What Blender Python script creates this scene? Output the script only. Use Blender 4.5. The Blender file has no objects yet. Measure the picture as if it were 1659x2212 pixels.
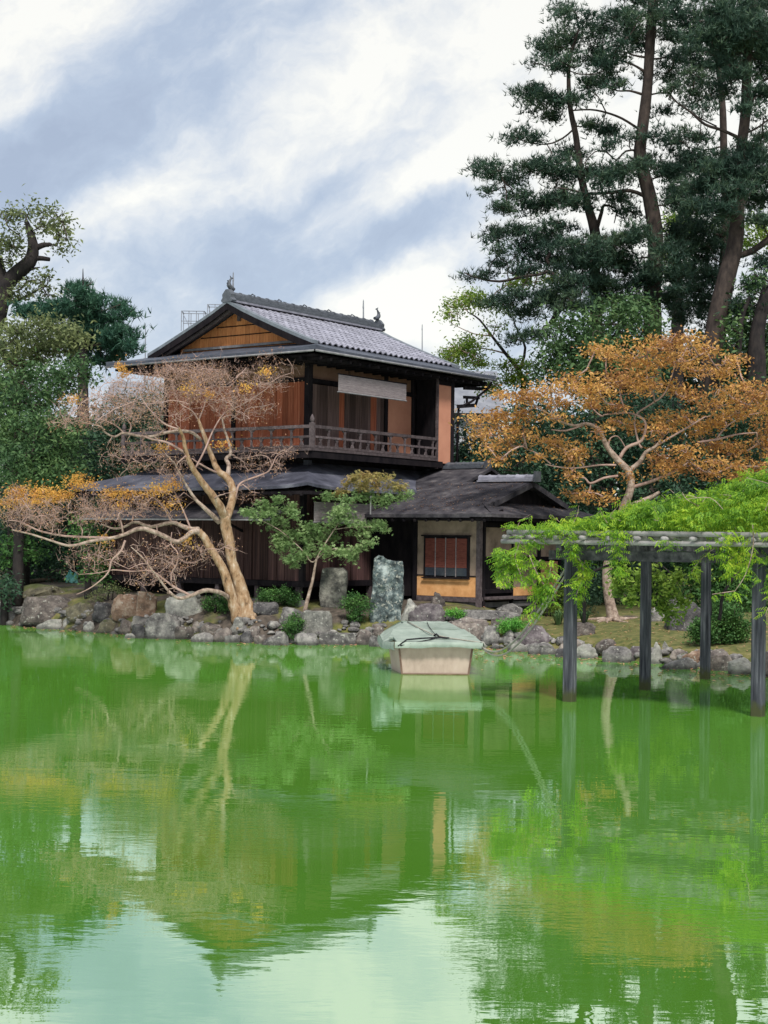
import bpy, math, random
import numpy as np
from mathutils import Vector, noise as mnoise

random.seed(11)
rng = np.random.default_rng(11)
scene = bpy.context.scene
R = math.radians

# ------------------------------------------------------------------ camera
CAM_Z = 2.4
F = 3320.0            # focal length in pixels of a picture 1659 wide
PITCH = math.atan(59.0 / F)
ROLL = R(0.8)
_f = np.array([0.0, math.cos(PITCH), math.sin(PITCH)])
_u0 = np.array([0.0, -math.sin(PITCH), math.cos(PITCH)])
_r0 = np.array([1.0, 0.0, 0.0])
_r = _r0 * math.cos(ROLL) + _u0 * math.sin(ROLL)
_u = -_r0 * math.sin(ROLL) + _u0 * math.cos(ROLL)
cam_data = bpy.data.cameras.new('camera')
cam = bpy.data.objects.new('camera', cam_data)
scene.collection.objects.link(cam)
cam_data.sensor_fit = 'HORIZONTAL'
cam_data.sensor_width = 36.0
cam_data.lens = 36.0 * F / 1659.0
cam_data.clip_start = 0.1
cam_data.clip_end = 6000.0
from mathutils import Matrix
cam.matrix_world = Matrix(((_r[0], _u[0], -_f[0], 0.0), (_r[1], _u[1], -_f[1], 0.0), (_r[2], _u[2], -_f[2], CAM_Z), (0, 0, 0, 1)))
scene.camera = cam

# ------------------------------------------------------------------ view
scene.view_settings.view_transform = 'Standard'
scene.view_settings.look = 'None'
scene.view_settings.gamma = 1.0
scene.view_settings.use_curve_mapping = False
scene.view_settings.exposure = 0.87
scene.render.resolution_x = 768
scene.render.resolution_y = 1024
scene.cycles.max_bounces = 6
scene.cycles.diffuse_bounces = 3
scene.cycles.glossy_bounces = 3
scene.cycles.transparent_max_bounces = 8

# ------------------------------------------------------------------ world: Nishita sky under broken cloud
SUN_EL, SUN_AZ = R(52), R(172)      # azimuth from +Y clockwise: behind the camera, a little to the right
world = bpy.data.worlds.new('World')
scene.world = world
world.use_nodes = True
wn, wl = world.node_tree.nodes, world.node_tree.links
wn.clear()
def N(t, **kw):
    n = wn.new(t)
    for k, v in kw.items():
        setattr(n, k, v)
    return n
w_out = N('ShaderNodeOutputWorld'); w_bg = N('ShaderNodeBackground'); wl.new(w_bg.outputs[0], w_out.inputs[0])
w_bg.inputs['Strength'].default_value = 0.12
sky = N('ShaderNodeTexSky', sky_type='NISHITA', sun_disc=False, sun_elevation=SUN_EL, sun_rotation=SUN_AZ)
tc = N('ShaderNodeTexCoord')
def math2(op, a, b, clamp=False):
    n = N('ShaderNodeMath', operation=op, use_clamp=clamp)
    for i, v in enumerate((a, b)):
        if isinstance(v, (int, float)): n.inputs[i].default_value = v
        else: wl.new(v, n.inputs[i])
    return n.outputs[0]
warp = N('ShaderNodeTexNoise'); warp.inputs['Scale'].default_value = 5.0; warp.inputs['Detail'].default_value = 6.0; warp.inputs['Roughness'].default_value = 0.6
wl.new(tc.outputs['Generated'], warp.inputs['Vector'])
wsub = N('ShaderNodeVectorMath', operation='SUBTRACT'); wl.new(warp.outputs['Color'], wsub.inputs[0]); wsub.inputs[1].default_value = (0.5, 0.5, 0.5)
wsc = N('ShaderNodeVectorMath', operation='SCALE'); wl.new(wsub.outputs[0], wsc.inputs[0]); wsc.inputs['Scale'].default_value = 0.10
wadd = N('ShaderNodeVectorMath', operation='ADD'); wl.new(tc.outputs['Generated'], wadd.inputs[0]); wl.new(wsc.outputs[0], wadd.inputs[1])
DIRV = wadd.outputs[0]
def cloud_bank(px, py, rx, ry, ang, inner=0.25):
    d = np.array([(px - 829.5) / F, 1.0, (1165 - py) / F]); d /= np.linalg.norm(d)
    m = N('ShaderNodeMapping', vector_type='TEXTURE')
    m.inputs['Location'].default_value = tuple(d)
    m.inputs['Rotation'].default_value = (0, R(-ang), 0)
    m.inputs['Scale'].default_value = (rx / F, 0.5, ry / F)
    wl.new(DIRV, m.inputs['Vector'])
    ln = N('ShaderNodeVectorMath', operation='LENGTH'); wl.new(m.outputs[0], ln.inputs[0])
    mr = N('ShaderNodeMapRange', interpolation_type='SMOOTHSTEP')
    mr.inputs['From Min'].default_value = inner; mr.inputs['From Max'].default_value = 1.0
    mr.inputs['To Min'].default_value = 1.0; mr.inputs['To Max'].default_value = 0.0
    wl.new(ln.outputs['Value'], mr.inputs['Value'])
    return mr.outputs[0]
def cloud_noise(scale, sx, sz, ang, detail, rough, loc=(0, 0, 0)):
    m = N('ShaderNodeMapping', vector_type='TEXTURE')
    m.inputs['Rotation'].default_value = (0, R(-ang), 0); m.inputs['Scale'].default_value = (sx, 1.0, sz); m.inputs['Location'].default_value = loc
    wl.new(DIRV, m.inputs['Vector'])
    n = N('ShaderNodeTexNoise'); n.inputs['Scale'].default_value = scale; n.inputs['Detail'].default_value = detail; n.inputs['Roughness'].default_value = rough
    wl.new(m.outputs[0], n.inputs['Vector'])
    return n.outputs['Fac']
val = math2('MULTIPLY', math2('SUBTRACT', cloud_noise(9.0, 1.8, 0.8, 35, 8.0, 0.58), 0.5), 1.35)
val = math2('ADD', val, math2('MULTIPLY', math2('SUBTRACT', cloud_noise(28.0, 1.5, 0.8, 30, 7.0, 0.6, (3, 1, 2)), 0.5), 0.95))
val = math2('ADD', val, 0.66)
for (px, py, rx, ry, ang, w) in [
        (900, 200, 560, 320, 25, 0.12), (60, 130, 330, 250, 30, 0.12), (1420, 260, 560, 560, 0, 0.30),
        (900, 690, 260, 110, 0, 0.45), (330, 470, 300, 80, 12, 0.16), (980, 330, 260, 80, 35, 0.20),
        (260, 230, 560, 170, 42, -0.30), (90, 390, 300, 130, 25, -0.28), (620, 530, 620, 160, 12, -0.34), (960, 470, 300, 80, 20, -0.34), (700, 400, 240, 55, 20, -0.15)]:
    val = math2('ADD', val, math2('MULTIPLY', cloud_bank(px, py, rx, ry, ang), w))
ramp = N('ShaderNodeValToRGB'); wl.new(math2('ADD', val, 0.0, True), ramp.inputs['Fac'])
cr = ramp.color_ramp
cr.elements[0].position = 0.05; cr.elements[0].color = (0.40, 0.47, 0.60, 1)
cr.elements[1].position = 1.0; cr.elements[1].color = (1.0, 0.985, 0.92, 1)
for p, c in [(0.35, (0.47, 0.55, 0.68)), (0.55, (0.59, 0.655, 0.75)), (0.70, (0.72, 0.76, 0.81)), (0.84, (0.86, 0.87, 0.86))]:
    e = cr.elements.new(p); e.color = (*c, 1)
cl = N('ShaderNodeMix', data_type='RGBA'); 
csc = N('ShaderNodeVectorMath', operation='SCALE'); wl.new(ramp.outputs['Color'], csc.inputs[0]); csc.inputs['Scale'].default_value = 0.56 / 0.12
cl.inputs['Factor'].default_value = 0.92
wl.new(sky.outputs['Color'], cl.inputs[6]); wl.new(csc.outputs[0], cl.inputs[7])
wl.new(cl.outputs[2], w_bg.inputs['Color'])

sun_data = bpy.data.lights.new('sun', 'SUN'); sun_data.energy = 2.3; sun_data.angle = R(10); sun_data.color = (1.0, 0.95, 0.88)
sun = bpy.data.objects.new('sun', sun_data); scene.collection.objects.link(sun)
sd = Vector((math.sin(SUN_AZ) * math.cos(SUN_EL), math.cos(SUN_AZ) * math.cos(SUN_EL), math.sin(SUN_EL)))
sun.rotation_euler = sd.to_track_quat('Z', 'Y').to_euler()

# ------------------------------------------------------------------ pixel -> place in the world
def ray(px, py):
    return _f + ((px - 829.5) / F) * _r + ((1106.0 - py) / F) * _u
def P(px, py, Y):
    d = ray(px, py); t = Y / d[1]
    return np.array([d[0] * t, Y, CAM_Z + d[2] * t])
def Pz(px, py, z):
    d = ray(px, py); t = (z - CAM_Z) / d[2]
    return np.array([d[0] * t, d[1] * t, z])
def zoomed(x0, y0, x1, w=1659):
    s = w / (x1 - x0)
    return lambda x, y: ((x0 + x / s) * 0.8848, (y0 + y / s) * 0.8848)

# ------------------------------------------------------------------ terrain
_sx = [-60, -30, -16, -9.9, -6.7, -4.6, -2.8, -1.35, -0.1, 2.2, 3.05, 4.2, 5.27, 6.03, 7.2, 11, 20, 60]
_sy = [46, 45, 43.6, 40.6, 37.7, 36.0, 35.0, 35.0, 35.1, 34.5, 33.8, 33.1, 30.9, 30.1, 29.0, 26.5, 22, 10]
def shore(x):
    return float(np.interp(x, _sx, _sy))
def ground(x, y):
    d = y - shore(x)
    if y < 3:
        return float(np.interp(y, [-5, 1.2, 2.2, 3.0], [0.8, 0.8, -0.3, -0.8]))
    bank = np.interp(d, [-3, -0.5, 0, 0.35, 0.8, 1.6, 2.6, 5, 200], [-0.8, -0.5, -0.02, 0.34, 0.60, 0.84, 0.93, 0.97, 1.0])
    lawn = np.interp(d, [-3, -0.5, 0, 0.35, 1.0, 3.0, 6.0, 9, 200], [-0.8, -0.5, -0.02, 0.20, 0.33, 0.48, 0.62, 0.75, 1.0])
    t = min(1, max(0, (x - 1.9) / 1.8)); t = t * t * (3 - 2 * t)
    z = bank * (1 - t) + lawn * t
    if d > 0:
        z += 0.05 * mnoise.noise(Vector((x * 0.9, y * 0.9, 3.1))) * min(1, d)
    return float(z)
def on_ground(px, py, y0=22.0, y1=62.0):
    d = ray(px, py); y = y0
    while y < y1:
        t = y / d[1]; x = d[0] * t; z = CAM_Z + d[2] * t
        if z <= ground(x, y): return np.array([x, y, ground(x, y)])
        y += 0.04
    return np.array([x, y1, ground(x, y1)])

# ------------------------------------------------------------------ objects
COL = scene.collection
def setp(o, label=None, cat=None, group=None, kind=None):
    if label: o['label'] = label
    if cat: o['category'] = cat
    if group: o['group'] = group
    if kind: o['kind'] = kind
    return o
def empty(name, loc, rz=0.0, label=None, cat=None, group=None):
    o = bpy.data.objects.new(name, None); COL.objects.link(o)
    o.location = tuple(loc); o.rotation_euler = (0, 0, rz); o.empty_display_size = 0.3
    return setp(o, label, cat, group)

class MB:
    """collects simple shapes; build() links them as one mesh object"""
    def __init__(s): s.v = []; s.f = []
    def add(s, vs, fs):
        o = len(s.v); s.v.extend([tuple(v) for v in vs]); s.f.extend([tuple(i + o for i in f) for f in fs]); return s
    def box(s, x0, x1, y0, y1, z0, z1):
        if x0 > x1: x0, x1 = x1, x0
        if y0 > y1: y0, y1 = y1, y0
        vs = [(x0, y0, z0), (x1, y0, z0), (x1, y1, z0), (x0, y1, z0), (x0, y0, z1), (x1, y0, z1), (x1, y1, z1), (x0, y1, z1)]
        return s.add(vs, [(0, 3, 2, 1), (4, 5, 6, 7), (0, 1, 5, 4), (1, 2, 6, 5), (2, 3, 7, 6), (3, 0, 4, 7)])
    def bar(s, a, b, w, h=None):
        """square-section bar from a to b"""
        h = h or w; a = np.array(a, float); b = np.array(b, float); d = b - a; d /= np.linalg.norm(d)
        up = np.array([0, 0, 1.0]) if abs(d[2]) < 0.95 else np.array([1.0, 0, 0])
        sx = np.cross(d, up); sx /= np.linalg.norm(sx); sz = np.cross(sx, d)
        vs = []
        for p in (a, b):
            for i, j in ((-1, -1), (1, -1), (1, 1), (-1, 1)): vs.append(p + sx * i * w / 2 + sz * j * h / 2)
        return s.add(vs, [(0, 1, 2, 3), (7, 6, 5, 4), (0, 4, 5, 1), (1, 5, 6, 2), (2, 6, 7, 3), (3, 7, 4, 0)])
    def tube(s, pts, rad, n=8, cap=True):
        pts = [np.array(p, float) for p in pts]; m = len(pts)
        if isinstance(rad, (int, float)): rad = [rad] * m
        prev = None; o = len(s.v)
        for i, p in enumerate(pts):
            t = pts[min(i + 1, m - 1)] - pts[max(i - 1, 0)]; t = t / (np.linalg.norm(t) + 1e-9)
            if prev is None:
                a = np.array([0, 0, 1.0]) if abs(t[2]) < 0.9 else np.array([1.0, 0, 0])
            else: a = prev
            u = a - t * np.dot(a, t); u /= (np.linalg.norm(u) + 1e-9); prev = u; w = np.cross(t, u)
            for k in range(n):
                an = 2 * math.pi * k / n
                s.v.append(tuple(p + rad[i] * (math.cos(an) * u + math.sin(an) * w)))
        for i in range(m - 1):
            for k in range(n):
                a0 = o + i * n + k; a1 = o + i * n + (k + 1) % n
                s.f.append((a0, a1, a1 + n, a0 + n))
        if cap and n > 2:
            s.f.append(tuple(o + k for k in range(n))[::-1]); s.f.append(tuple(o + (m - 1) * n + k for k in range(n)))
        return s
    def slab(s, top, th):
        """polygon pushed straight down by th"""
        n = len(top); vs = [tuple(p) for p in top] + [(p[0], p[1], p[2] - th) for p in top]
        fs = [tuple(range(n)), tuple(range(2 * n - 1, n - 1, -1))]
        fs += [(i, i + n, (i + 1) % n + n, (i + 1) % n) for i in range(n)]
        return s.add(vs, fs)
    def mesh(s, name, mat, smooth=False, recalc=True):
        me = bpy.data.meshes.new(name); me.from_pydata(s.v, [], s.f)
        if recalc:
            import bmesh
            bm = bmesh.new(); bm.from_mesh(me); bmesh.ops.recalc_face_normals(bm, faces=bm.faces); bm.to_mesh(me); bm.free()
        if mat: me.materials.append(mat)
        if smooth: me.polygons.foreach_set('use_smooth', [True] * len(me.polygons))
        me.update(); return me
    def build(s, name, mat, parent=None, smooth=False, recalc=True):
        o = bpy.data.objects.new(name, s.mesh(name, mat, smooth, recalc)); COL.objects.link(o)
        if parent is not None: o.parent = parent
        return o
def inst(name, me, parent=None, loc=(0, 0, 0), rot=(0, 0, 0), sc=(1, 1, 1)):
    o = bpy.data.objects.new(name, me); COL.objects.link(o)
    if parent is not None: o.parent = parent
    o.location = tuple(loc); o.rotation_euler = rot; o.scale = sc
    return o
def mesh_np(name, V, Fq, mat, smooth=False, parent=None):
    """V (n,3), Fq (m,k) faces of equal size k"""
    V = np.asarray(V, dtype=np.float32); Fq = np.asarray(Fq, dtype=np.int32)
    me = bpy.data.meshes.new(name); k = Fq.shape[1]; m = Fq.shape[0]
    me.vertices.add(len(V)); me.vertices.foreach_set('co', V.ravel())
    me.loops.add(m * k); me.loops.foreach_set('vertex_index', Fq.ravel())
    me.polygons.add(m); me.polygons.foreach_set('loop_start', np.arange(0, m * k, k, dtype=np.int32))
    try: me.polygons.foreach_set('loop_total', np.full(m, k, dtype=np.int32))
    except Exception: pass
    if smooth: me.polygons.foreach_set('use_smooth', np.ones(m, dtype=bool))
    me.update(calc_edges=True); me.validate()
    me.materials.append(mat)
    o = bpy.data.objects.new(name, me); COL.objects.link(o)
    if parent is not None: o.parent = parent
    return o

# ------------------------------------------------------------------ materials
def mat_base(name):
    m = bpy.data.materials.new(name); m.use_nodes = True; nt = m.node_tree
    return m, nt, nt.nodes['Principled BSDF']
def _lnk(nt, a, b): nt.links.new(a, b)
def make_mat(name, stops, scale=4.0, stretch=(1, 1, 1), detail=6, rough=0.85, bump=0.3, bump_scale=None, objvar=0.0, contrast=(0.3, 0.7), coord='Object', spec=0.15, bump_dist=0.02, distort=0.0):
    """noise-driven colour between stops, own grain, optional shift from object to object"""
    m, nt, b = mat_base(name)
    t = nt.nodes.new('ShaderNodeTexCoord'); mp = nt.nodes.new('ShaderNodeMapping'); mp.inputs['Scale'].default_value = stretch
    _lnk(nt, t.outputs[coord], mp.inputs['Vector'])
    vec = mp.outputs[0]
    oi = nt.nodes.new('ShaderNodeObjectInfo')
    if objvar:
        sh = nt.nodes.new('ShaderNodeVectorMath'); sh.operation = 'MULTIPLY_ADD'
        cb = nt.nodes.new('ShaderNodeCombineXYZ')
        for i in range(3): _lnk(nt, oi.outputs['Random'], cb.inputs[i])
        _lnk(nt, cb.outputs[0], sh.inputs[0]); sh.inputs[1].default_value = (37, 51, 23); _lnk(nt, vec, sh.inputs[2]); vec = sh.outputs[0]
    n = nt.nodes.new('ShaderNodeTexNoise'); n.inputs['Scale'].default_value = scale; n.inputs['Detail'].default_value = detail; n.inputs['Roughness'].default_value = 0.62; n.inputs['Distortion'].default_value = distort
    _lnk(nt, vec, n.inputs['Vector'])
    cr = nt.nodes.new('ShaderNodeValToRGB'); k = len(stops)
    e = cr.color_ramp.elements
    while len(e) < k: e.new(0.5)
    for i, c in enumerate(stops):
        e[i].position = contrast[0] + (contrast[1] - contrast[0]) * i / (k - 1); e[i].color = (*c, 1)
    _lnk(nt, n.outputs['Fac'], cr.inputs['Fac'])
    col = cr.outputs['Color']
    if objvar:
        hs = nt.nodes.new('ShaderNodeHueSaturation'); mr = nt.nodes.new('ShaderNodeMapRange')
        mr.inputs['To Min'].default_value = 1 - objvar; mr.inputs['To Max'].default_value = 1 + objvar
        _lnk(nt, oi.outputs['Random'], mr.inputs['Value']); _lnk(nt, mr.outputs[0], hs.inputs['Value']); _lnk(nt, col, hs.inputs['Color']); col = hs.outputs['Color']
    _lnk(nt, col, b.inputs['Base Color'])
    b.inputs['Roughness'].default_value = rough
    b.inputs['Specular IOR Level'].default_value = spec
    if bump:
        n2 = nt.nodes.new('ShaderNodeTexNoise'); n2.inputs['Scale'].default_value = bump_scale or scale * 3; n2.inputs['Detail'].default_value = 5
        _lnk(nt, vec, n2.inputs['Vector'])
        bp = nt.nodes.new('ShaderNodeBump'); bp.inputs['Strength'].default_value = bump; bp.inputs['Distance'].default_value = bump_dist
        _lnk(nt, n2.outputs['Fac'], bp.inputs['Height']); _lnk(nt, bp.outputs[0], b.inputs['Normal'])
    return m
def make_leaf(name, cols, trans=0.35, scale=1.1, rough=0.6):
    """leaf colour differs from leaf to leaf and from patch to patch"""
    m, nt, b = mat_base(name)
    g = nt.nodes.new('ShaderNodeNewGeometry'); n = nt.nodes.new('ShaderNodeTexNoise'); n.inputs['Scale'].default_value = scale; n.inputs['Detail'].default_value = 3
    _lnk(nt, g.outputs['Position'], n.inputs['Vector'])
    a = nt.nodes.new('ShaderNodeMath'); a.operation = 'MULTIPLY_ADD'; _lnk(nt, g.outputs['Random Per Island'], a.inputs[0]); a.inputs[1].default_value = 0.5
    mr = nt.nodes.new('ShaderNodeMapRange'); mr.inputs['From Min'].default_value = 0.3; mr.inputs['From Max'].default_value = 0.7; mr.inputs['To Min'].default_value = -0.05; mr.inputs['To Max'].default_value = 0.55
    _lnk(nt, n.outputs['Fac'], mr.inputs['Value']); _lnk(nt, mr.outputs[0], a.inputs[2])
    cr = nt.nodes.new('ShaderNodeValToRGB'); e = cr.color_ramp.elements
    while len(e) < len(cols): e.new(0.5)
    for i, c in enumerate(cols): e[i].position = i / (len(cols) - 1); e[i].color = (*c, 1)
    _lnk(nt, a.outputs[0], cr.inputs['Fac'])
    _lnk(nt, cr.outputs[0], b.inputs['Base Color']); b.inputs['Roughness'].default_value = rough; b.inputs['Specular IOR Level'].default_value = 0.25
    tr = nt.nodes.new('ShaderNodeBsdfTranslucent'); _lnk(nt, cr.outputs[0], tr.inputs['Color'])
    mx = nt.nodes.new('ShaderNodeMixShader'); mx.inputs[0].default_value = trans
    _lnk(nt, b.outputs[0], mx.inputs[1]); _lnk(nt, tr.outputs[0], mx.inputs[2])
    _lnk(nt, mx.outputs[0], nt.nodes['Material Output'].inputs['Surface'])
    return m

M = {}
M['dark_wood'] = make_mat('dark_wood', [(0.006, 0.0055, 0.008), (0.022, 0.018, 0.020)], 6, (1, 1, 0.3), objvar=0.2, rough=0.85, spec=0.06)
M['rail_wood'] = make_mat('rail_wood', [(0.045, 0.035, 0.038), (0.13, 0.105, 0.11)], 9, objvar=0.25, rough=0.85)
M['plank_red'] = make_mat('plank_red', [(0.13, 0.035, 0.022), (0.33, 0.095, 0.05), (0.46, 0.19, 0.115)], 4, (3, 3, 0.35), objvar=0.3)
M['plank_grey'] = make_mat('plank_grey', [(0.028, 0.018, 0.018), (0.095, 0.062, 0.058), (0.20, 0.135, 0.125)], 4, (4, 4, 0.35), objvar=0.45)
M['plank_brown'] = make_mat('plank_brown', [(0.016, 0.009, 0.011), (0.062, 0.034, 0.034), (0.15, 0.078, 0.070)], 4, (4, 4, 0.35), objvar=0.45)
M['orange'] = make_mat('orange_plaster', [(0.44, 0.21, 0.085), (0.60, 0.31, 0.13), (0.70, 0.40, 0.19)], 3.5, rough=0.95, bump=0.1, objvar=0.08)
M['salmon'] = make_mat('salmon_plaster', [(0.42, 0.19, 0.125), (0.53, 0.255, 0.17)], 1.6, rough=0.95, bump=0.08, objvar=0.05)
M['gable'] = make_mat('gable_boarding', [(0.48, 0.17, 0.065), (0.72, 0.31, 0.12)], 4, (1, 5, 0.6), rough=0.9, objvar=0.15)
M['beige'] = make_mat('beige_plaster', [(0.13, 0.098, 0.075), (0.25, 0.185, 0.145), (0.32, 0.24, 0.19)], 3, rough=0.95, bump=0.15, objvar=0.1)
M['tan'] = make_mat('tan_plaster', [(0.15, 0.085, 0.06), (0.22, 0.13, 0.09)], 3, rough=0.95, bump=0.1)
M['tile'] = make_mat('roof_tile', [(0.16, 0.16, 0.20), (0.31, 0.31, 0.37)], 5, objvar=0.22, rough=0.42, spec=0.6, bump=0.08)
M['ridge'] = make_mat('ridge_tile', [(0.045, 0.052, 0.065), (0.10, 0.11, 0.13)], 7, objvar=0.2, rough=0.45, spec=0.6)
M['copper'] = make_mat('weathered_copper', [(0.035, 0.042, 0.058), (0.085, 0.095, 0.125)], 3, rough=0.6, spec=0.4, bump=0.15)
M['verge'] = make_mat('verge_metal', [(0.09, 0.105, 0.125), (0.19, 0.215, 0.245)], 4, rough=0.6, spec=0.4, bump=0.15)
M['bark_roof'] = make_mat('bark_roof', [(0.030, 0.032, 0.045), (0.080, 0.083, 0.110), (0.17, 0.175, 0.21)], 1.6, (1, 1, 1), rough=0.8, bump=0.5, bump_scale=30, contrast=(0.3, 0.75))
M['old_roof'] = make_mat('old_roof', [(0.020, 0.019, 0.025), (0.062, 0.058, 0.066), (0.17, 0.155, 0.155)], 2.6, (1, 1, 1), rough=0.9, bump=0.6, bump_scale=26, contrast=(0.34, 0.8))
M['blind'] = make_mat('reed_blind', [(0.17, 0.145, 0.155), (0.30, 0.265, 0.27)], 6, (1, 1, 9), rough=0.95, bump=0.3, objvar=0.1)
M['red_blind'] = make_mat('red_reed', [(0.10, 0.030, 0.024), (0.20, 0.065, 0.05)], 5, (1, 1, 8), rough=0.9)
M['glass'] = make_mat('window_glass', [(0.02, 0.028, 0.04), (0.05, 0.06, 0.08)], 3, rough=0.1, spec=0.8, bump=0)
M['gutter'] = make_mat('pale_gutter', [(0.13, 0.13, 0.14), (0.26, 0.26, 0.27)], 5, rough=0.6)
M['stone'] = make_mat('sill_stone', [(0.10, 0.10, 0.11), (0.22, 0.21, 0.21)], 5, objvar=0.2)
# ================================================================== HOUSE
# local frame: x runs along the long eaves side (away to the right), y along the gable side (away to the left), z above water - HZ
HZ = 0.95
HOUSE_ROT = math.atan2(0.801, 0.598)
house = empty('traditional_house', (-1.90, 37.80, HZ), HOUSE_ROT,
              'old two-storey timber house with tiled gable roof, balcony and low wing beside the pond', 'house')
def hw(x, y, z):
    return np.array([-1.90 + 0.598 * x - 0.801 * y, 37.80 + 0.801 * x + 0.598 * y, z])
def hbox(name, x0, x1, y0, y1, z0, z1, mat, parent=None, label=None):
    o = MB().box(x0, x1, y0, y1, z0 - HZ, z1 - HZ).build(name, M[mat], parent or house, recalc=False)
    if label: o['label'] = label
    return o
def lz(pts): return [(p[0], p[1], p[2] - HZ) for p in pts]

# shared planks: unit box scaled per copy
_pl = {}
def plank(mat, x0, x1, y0, y1, z0, z1, parent=None, name='plank'):
    key = mat
    if key not in _pl:
        _pl[key] = MB().box(-.5, .5, -.5, .5, 0, 1).mesh('plank_' + mat, M[mat], recalc=False)
    sx, sy = x1 - x0, y1 - y0
    if mat == 'plank_grey' and random.random() < .13: return plank('plank_red', x0, x1, y0, y1, z0, z1, parent, name)
    o = inst(name, _pl[key], parent or house, ((x0 + x1) / 2, (y0 + y1) / 2, z0 - HZ), (0, 0, 0), (sx, sy, z1 - z0))
    return o

# ---- ground floor
hbox('underfloor_shade', -0.55, 7.0, -0.25, 6.6, 0.80, 1.5, 'dark_wood')  # dark set-back block standing in for the shade under the raised floor
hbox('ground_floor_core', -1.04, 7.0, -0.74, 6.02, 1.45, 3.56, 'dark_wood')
y = -0.80
i = 0
while y < 6.0:                       # gable side
    w = 0.24 + 0.05 * random.random()
    d = random.choice([0, 0.012, 0.02])
    plank('plank_brown', -1.10 - d, -1.045, y, min(y + w - 0.008, 6.04), 1.38, 3.48)
    if i % 3 == 0: plank('plank_brown', -1.15, -1.125, y - 0.03, y + 0.03, 1.38, 3.48, name='batten')
    y += w; i += 1
x = -1.10
i = 0
while x < 2.1:                       # long side
    w = 0.24 + 0.05 * random.random()
    d = random.choice([0, 0.012, 0.02])
    plank('plank_brown', x, min(x + w - 0.008, 2.14), -0.80 - d, -0.745, 1.38, 3.48)
    if i % 3 == 1: plank('plank_brown', x - 0.03, x + 0.03, -0.85, -0.825, 1.38, 3.48, name='batten')
    x += w; i += 1
hbox('sill_beam', -1.18, -1.06, -0.9, 6.1, 1.24, 1.375, 'dark_wood')
hbox('sill_beam', -1.058, 2.2, -0.90, -0.80, 1.24, 1.375, 'dark_wood')
hbox('post', -1.17, -1.05, -0.87, -0.75, 1.38, 3.5, 'dark_wood')
hbox('entry_wall', 2.14, 2.2, -2.3, -0.7, 0.9, 3.1, 'dark_wood')
for yy in (-0.7, 0.6, 1.9, 3.2, 4.5, 5.8):
    p = hbox('underfloor_post', -1.15, -1.03, yy - .06, yy + .06, 0.92, 1.238, 'rail_wood')
    MB().box(-1.22, -0.96, yy - .13, yy + .13, 0.72 - HZ, 0.92 - HZ).build('footing_stone', M['stone'], house, recalc=False)
for xx in (0.3, 1.5):
    hbox('underfloor_post', xx - .06, xx + .06, -0.89, -0.77, 0.92, 1.238, 'rail_wood')
    MB().box(xx - .14, xx + .14, -0.97, -0.71, 0.72 - HZ, 0.92 - HZ).build('footing_stone', M['stone'], house, recalc=False)
# ---- skirt roof of the ground floor
def hip_skirt(name, x0, x1, y0, y1, ze, xi0, xi1, yi0, yi1, zi, th, mat, sides='wsen', flare=0.10, label=None):
    """pent roof round a block: outer rectangle at ze, inner at zi, slightly dished, corners lifted"""
    mb = MB(); n = 7
    out = [(x0, y0), (x1, y0), (x1, y1), (x0, y1)]; inn = [(xi0, yi0), (xi1, yi0), (xi1, yi1), (xi0, yi1)]
    names = 's e n w'.split()
    for k in range(4):
        if names[k] not in sides: continue
        a, b = np.array(out[k]), np.array(out[(k + 1) % 4]); c, d = np.array(inn[k]), np.array(inn[(k + 1) % 4])
        m = 24; grid = []
        for i in range(m + 1):
            s = i / m; o = a + (b - a) * s; q = c + (d - c) * s
            lift = flare * (abs(2 * s - 1) ** 6)
            row = []
            for j in range(n + 1):
                t = j / n; p = o + (q - o) * t
                z = ze + (zi - ze) * (t ** 1.18) + lift * (1 - t) ** 2
                row.append((p[0], p[1], z - HZ))
            grid.append(row)
        vs = [p for r in grid for p in r]; vs2 = [(p[0], p[1], p[2] - th) for p in vs]
        W = n + 1; base = len(vs); fs = []
        for i in range(m):
            for j in range(n):
                q0 = i * W + j
                fs.append((q0, q0 + W, q0 + W + 1, q0 + 1)); fs.append((q0 + base, q0 + 1 + base, q0 + W + 1 + base, q0 + W + base))
            fs.append((i * W, i * W + base, (i + 1) * W + base, (i + 1) * W))
        for j in range(n):
            fs.append((j, j + 1, j + 1 + base, j + base)); fs.append((m * W + j + 1, m * W + j, m * W + j + base, m * W + j + 1 + base))
        mb.add(vs + vs2, fs)
    o = mb.build(name, M[mat], house, recalc=False)
    if label: o['label'] = label
    return o
hip_skirt('skirt_roof', -1.8, 6.4, -1.5, 6.8, 3.60, 0.05, 6.0, -0.0, 5.0, 4.26, 0.07, 'bark_roof', label='dark bark-shingled skirt roof between the storeys')
hbox('hip_ridge', -0.1, 0.05, -0.1, 0.05, 4.2, 4.32, 'bark_roof')
# eaves board and rafters below the skirt roof
MB().box(-1.76, -1.70, -1.46, 6.7, 3.42 - HZ, 3.50 - HZ).build('eaves_beam', M['dark_wood'], house, recalc=False)
MB().box(-1.699, 4.8, -1.46, -1.40, 3.42 - HZ, 3.50 - HZ).build('eaves_beam', M['dark_wood'], house, recalc=False)
rf = MB().box(-0.85, 0, -.025, .025, -.03, .03).mesh('rafter', M['dark_wood'], recalc=False)
for k in range(26):
    inst('rafter', rf, house, (-0.98, -1.3 + k * 0.32, 3.62 - HZ), (0, R(-14), 0))
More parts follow.
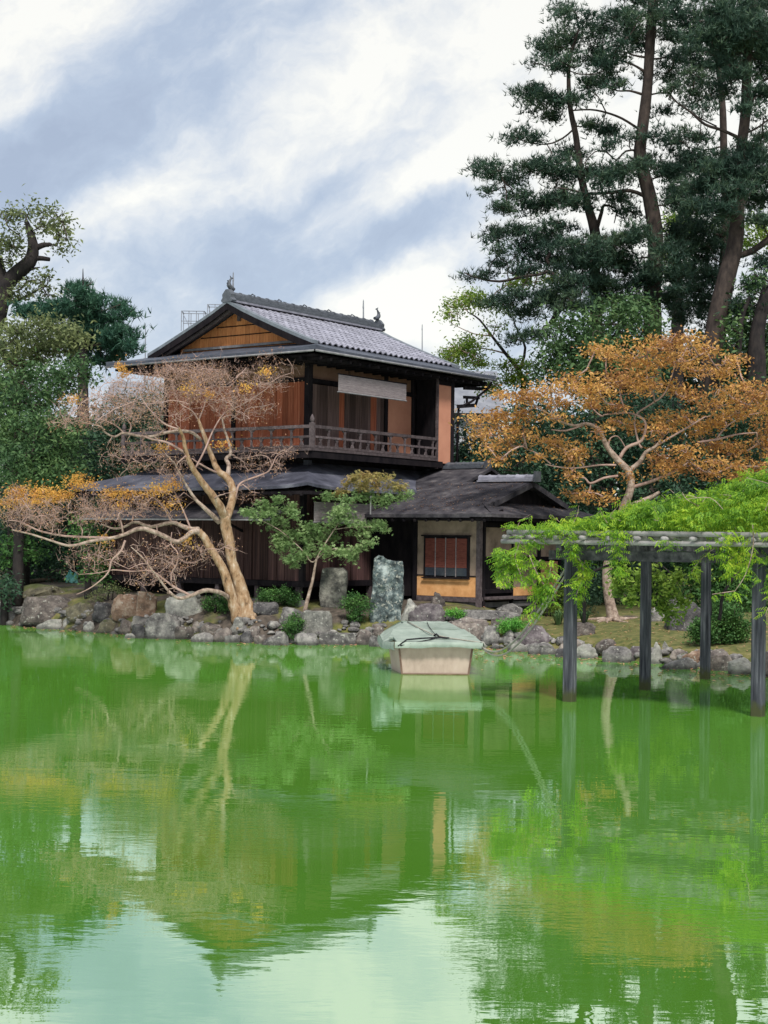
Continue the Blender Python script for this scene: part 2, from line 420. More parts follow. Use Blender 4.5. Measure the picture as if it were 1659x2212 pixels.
# ---- lower pent roof on the gable side
lp = MB().slab(lz([(-2.02, -0.55, 2.86), (-2.02, 5.9, 2.86), (-1.13, 5.9, 3.22), (-1.13, -0.55, 3.22)]), 0.05).build('pent_roof', M['old_roof'], house)
lp['label'] = 'low grey pent roof under the skirt roof on the gable side'
hbox('pent_gutter', -2.05, -2.022, -0.57, 5.92, 2.80, 2.835, 'gutter')
for yy in (-0.4, 1.1, 2.6, 4.1, 5.6):
    MB().bar((-1.12, yy, 2.55 - HZ), (-1.9, yy, 2.83 - HZ), .05).build('bracket', M['dark_wood'], house)

# ---- upper storey
hbox('upper_core', 0.06, 5.9, 0.06, 4.9, 3.4, 6.85, 'dark_wood')
def plank_row_y(mat, x, y0, y1, z0, z1, w=0.2):
    y = y0
    while y < y1 - 0.03:
        ww = w * (0.85 + 0.3 * random.random()); e = min(y + ww, y1)
        plank(mat, x - random.choice([0, .008, .014]), x + 0.04, y, e - 0.006, z0, z1); y = e
def plank_row_x(mat, y, x0, x1, z0, z1, w=0.2):
    x = x0
    while x < x1 - 0.03:
        ww = w * (0.85 + 0.3 * random.random()); e = min(x + ww, x1)
        plank(mat, x, e - 0.006, y - random.choice([0, .008, .014]), y + 0.04, z0, z1); x = e
plank_row_y('plank_red', 0.01, 0.10, 2.40, 4.58, 6.27)
plank_row_y('plank_red', 0.01, 2.54, 4.82, 4.58, 6.27)
plank_row_x('plank_grey', 0.01, 0.10, 3.12, 4.58, 6.22, 0.22)
for (a0, a1) in ((0.09, 1.6), (1.68, 3.12)):
    hbox('frieze_panel', a0, a1, 0.012, 0.055, 6.36, 6.72, 'tan')
hbox('frieze_panel', 3.26, 4.32, 0.012, 0.055, 6.36, 6.72, 'tan')
for (a0, a1) in ((0.09, 1.2), (1.28, 2.40), (2.54, 3.6), (3.68, 4.82)):
    hbox('frieze_panel', 0.012, 0.055, a0, a1, 6.38, 6.75, 'tan')
hbox('plaster_panel', 3.26, 4.34, 0.005, 0.055, 4.58, 6.24, 'salmon', label='salmon plaster panel beside the upstairs boards')
for (x0, x1) in ((3.13, 3.25), (4.35, 4.47), (5.36, 5.48)):
    hbox('post', x0, x1, -0.035, 0.05, 4.5, 6.85, 'dark_wood')
hbox('corner_post', -0.075, 0.075, -0.075, 0.075, 4.3, 6.85, 'dark_wood')
for (y0, y1) in ((2.41, 2.53), (4.83, 4.95)):
    hbox('post', -0.035, 0.05, y0, y1, 4.5, 6.85, 'dark_wood')
hbox('lintel_beam', 0.076, 5.9, -0.045, 0.056, 6.24, 6.35, 'dark_wood')
hbox('lintel_beam', -0.045, 0.056, 0.076, 4.9, 6.28, 6.37, 'dark_wood')
# dark recess with shoji edge
hbox('recess_post', 5.0, 5.05, -0.03, 0.05, 4.58, 6.24, 'rail_wood')
# projecting bay at the far end
hbox('bay_core', 4.50, 5.22, -0.735, -0.06, 4.32, 6.78, 'dark_wood')
hbox('bay_panel', 4.52, 5.10, -0.765, -0.737, 4.46, 6.55, 'salmon', label='narrow salmon plaster panel on the projecting bay')
hbox('bay_post', 5.105, 5.25, -0.78, -0.72, 3.9, 6.8, 'dark_wood')
hbox('bay_post', 4.45, 4.515, -0.78, -0.72, 4.3, 6.8, 'rail_wood')
# balcony
hbox('balcony_floor', -0.82, 4.44, -0.82, -0.002, 4.50, 4.565, 'rail_wood')
hbox('balcony_floor', -0.82, -0.002, 0.0, 5.75, 4.50, 4.565, 'rail_wood')
hbox('balcony_beam', -0.78, 4.7, -0.80, -0.70, 4.33, 4.495, 'dark_wood')
hbox('balcony_beam', -0.80, -0.70, -0.69, 5.75, 4.33, 4.495, 'dark_wood')
for k in range(8):
    hbox('joist', -0.68, 0.0, -0.4 + k * .8, -0.33 + k * .8, 4.36, 4.495, 'dark_wood')
for k in range(6):
    hbox('joist', -0.2 + k * .85, -0.13 + k * .85, -0.69, 0, 4.36, 4.495, 'dark_wood')
RZ = {'top': 5.07, 'mid': 4.83, 'low': 4.60}
for nm, z, r in (('top_rail', 5.085, .038), ('middle_rail', 4.84, .026), ('bottom_rail', 4.605, .030)):
    MB().box(-0.70, 4.46, -0.75 - r, -0.75 + r, z - r - HZ, z + r - HZ).build(nm, M['rail_wood'], house, recalc=False)
    MB().box(-0.75 - r, -0.75 + r, -0.70, 5.68, z - r - HZ, z + r - HZ).build(nm, M['rail_wood'], house, recalc=False)
def newel(x, y):
    mb = MB().box(x - .05, x + .05, y - .05, y + .05, 4.57 - HZ, 5.17 - HZ)
    mb.tube([(x, y, z - HZ) for z in (5.17, 5.19, 5.21, 5.25, 5.31, 5.35, 5.38)], [.045, .032, .05, .058, .045, .02, .004], 10)
    mb.build('newel_post', M['rail_wood'], house)
newel(-0.75, -0.75); newel(-0.75, 5.68)
_bal = MB().box(-.022, .022, -.022, .022, 4.575 - HZ, 5.05 - HZ)
# curved brackets under the top rail
for s in (-1, 1):
    _bal.add([(s * .02, -.015, 4.98 - HZ), (s * .12, -.015, 5.045 - HZ), (s * .02, -.015, 5.045 - HZ), (s * .02, .015, 4.98 - HZ), (s * .12, .015, 5.045 - HZ), (s * .02, .015, 5.045 - HZ)],
             [(0, 1, 2), (5, 4, 3), (0, 3, 4, 1), (1, 4, 5, 2), (2, 5, 3, 0)])
_balm = _bal.mesh('baluster', M['rail_wood'])
_vas = MB().add([(-.075, -.014, 4.815 - HZ), (.075, -.014, 4.815 - HZ), (.022, -.014, 4.73 - HZ), (.065, -.014, 4.64 - HZ), (-.065, -.014, 4.64 - HZ), (-.022, -.014, 4.73 - HZ),
                 (-.075, .014, 4.815 - HZ), (.075, .014, 4.815 - HZ), (.022, .014, 4.73 - HZ), (.065, .014, 4.64 - HZ), (-.065, .014, 4.64 - HZ), (-.022, .014, 4.73 - HZ)],
                [(0, 1, 2, 5), (5, 2, 3, 4), (6, 11, 8, 7), (11, 10, 9, 8), (0, 6, 7, 1), (1, 7, 8, 2), (2, 8, 9, 3), (3, 9, 10, 4), (4, 10, 11, 5), (5, 11, 6, 0)]).mesh('splat', M['rail_wood'])
for k in range(8):
    x = -0.75 + 0.63 * (k + 1)
    inst('baluster', _balm, house, (x, -0.75, 0)) if x < 4.4 else None
    if x - 0.3 < 4.4: inst('splat', _vas, house, (x - 0.315, -0.75, 0))
for k in range(10):
    y = -0.75 + 0.643 * (k + 1)
    if k < 9: inst('baluster', _balm, house, (-0.75, y, 0), (0, 0, R(90)))
    inst('splat', _vas, house, (-0.75, y - 0.32, 0), (0, 0, R(90)))

# ---- main roof: hipped skirt under a gabled tile roof
hip_skirt('hip_skirt_roof', -1.12, 6.78, -1.12, 6.02, 6.93, 0.10, 5.80, -0.10, 5.0, 7.24, 0.10, 'copper', flare=0.05, label='dark blue-grey skirt roof round the eaves of the upper storey')
hbox('eaves_soffit', -0.95, 6.6, -0.95, 5.85, 6.74, 6.80, 'dark_wood')
hbox('attic_core', 0.30, 5.6, 0.30, 4.60, 6.80, 7.30, 'dark_wood')
_raf = MB().box(-0.03, 0.03, -1.05, 0, -.035, .035).mesh('rafter_long', M['dark_wood'], recalc=False)
for k in range(20): inst('rafter', _raf, house, (-0.8 + k * 0.38, 0, 6.70 - HZ))
for k in range(16): inst('rafter', _raf, house, (0.0, -0.6 + k * 0.40, 6.70 - HZ), (0, 0, R(-90)))
# gutters along two eaves
def gutter(a, b, r=0.045):
    a = np.array(a, float); b = np.array(b, float)
    MB().tube([a, b], r, 8).build('gutter', M['gutter'], house, smooth=True)
gutter((-1.15, -1.16, 6.84 - HZ), (6.75, -1.16, 6.84 - HZ), .028)
gutter((-1.16, -1.10, 6.84 - HZ), (-1.16, 6.0, 6.84 - HZ), .024)
# brackets and drain at the far end of the eaves
MB().bar((5.6, -0.85, 6.55 - HZ), (6.72, -0.85, 6.62 - HZ), .07, .09).build('outrigger', M['dark_wood'], house)
MB().bar((5.6, -0.85, 6.30 - HZ), (6.35, -0.85, 6.34 - HZ), .06, .08).build('outrigger', M['dark_wood'], house)
MB().bar((5.3, -0.85, 6.02 - HZ), (6.15, -0.85, 6.12 - HZ), .06, .10).build('outrigger', M['dark_wood'], house)
MB().tube([(6.6, -1.1, 6.80 - HZ), (6.55, -1.0, 6.6 - HZ), (5.9, -0.9, 6.2 - HZ), (5.4, -0.82, 6.0 - HZ), (5.36, -0.82, 5.6 - HZ), (5.36, -0.82, 3.9 - HZ)], .035, 8).build('downpipe', M['dark_wood'], house, smooth=True)
MB().bar((6.3, -0.85, 6.34 - HZ), (6.15, -0.85, 6.08 - HZ), .05).build('strut', M['dark_wood'], house)
MB().bar((5.75, -0.85, 6.30 - HZ), (5.75, -0.85, 6.05 - HZ), .05).build('strut', M['dark_wood'], house)

GX0, GX1, YC, GW, ZR, ZF = -0.30, 6.05, 2.45, 2.72, 8.36, 7.19
def roof_z(w):          # height at horizontal distance w from the ridge line
    t = w / GW
    return ZR - (ZR - ZF) * (t ** 0.92) 
bed = MB()
n = 8
for s in (-1, 1):
    ws = [GW * i / n for i in range(n + 1)]
    vs = []; 
    for w in ws:
        for x in (GX0, GX1):
            vs.append((x, YC + s * w, roof_z(w) - HZ)); vs.append((x, YC + s * w, roof_z(w) - 0.07 - HZ))
    fs = []
    for i in range(n):
        a = i * 4; b = a + 4
        fs += [(a, a + 2, b + 2, b), (a + 1, b + 1, b + 3, a + 3), (a, b, b + 1, a + 1), (a + 2, a + 3, b + 3, b + 2)]
    fs += [(n * 4, n * 4 + 1, n * 4 + 3, n * 4 + 2)]
    bed.add(vs, fs)
bed.build('roof_deck', M['ridge'], house)
# one wavy pantile; about 27 columns by 13 rows on the side in view
TW, TL = (GX1 - GX0 - 0.36) / 26, 0.245
def tile_mesh(w, l):
    mb = MB(); k = 7; vs = []
    prof = [(i / (k - 1), 0.030 * math.sin(2 * math.pi * (i / (k - 1)) + 0.5)) for i in range(k)]
    for j, (yy, zz) in enumerate(((-l * 1.12, 0.022), (0.0, 0.002))):
        for (u, h) in prof: vs.append((u * w, yy, h + zz + 0.03))
    for (u, h) in prof: vs.append((u * w, -l * 1.12, h - 0.008 + 0.03))
    fs = []
    for i in range(k - 1):
        fs.append((i, i + 1, k + i + 1, k + i)); fs.append((2 * k + i, 2 * k + i + 1, i + 1, i))
    mb.add(vs, fs); return mb
tm = tile_mesh(TW, TL).mesh('roof_tile', M['tile'], smooth=False, recalc=False)
rows = 12; cols = 26
spots = []
w = 0.10
for r in range(rows):
    z0 = roof_z(w); w2 = w + (GW - 0.10) / rows; z1 = roof_z(w2)
    sl = math.atan2(z0 - z1, w2 - w)
    for c in range(cols):
        spots.append((GX0 + 0.22 + c * TW, YC - w, z0, sl, r, c))
    w = w2
order = sorted(range(len(spots)), key=lambda i: spots[i][5] - 0.3 * spots[i][4])
near = set(order[:298])
rest = MB()
tb = tile_mesh(TW, TL)
for i, (x, y, z, sl, r, c) in enumerate(spots):
    jx, jz = random.uniform(-.004, .004), random.uniform(0, .006)
    if i in near:
        inst('roof_tile', tm, house, (x + jx, y, z + jz - HZ), (sl, 0, random.uniform(-.012, .012)))
    else:
        cs, sn = math.cos(sl), math.sin(sl)
        rest.add([(x + jx + v[0], y + v[1] * cs - v[2] * sn, z + jz + v[1] * sn + v[2] * cs - HZ) for v in tb.v], tb.f)
rest.build('far_roof_tiles', M['tile'], house, recalc=False)['kind'] = 'stuff'
# hidden slope: same tiles as one part
back = MB(); w = 0.1
for r in range(rows):
    z0 = roof_z(w); w2 = w + (GW - 0.10) / rows; sl = math.atan2(z0 - roof_z(w2), w2 - w); cs, sn = math.cos(sl), math.sin(sl)
    for c in range(cols):
        x = GX0 + 0.22 + c * TW
        back.add([(x + v[0], YC + w - (v[1] * cs - v[2] * sn), z0 + v[1] * sn + v[2] * cs - HZ) for v in tb.v], [f[::-1] for f in tb.f])
    w = w2
back.build('back_roof_tiles', M['tile'], house, recalc=False)['kind'] = 'stuff'
# verge strips and barge boards
for gx, sx in ((GX0, -1), (GX1, 1)):
    for s in (-1, 1):
        ws = [0.0, 0.5, 1.0, 1.5, 2.0, 2.4, GW + 0.10]
        verge = MB(); barge = MB(); inner = MB()
        def strip(mb, xa, xb, dz0, dz1, wend=1.0):
            vs = []
            for w in ws:
                w *= wend
                z = roof_z(min(w, GW)) - (max(0, w - GW) * 0.3) - HZ
                for (xx, dz) in ((xa, dz0), (xb, dz0), (xb, dz1), (xa, dz1)): vs.append((xx, YC + s * w, z + dz))
            fs = []
            for i in range(len(ws) - 1):
                a = i * 4; b = a + 4
                for q in range(4): fs.append((a + q, a + (q + 1) % 4, b + (q + 1) % 4, b + q))
            fs += [(0, 1, 2, 3), tuple(len(vs) - 4 + q for q in range(4))]
            mb.add(vs, fs)
        strip(verge, gx - sx * 0.20, gx + sx * 0.05, 0.075, -0.005)
        strip(barge, gx + sx * 0.045, gx - sx * 0.01, -0.010, -0.17)
        strip(inner, gx - sx * 0.10, gx - sx * 0.16, -0.09, -0.21, 0.93)
        verge.build('verge_cap', M['verge'], house); barge.build('barge_board', M['dark_wood'], house); inner.build('inner_barge_board', M['rail_wood'], house)
# gable walls
for gx, nm in ((0.16, 'gable_board'), (5.62, 'gable_board')):
    y = YC - 2.1
    while y < YC + 2.1:
        e = min(y + 0.16, YC + 2.1)
        za = roof_z(abs(y - YC)) - 0.1; zb = roof_z(abs(e - YC)) - 0.1
        MB().add([(gx, y, 7.20 - HZ), (gx, e - .006, 7.20 - HZ), (gx, e - .006, zb - HZ), (gx, y, za - HZ), (gx + .04, y, 7.20 - HZ), (gx + .04, e - .006, 7.20 - HZ), (gx + .04, e - .006, zb - HZ), (gx + .04, y, za - HZ)],
                 [(3, 2, 1, 0), (4, 5, 6, 7), (0, 1, 5, 4), (1, 2, 6, 5), (2, 3, 7, 6), (3, 0, 4, 7)]).build(nm, M['gable'], house)
        y = e
hbox('gable_sill', 0.06, 0.155, 0.55, 4.35, 7.27, 7.33, 'gutter')
for z in (7.58, 7.82):
    hh = (ZR - z - 0.2) / (ZR - ZF) * GW
    hbox('gable_batten', 0.135, 0.158, YC - hh, YC + hh, z, z + 0.022, 'dark_wood')
hbox('gable_post', 0.10, 0.134, YC - .05, YC + .05, 7.95, 8.25, 'rail_wood')
# ridge: stacked courses, cap tiles with collars
rz = ZR + 0.02
for k, (hw_, th, dx) in enumerate([(0.19, .045, 0), (0.165, .035, .02), (0.15, .035, 0), (0.13, .035, .02), (0.12, .03, 0)]):
    off = 0.06 if k == 0 else 0.0
    MB().box(GX0 + 0.12 - off, GX1 - 0.12 + off, YC - hw_, YC + hw_, rz - HZ, rz + th - HZ).build('ridge_course', M['tile' if k == 0 else 'ridge'], house, recalc=False)
    rz += th + .004
capm = MB(); vs = []
for (xx, r) in ((0, .100), (.30, .094), (.302, .116), (.35, .116), (.352, .09)):
    for k in range(9):
        a = math.pi * k / 8; vs.append((xx, r * math.cos(a), r * math.sin(a) * 0.95))
fs = [(i * 9 + k, i * 9 + k + 1, (i + 1) * 9 + k + 1, (i + 1) * 9 + k) for i in range(4) for k in range(8)]
capm = capm.add(vs, fs).mesh('ridge_cap', M['ridge'], smooth=False)
x = GX0 + 0.12; k = 0
while x < GX1 - 0.45:
    inst('ridge_cap', capm, house, (x, YC, rz - 0.01 - HZ), (0, 0, random.uniform(-.01, .01))); x += 0.347; k += 1
# small collars standing on the cap line
for k in range(5):
    MB().tube([(GX0 + 0.9 + k * 1.05, YC - .11, rz + .07 - HZ), (GX0 + 0.92 + k * 1.05, YC, rz + .13 - HZ), (GX0 + .94 + k * 1.05, YC + .11, rz + .07 - HZ)], .018, 6).build('ridge_collar', M['ridge'], house)
# ridge-end ornaments: demon tile block with a leaping dolphin-like fish
def ridge_end(gx, sx):
    root_mb = MB()
    b = rz - 0.20
    prof = [(p * .72, q * .85) for p, q in [(-.26, 0), (-.30, .06), (-.22, .14), (-.24, .24), (-.13, .34), (-.06, .40), (.06, .40), (.13, .34), (.24, .24), (.22, .14), (.30, .06), (.26, 0)]]
    n = len(prof)
    vs = [(gx - sx * .02, YC + p, b + q - HZ) for p, q in prof] + [(gx + sx * .12, YC + p * .9, b + q * .95 - HZ) for p, q in prof]
    root_mb.add(vs, [tuple(range(n)), tuple(range(2 * n - 1, n - 1, -1))] + [(i, (i + 1) % n, (i + 1) % n + n, i + n) for i in range(n)])
    o = root_mb.build('ridge_end_tile', M['ridge'], house)
    fish = MB()
    c = gx - sx * 0.02
    path = [(c - sx * .16, YC, b + .36), (c - sx * .02, YC, b + .40), (c + sx * .07, YC, b + .50), (c + sx * .075, YC, b + .62), (c + sx * .03, YC, b + .72), (c - sx * .02, YC, b + .80), (c - sx * .0, YC, b + .90)]
    fish.tube([(p[0], p[1], p[2] - HZ) for p in path], [.075, .10, .085, .060, .042, .028, .008], 10)
    def fin(pts):
        vs = [(p[0], YC - .012, p[1] - HZ) for p in pts] + [(p[0], YC + .012, p[1] - HZ) for p in pts]; m = len(pts)
        fish.add(vs, [tuple(range(m)), tuple(range(2 * m - 1, m - 1, -1))] + [(i, (i + 1) % m, (i + 1) % m + m, i + m) for i in range(m)])
    fin([(c - sx * .01, b + .76), (c + sx * .03, b + .92), (c + sx * .00, b + .84)])
    fin([(c - sx * .02, b + .78), (c - sx * .13, b + .80), (c - sx * .06, b + .87)])
    fin([(c + sx * .10, b + .46), (c + sx * .19, b + .58), (c + sx * .12, b + .60)])
    fin([(c + sx * .09, b + .58), (c + sx * .16, b + .70), (c + sx * .07, b + .70)])
    zb_ = b + .34 - HZ
    fish.v = [(c + (x - c) * .8, YC + (y - YC) * .7, zb_ + (z - zb_) * .60) for x, y, z in fish.v]
    f = fish.build('roof_fish', M['ridge'], house, smooth=False); f['label'] = 'dark tile fish with raised tail on the ridge end'
ridge_end(GX0 + 0.06, -1); ridge_end(GX1 - 0.02, 1)

# ---- tea-room wing
AX, AY = 1.46, -4.13      # near corner: front wall plane x=AX, side wall plane y=AY
hbox('wing_core', AX + .06, 5.25, AY + .06, -0.8, 1.02, 3.05, 'dark_wood')
hbox('wall_panel', AX, AX + .058, -4.05, -2.32, 1.56, 2.95, 'beige')
w1 = hbox('orange_panel', AX - .002, AX + .058, -4.05, -2.32, 1.05, 1.53, 'orange', label='bright orange plaster band under the reed-screened window')
hbox('rail_strip', AX - .015, AX + .05, -4.06, -2.30, 1.53, 1.56, 'dark_wood')
hbox('post', AX - .03, AX + .08, AY - .03, AY + .08, 0.80, 3.05, 'rail_wood')
hbox('post', AX - .03, AX + .08, -2.32, -2.20, 0.80, 3.05, 'dark_wood')
hbox('wing_sill', AX - .02, AX + .06, -4.06, -2.2, 0.93, 1.045, 'rail_wood')
hbox('wing_base', AX + .05, 5.2, AY + .05, -2.2, 0.80, 0.92, 'stone')
hbox('step_board', AX - .25, AX - .04, -4.1, -2.0, 0.74, 0.80, 'stone')
win = hbox('window_frame', AX - .045, AX - .004, -3.86, -2.54, 1.50, 2.49, 'dark_wood')
win['label'] = 'dark framed window with red-brown reed screen'
def sub(name, x0, x1, y0, y1, z0, z1, mat, parent):
    return MB().box(x0, x1, y0, y1, z0 - HZ, z1 - HZ).build(name, M[mat], parent, recalc=False)
sub('reed_screen', AX - .062, AX - .048, -3.80, -2.60, 1.74, 2.44, 'red_blind', win)
sub('pane', AX - .058, AX - .048, -3.80, -2.60, 1.545, 1.735, 'glass', win)
for k in range(3):
    yy = -3.80 + 1.2 * (k + 1) / 4
    sub('glazing_bar', AX - .078, AX - .063, yy - .009, yy + .009, 1.52, 2.46, 'blind', win)
sub('top_rod', AX - .09, AX - .05, -3.92, -2.48, 2.49, 2.525, 'dark_wood', win)
sub('bottom_rod', AX - .085, AX - .05, -3.90, -2.50, 1.47, 1.498, 'dark_wood', win)
def side(name, t0, t1, z0, z1, mat, pr=0.0, label=None):
    return hbox(name, AX + t0, AX + t1, AY - pr, AY + .058, z0, z1, mat, label=label)
side('wall_panel', .26, 1.42, 2.02, 2.72, 'beige')
side('beam', .08, 3.7, 1.93, 2.015, 'dark_wood', .02)
side('beam', .08, 3.7, 2.73, 2.84, 'dark_wood', .02)
side('sliding_screen', .86, 1.40, 1.25, 1.92, 'beige', .0, 'beige sliding screen half open on the dark doorway')
side('door_sill', .22, 1.46, 1.14, 1.24, 'dark_wood', .04)
side('step_board', .2, 1.5, 1.0, 1.06, 'rail_wood', .22)
side('post', .16, .25, 0.8, 2.9, 'dark_wood', .015)
side('post', 1.43, 1.50, 0.8, 2.9, 'dark_wood', .02)
side('wall_panel', 1.51, 2.64, 2.02, 2.72, 'beige')
side('wall_panel', 1.51, 2.64, 1.28, 1.92, 'beige')
side('orange_panel', 1.51, 2.64, 1.06, 1.275, 'orange', .001)
side('post', 2.66, 2.78, 0.8, 2.9, 'dark_wood', .025)
side('orange_panel', 2.79, 3.66, 1.06, 1.90, 'salmon', .001)
side('wall_panel', 2.79, 3.66, 2.02, 2.72, 'beige')
side('post', 3.68, 3.80, 0.8, 2.9, 'dark_wood', .025)
side('wing_sill', .09, 3.7, 0.96, 1.05, 'rail_wood', .01)
for t in (0.0, 1.45, 2.7):
    MB().box(AX + t - .12, AX + t + .12, AY - .12, AY + .12, 0.55 - HZ, 0.80 - HZ).build('footing_stone', M['stone'], house, recalc=False)
# wing roof
def zf(x): return 3.02 + 0.318 * (x - 0.76)
rg = 3.50
MB().slab(lz([(0.74, -4.30, zf(0.74)), (rg, -4.30, zf(rg)), (rg, -2.35, zf(rg)), (4.95, -2.2, 4.33), (4.95, -0.3, 4.33), (0.74, -1.20, zf(0.74))]), .08).build('wing_roof', M['old_roof'], house)['label'] = 'dark mossy shingle roof of the tea-room wing with fallen leaves'
MB().slab(lz([(6.26, -4.30, zf(0.74)), (6.26, -2.2, zf(.74)), (rg, -2.2, zf(rg)), (rg, -4.30, zf(rg))]), .08).build('wing_roof', M['old_roof'], house)
MB().slab(lz([(7.5, -2.2, 3.4), (7.5, 0.5, 3.4), (4.95, -0.3, 4.33), (4.95, -2.2, 4.33)]), .08).build('wing_roof', M['old_roof'], house)
# hip end below the small gable
MB().slab(lz([(0.74, -4.92, 3.03), (6.26, -4.92, 3.03), (5.35, -4.05, 3.32), (1.65, -4.05, 3.32)]), .08).build('wing_hip', M['old_roof'], house)
MB().slab(lz([(0.74, -4.92, 3.03), (1.60, -4.0, 3.30), (1.60, -3.9, 3.30), (0.742, -3.9, 3.03)]), .078).build('wing_hip', M['old_roof'], house)
MB().slab(lz([(6.26, -4.92, 3.03), (6.26, -4.0, 3.03), (5.4, -4.0, 3.30)]), .078).build('wing_hip', M['old_roof'], house)
# small gable: dark recess and barge boards
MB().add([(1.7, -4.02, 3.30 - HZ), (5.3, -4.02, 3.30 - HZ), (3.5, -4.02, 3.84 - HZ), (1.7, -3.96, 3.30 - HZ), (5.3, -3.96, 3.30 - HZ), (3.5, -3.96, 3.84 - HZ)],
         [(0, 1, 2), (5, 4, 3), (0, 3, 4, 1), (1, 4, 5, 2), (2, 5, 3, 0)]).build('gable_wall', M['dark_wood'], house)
MB().bar((1.75, -4.34, 3.27 - HZ), (3.5, -4.34, zf(rg) - 0.08 - HZ), .05, .13).build('barge_board', M['old_roof'], house)
MB().bar((5.25, -4.34, 3.27 - HZ), (3.5, -4.34, zf(rg) - 0.08 - HZ), .05, .13).build('barge_board', M['old_roof'], house)
hbox('wing_eaves_beam', 0.82, 0.90, -4.8, -1.2, 2.86, 2.94, 'dark_wood')
hbox('wing_eaves_beam', 0.91, 6.1, -4.82, -4.74, 2.86, 2.94, 'dark_wood')
for k in range(11): inst('rafter', rf, house, (1.55, -4.7 + k * 0.33, 3.12 - HZ), (0, R(-17.6), 0))
# ridge tiles on the wing
def mini_ridge(y0, y1, x, z, cnt, mat):
    MB().box(x - .15, x + .15, y0, y1, z - HZ, z + .045 - HZ).build('ridge_course', M[mat], house, recalc=False)
    MB().box(x - .125, x + .125, y0 + .02, y1 - .02, z + .048 - HZ, z + .085 - HZ).build('ridge_course', M[mat], house, recalc=False)
    L = (y1 - y0) / cnt
    for k in range(cnt):
        m = MB(); ya, yb = y0 + k * L, y0 + (k + 1) * L
        m.tube([(x, ya, z + .10 - HZ), (x, yb - .05, z + .10 - HZ), (x, yb - .049, z + .10 - HZ), (x, yb, z + .10 - HZ)], [.07, .075, .088, .088], 10)
        m.build('ridge_cap', M[mat], house)
mini_ridge(-4.42, -2.78, rg, zf(rg) - 0.01, 6, 'tile')
mini_ridge(-2.0, -0.1, 4.95, 4.31, 8, 'ridge')
MB().box(rg - .12, rg + .12, -4.50, -4.43, zf(rg) - .02 - HZ, zf(rg) + .24 - HZ).build('ridge_end_tile', M['ridge'], house, recalc=False)
MB().box(4.85, 5.05, -2.12, -2.02, 4.30 - HZ, 4.52 - HZ).build('ridge_end_tile', M['ridge'], house, recalc=False)
# rain chain pole between skirt roof and wing roof
MB().tube([(0.55, -1.55, 3.45 - HZ), (0.55, -1.55, 3.0 - HZ)], .02, 6).build('drain_spout', M['gutter'], house)

# ---- reed blinds hung from the eaves (they hang: things of their own)
def blind(x0, x1, y, z0, z1, label, seams=()):
    root = empty('reed_blind', hw((x0 + x1) / 2, y, z0), HOUSE_ROT, label, 'reed blind')
    h = z1 - z0; wd = (x1 - x0) / 2
    mb = MB(); n = 14
    for k in range(n):      # reeds in bands, each a little proud of the last
        a = h * k / n; mb.box(-wd, wd, -.008 - .004 * (k % 2), .006, a, a + h / n - .003)
    mb.build('reed_mat', M['blind'], root, recalc=False)
    MB().tube([(-wd - .03, -.004, -.012), (wd + .03, -.004, -.012)], .016, 8).build('bottom_rod', M['gutter'], root)
    MB().tube([(-wd - .03, 0, h + .014), (wd + .03, 0, h + .014)], .018, 8).build('top_rod', M['dark_wood'], root)
    return root
blind(0.10, 2.90, -0.86, 5.99, 6.40, 'long grey reed blind half rolled up above the upstairs balcony')
G = 'short reed blinds under the skirt roof'
for (a, b, lab) in ((-1.20, -0.15, 'leftmost of the three short grey reed blinds under the skirt roof behind the green maple'),
                    (-0.13, 0.95, 'middle one of the three short grey reed blinds under the skirt roof'),
                    (0.97, 2.04, 'rightmost of the three short grey reed blinds under the skirt roof')):
    blind(a, b, -1.22, 2.79, 3.26, lab)['group'] = G
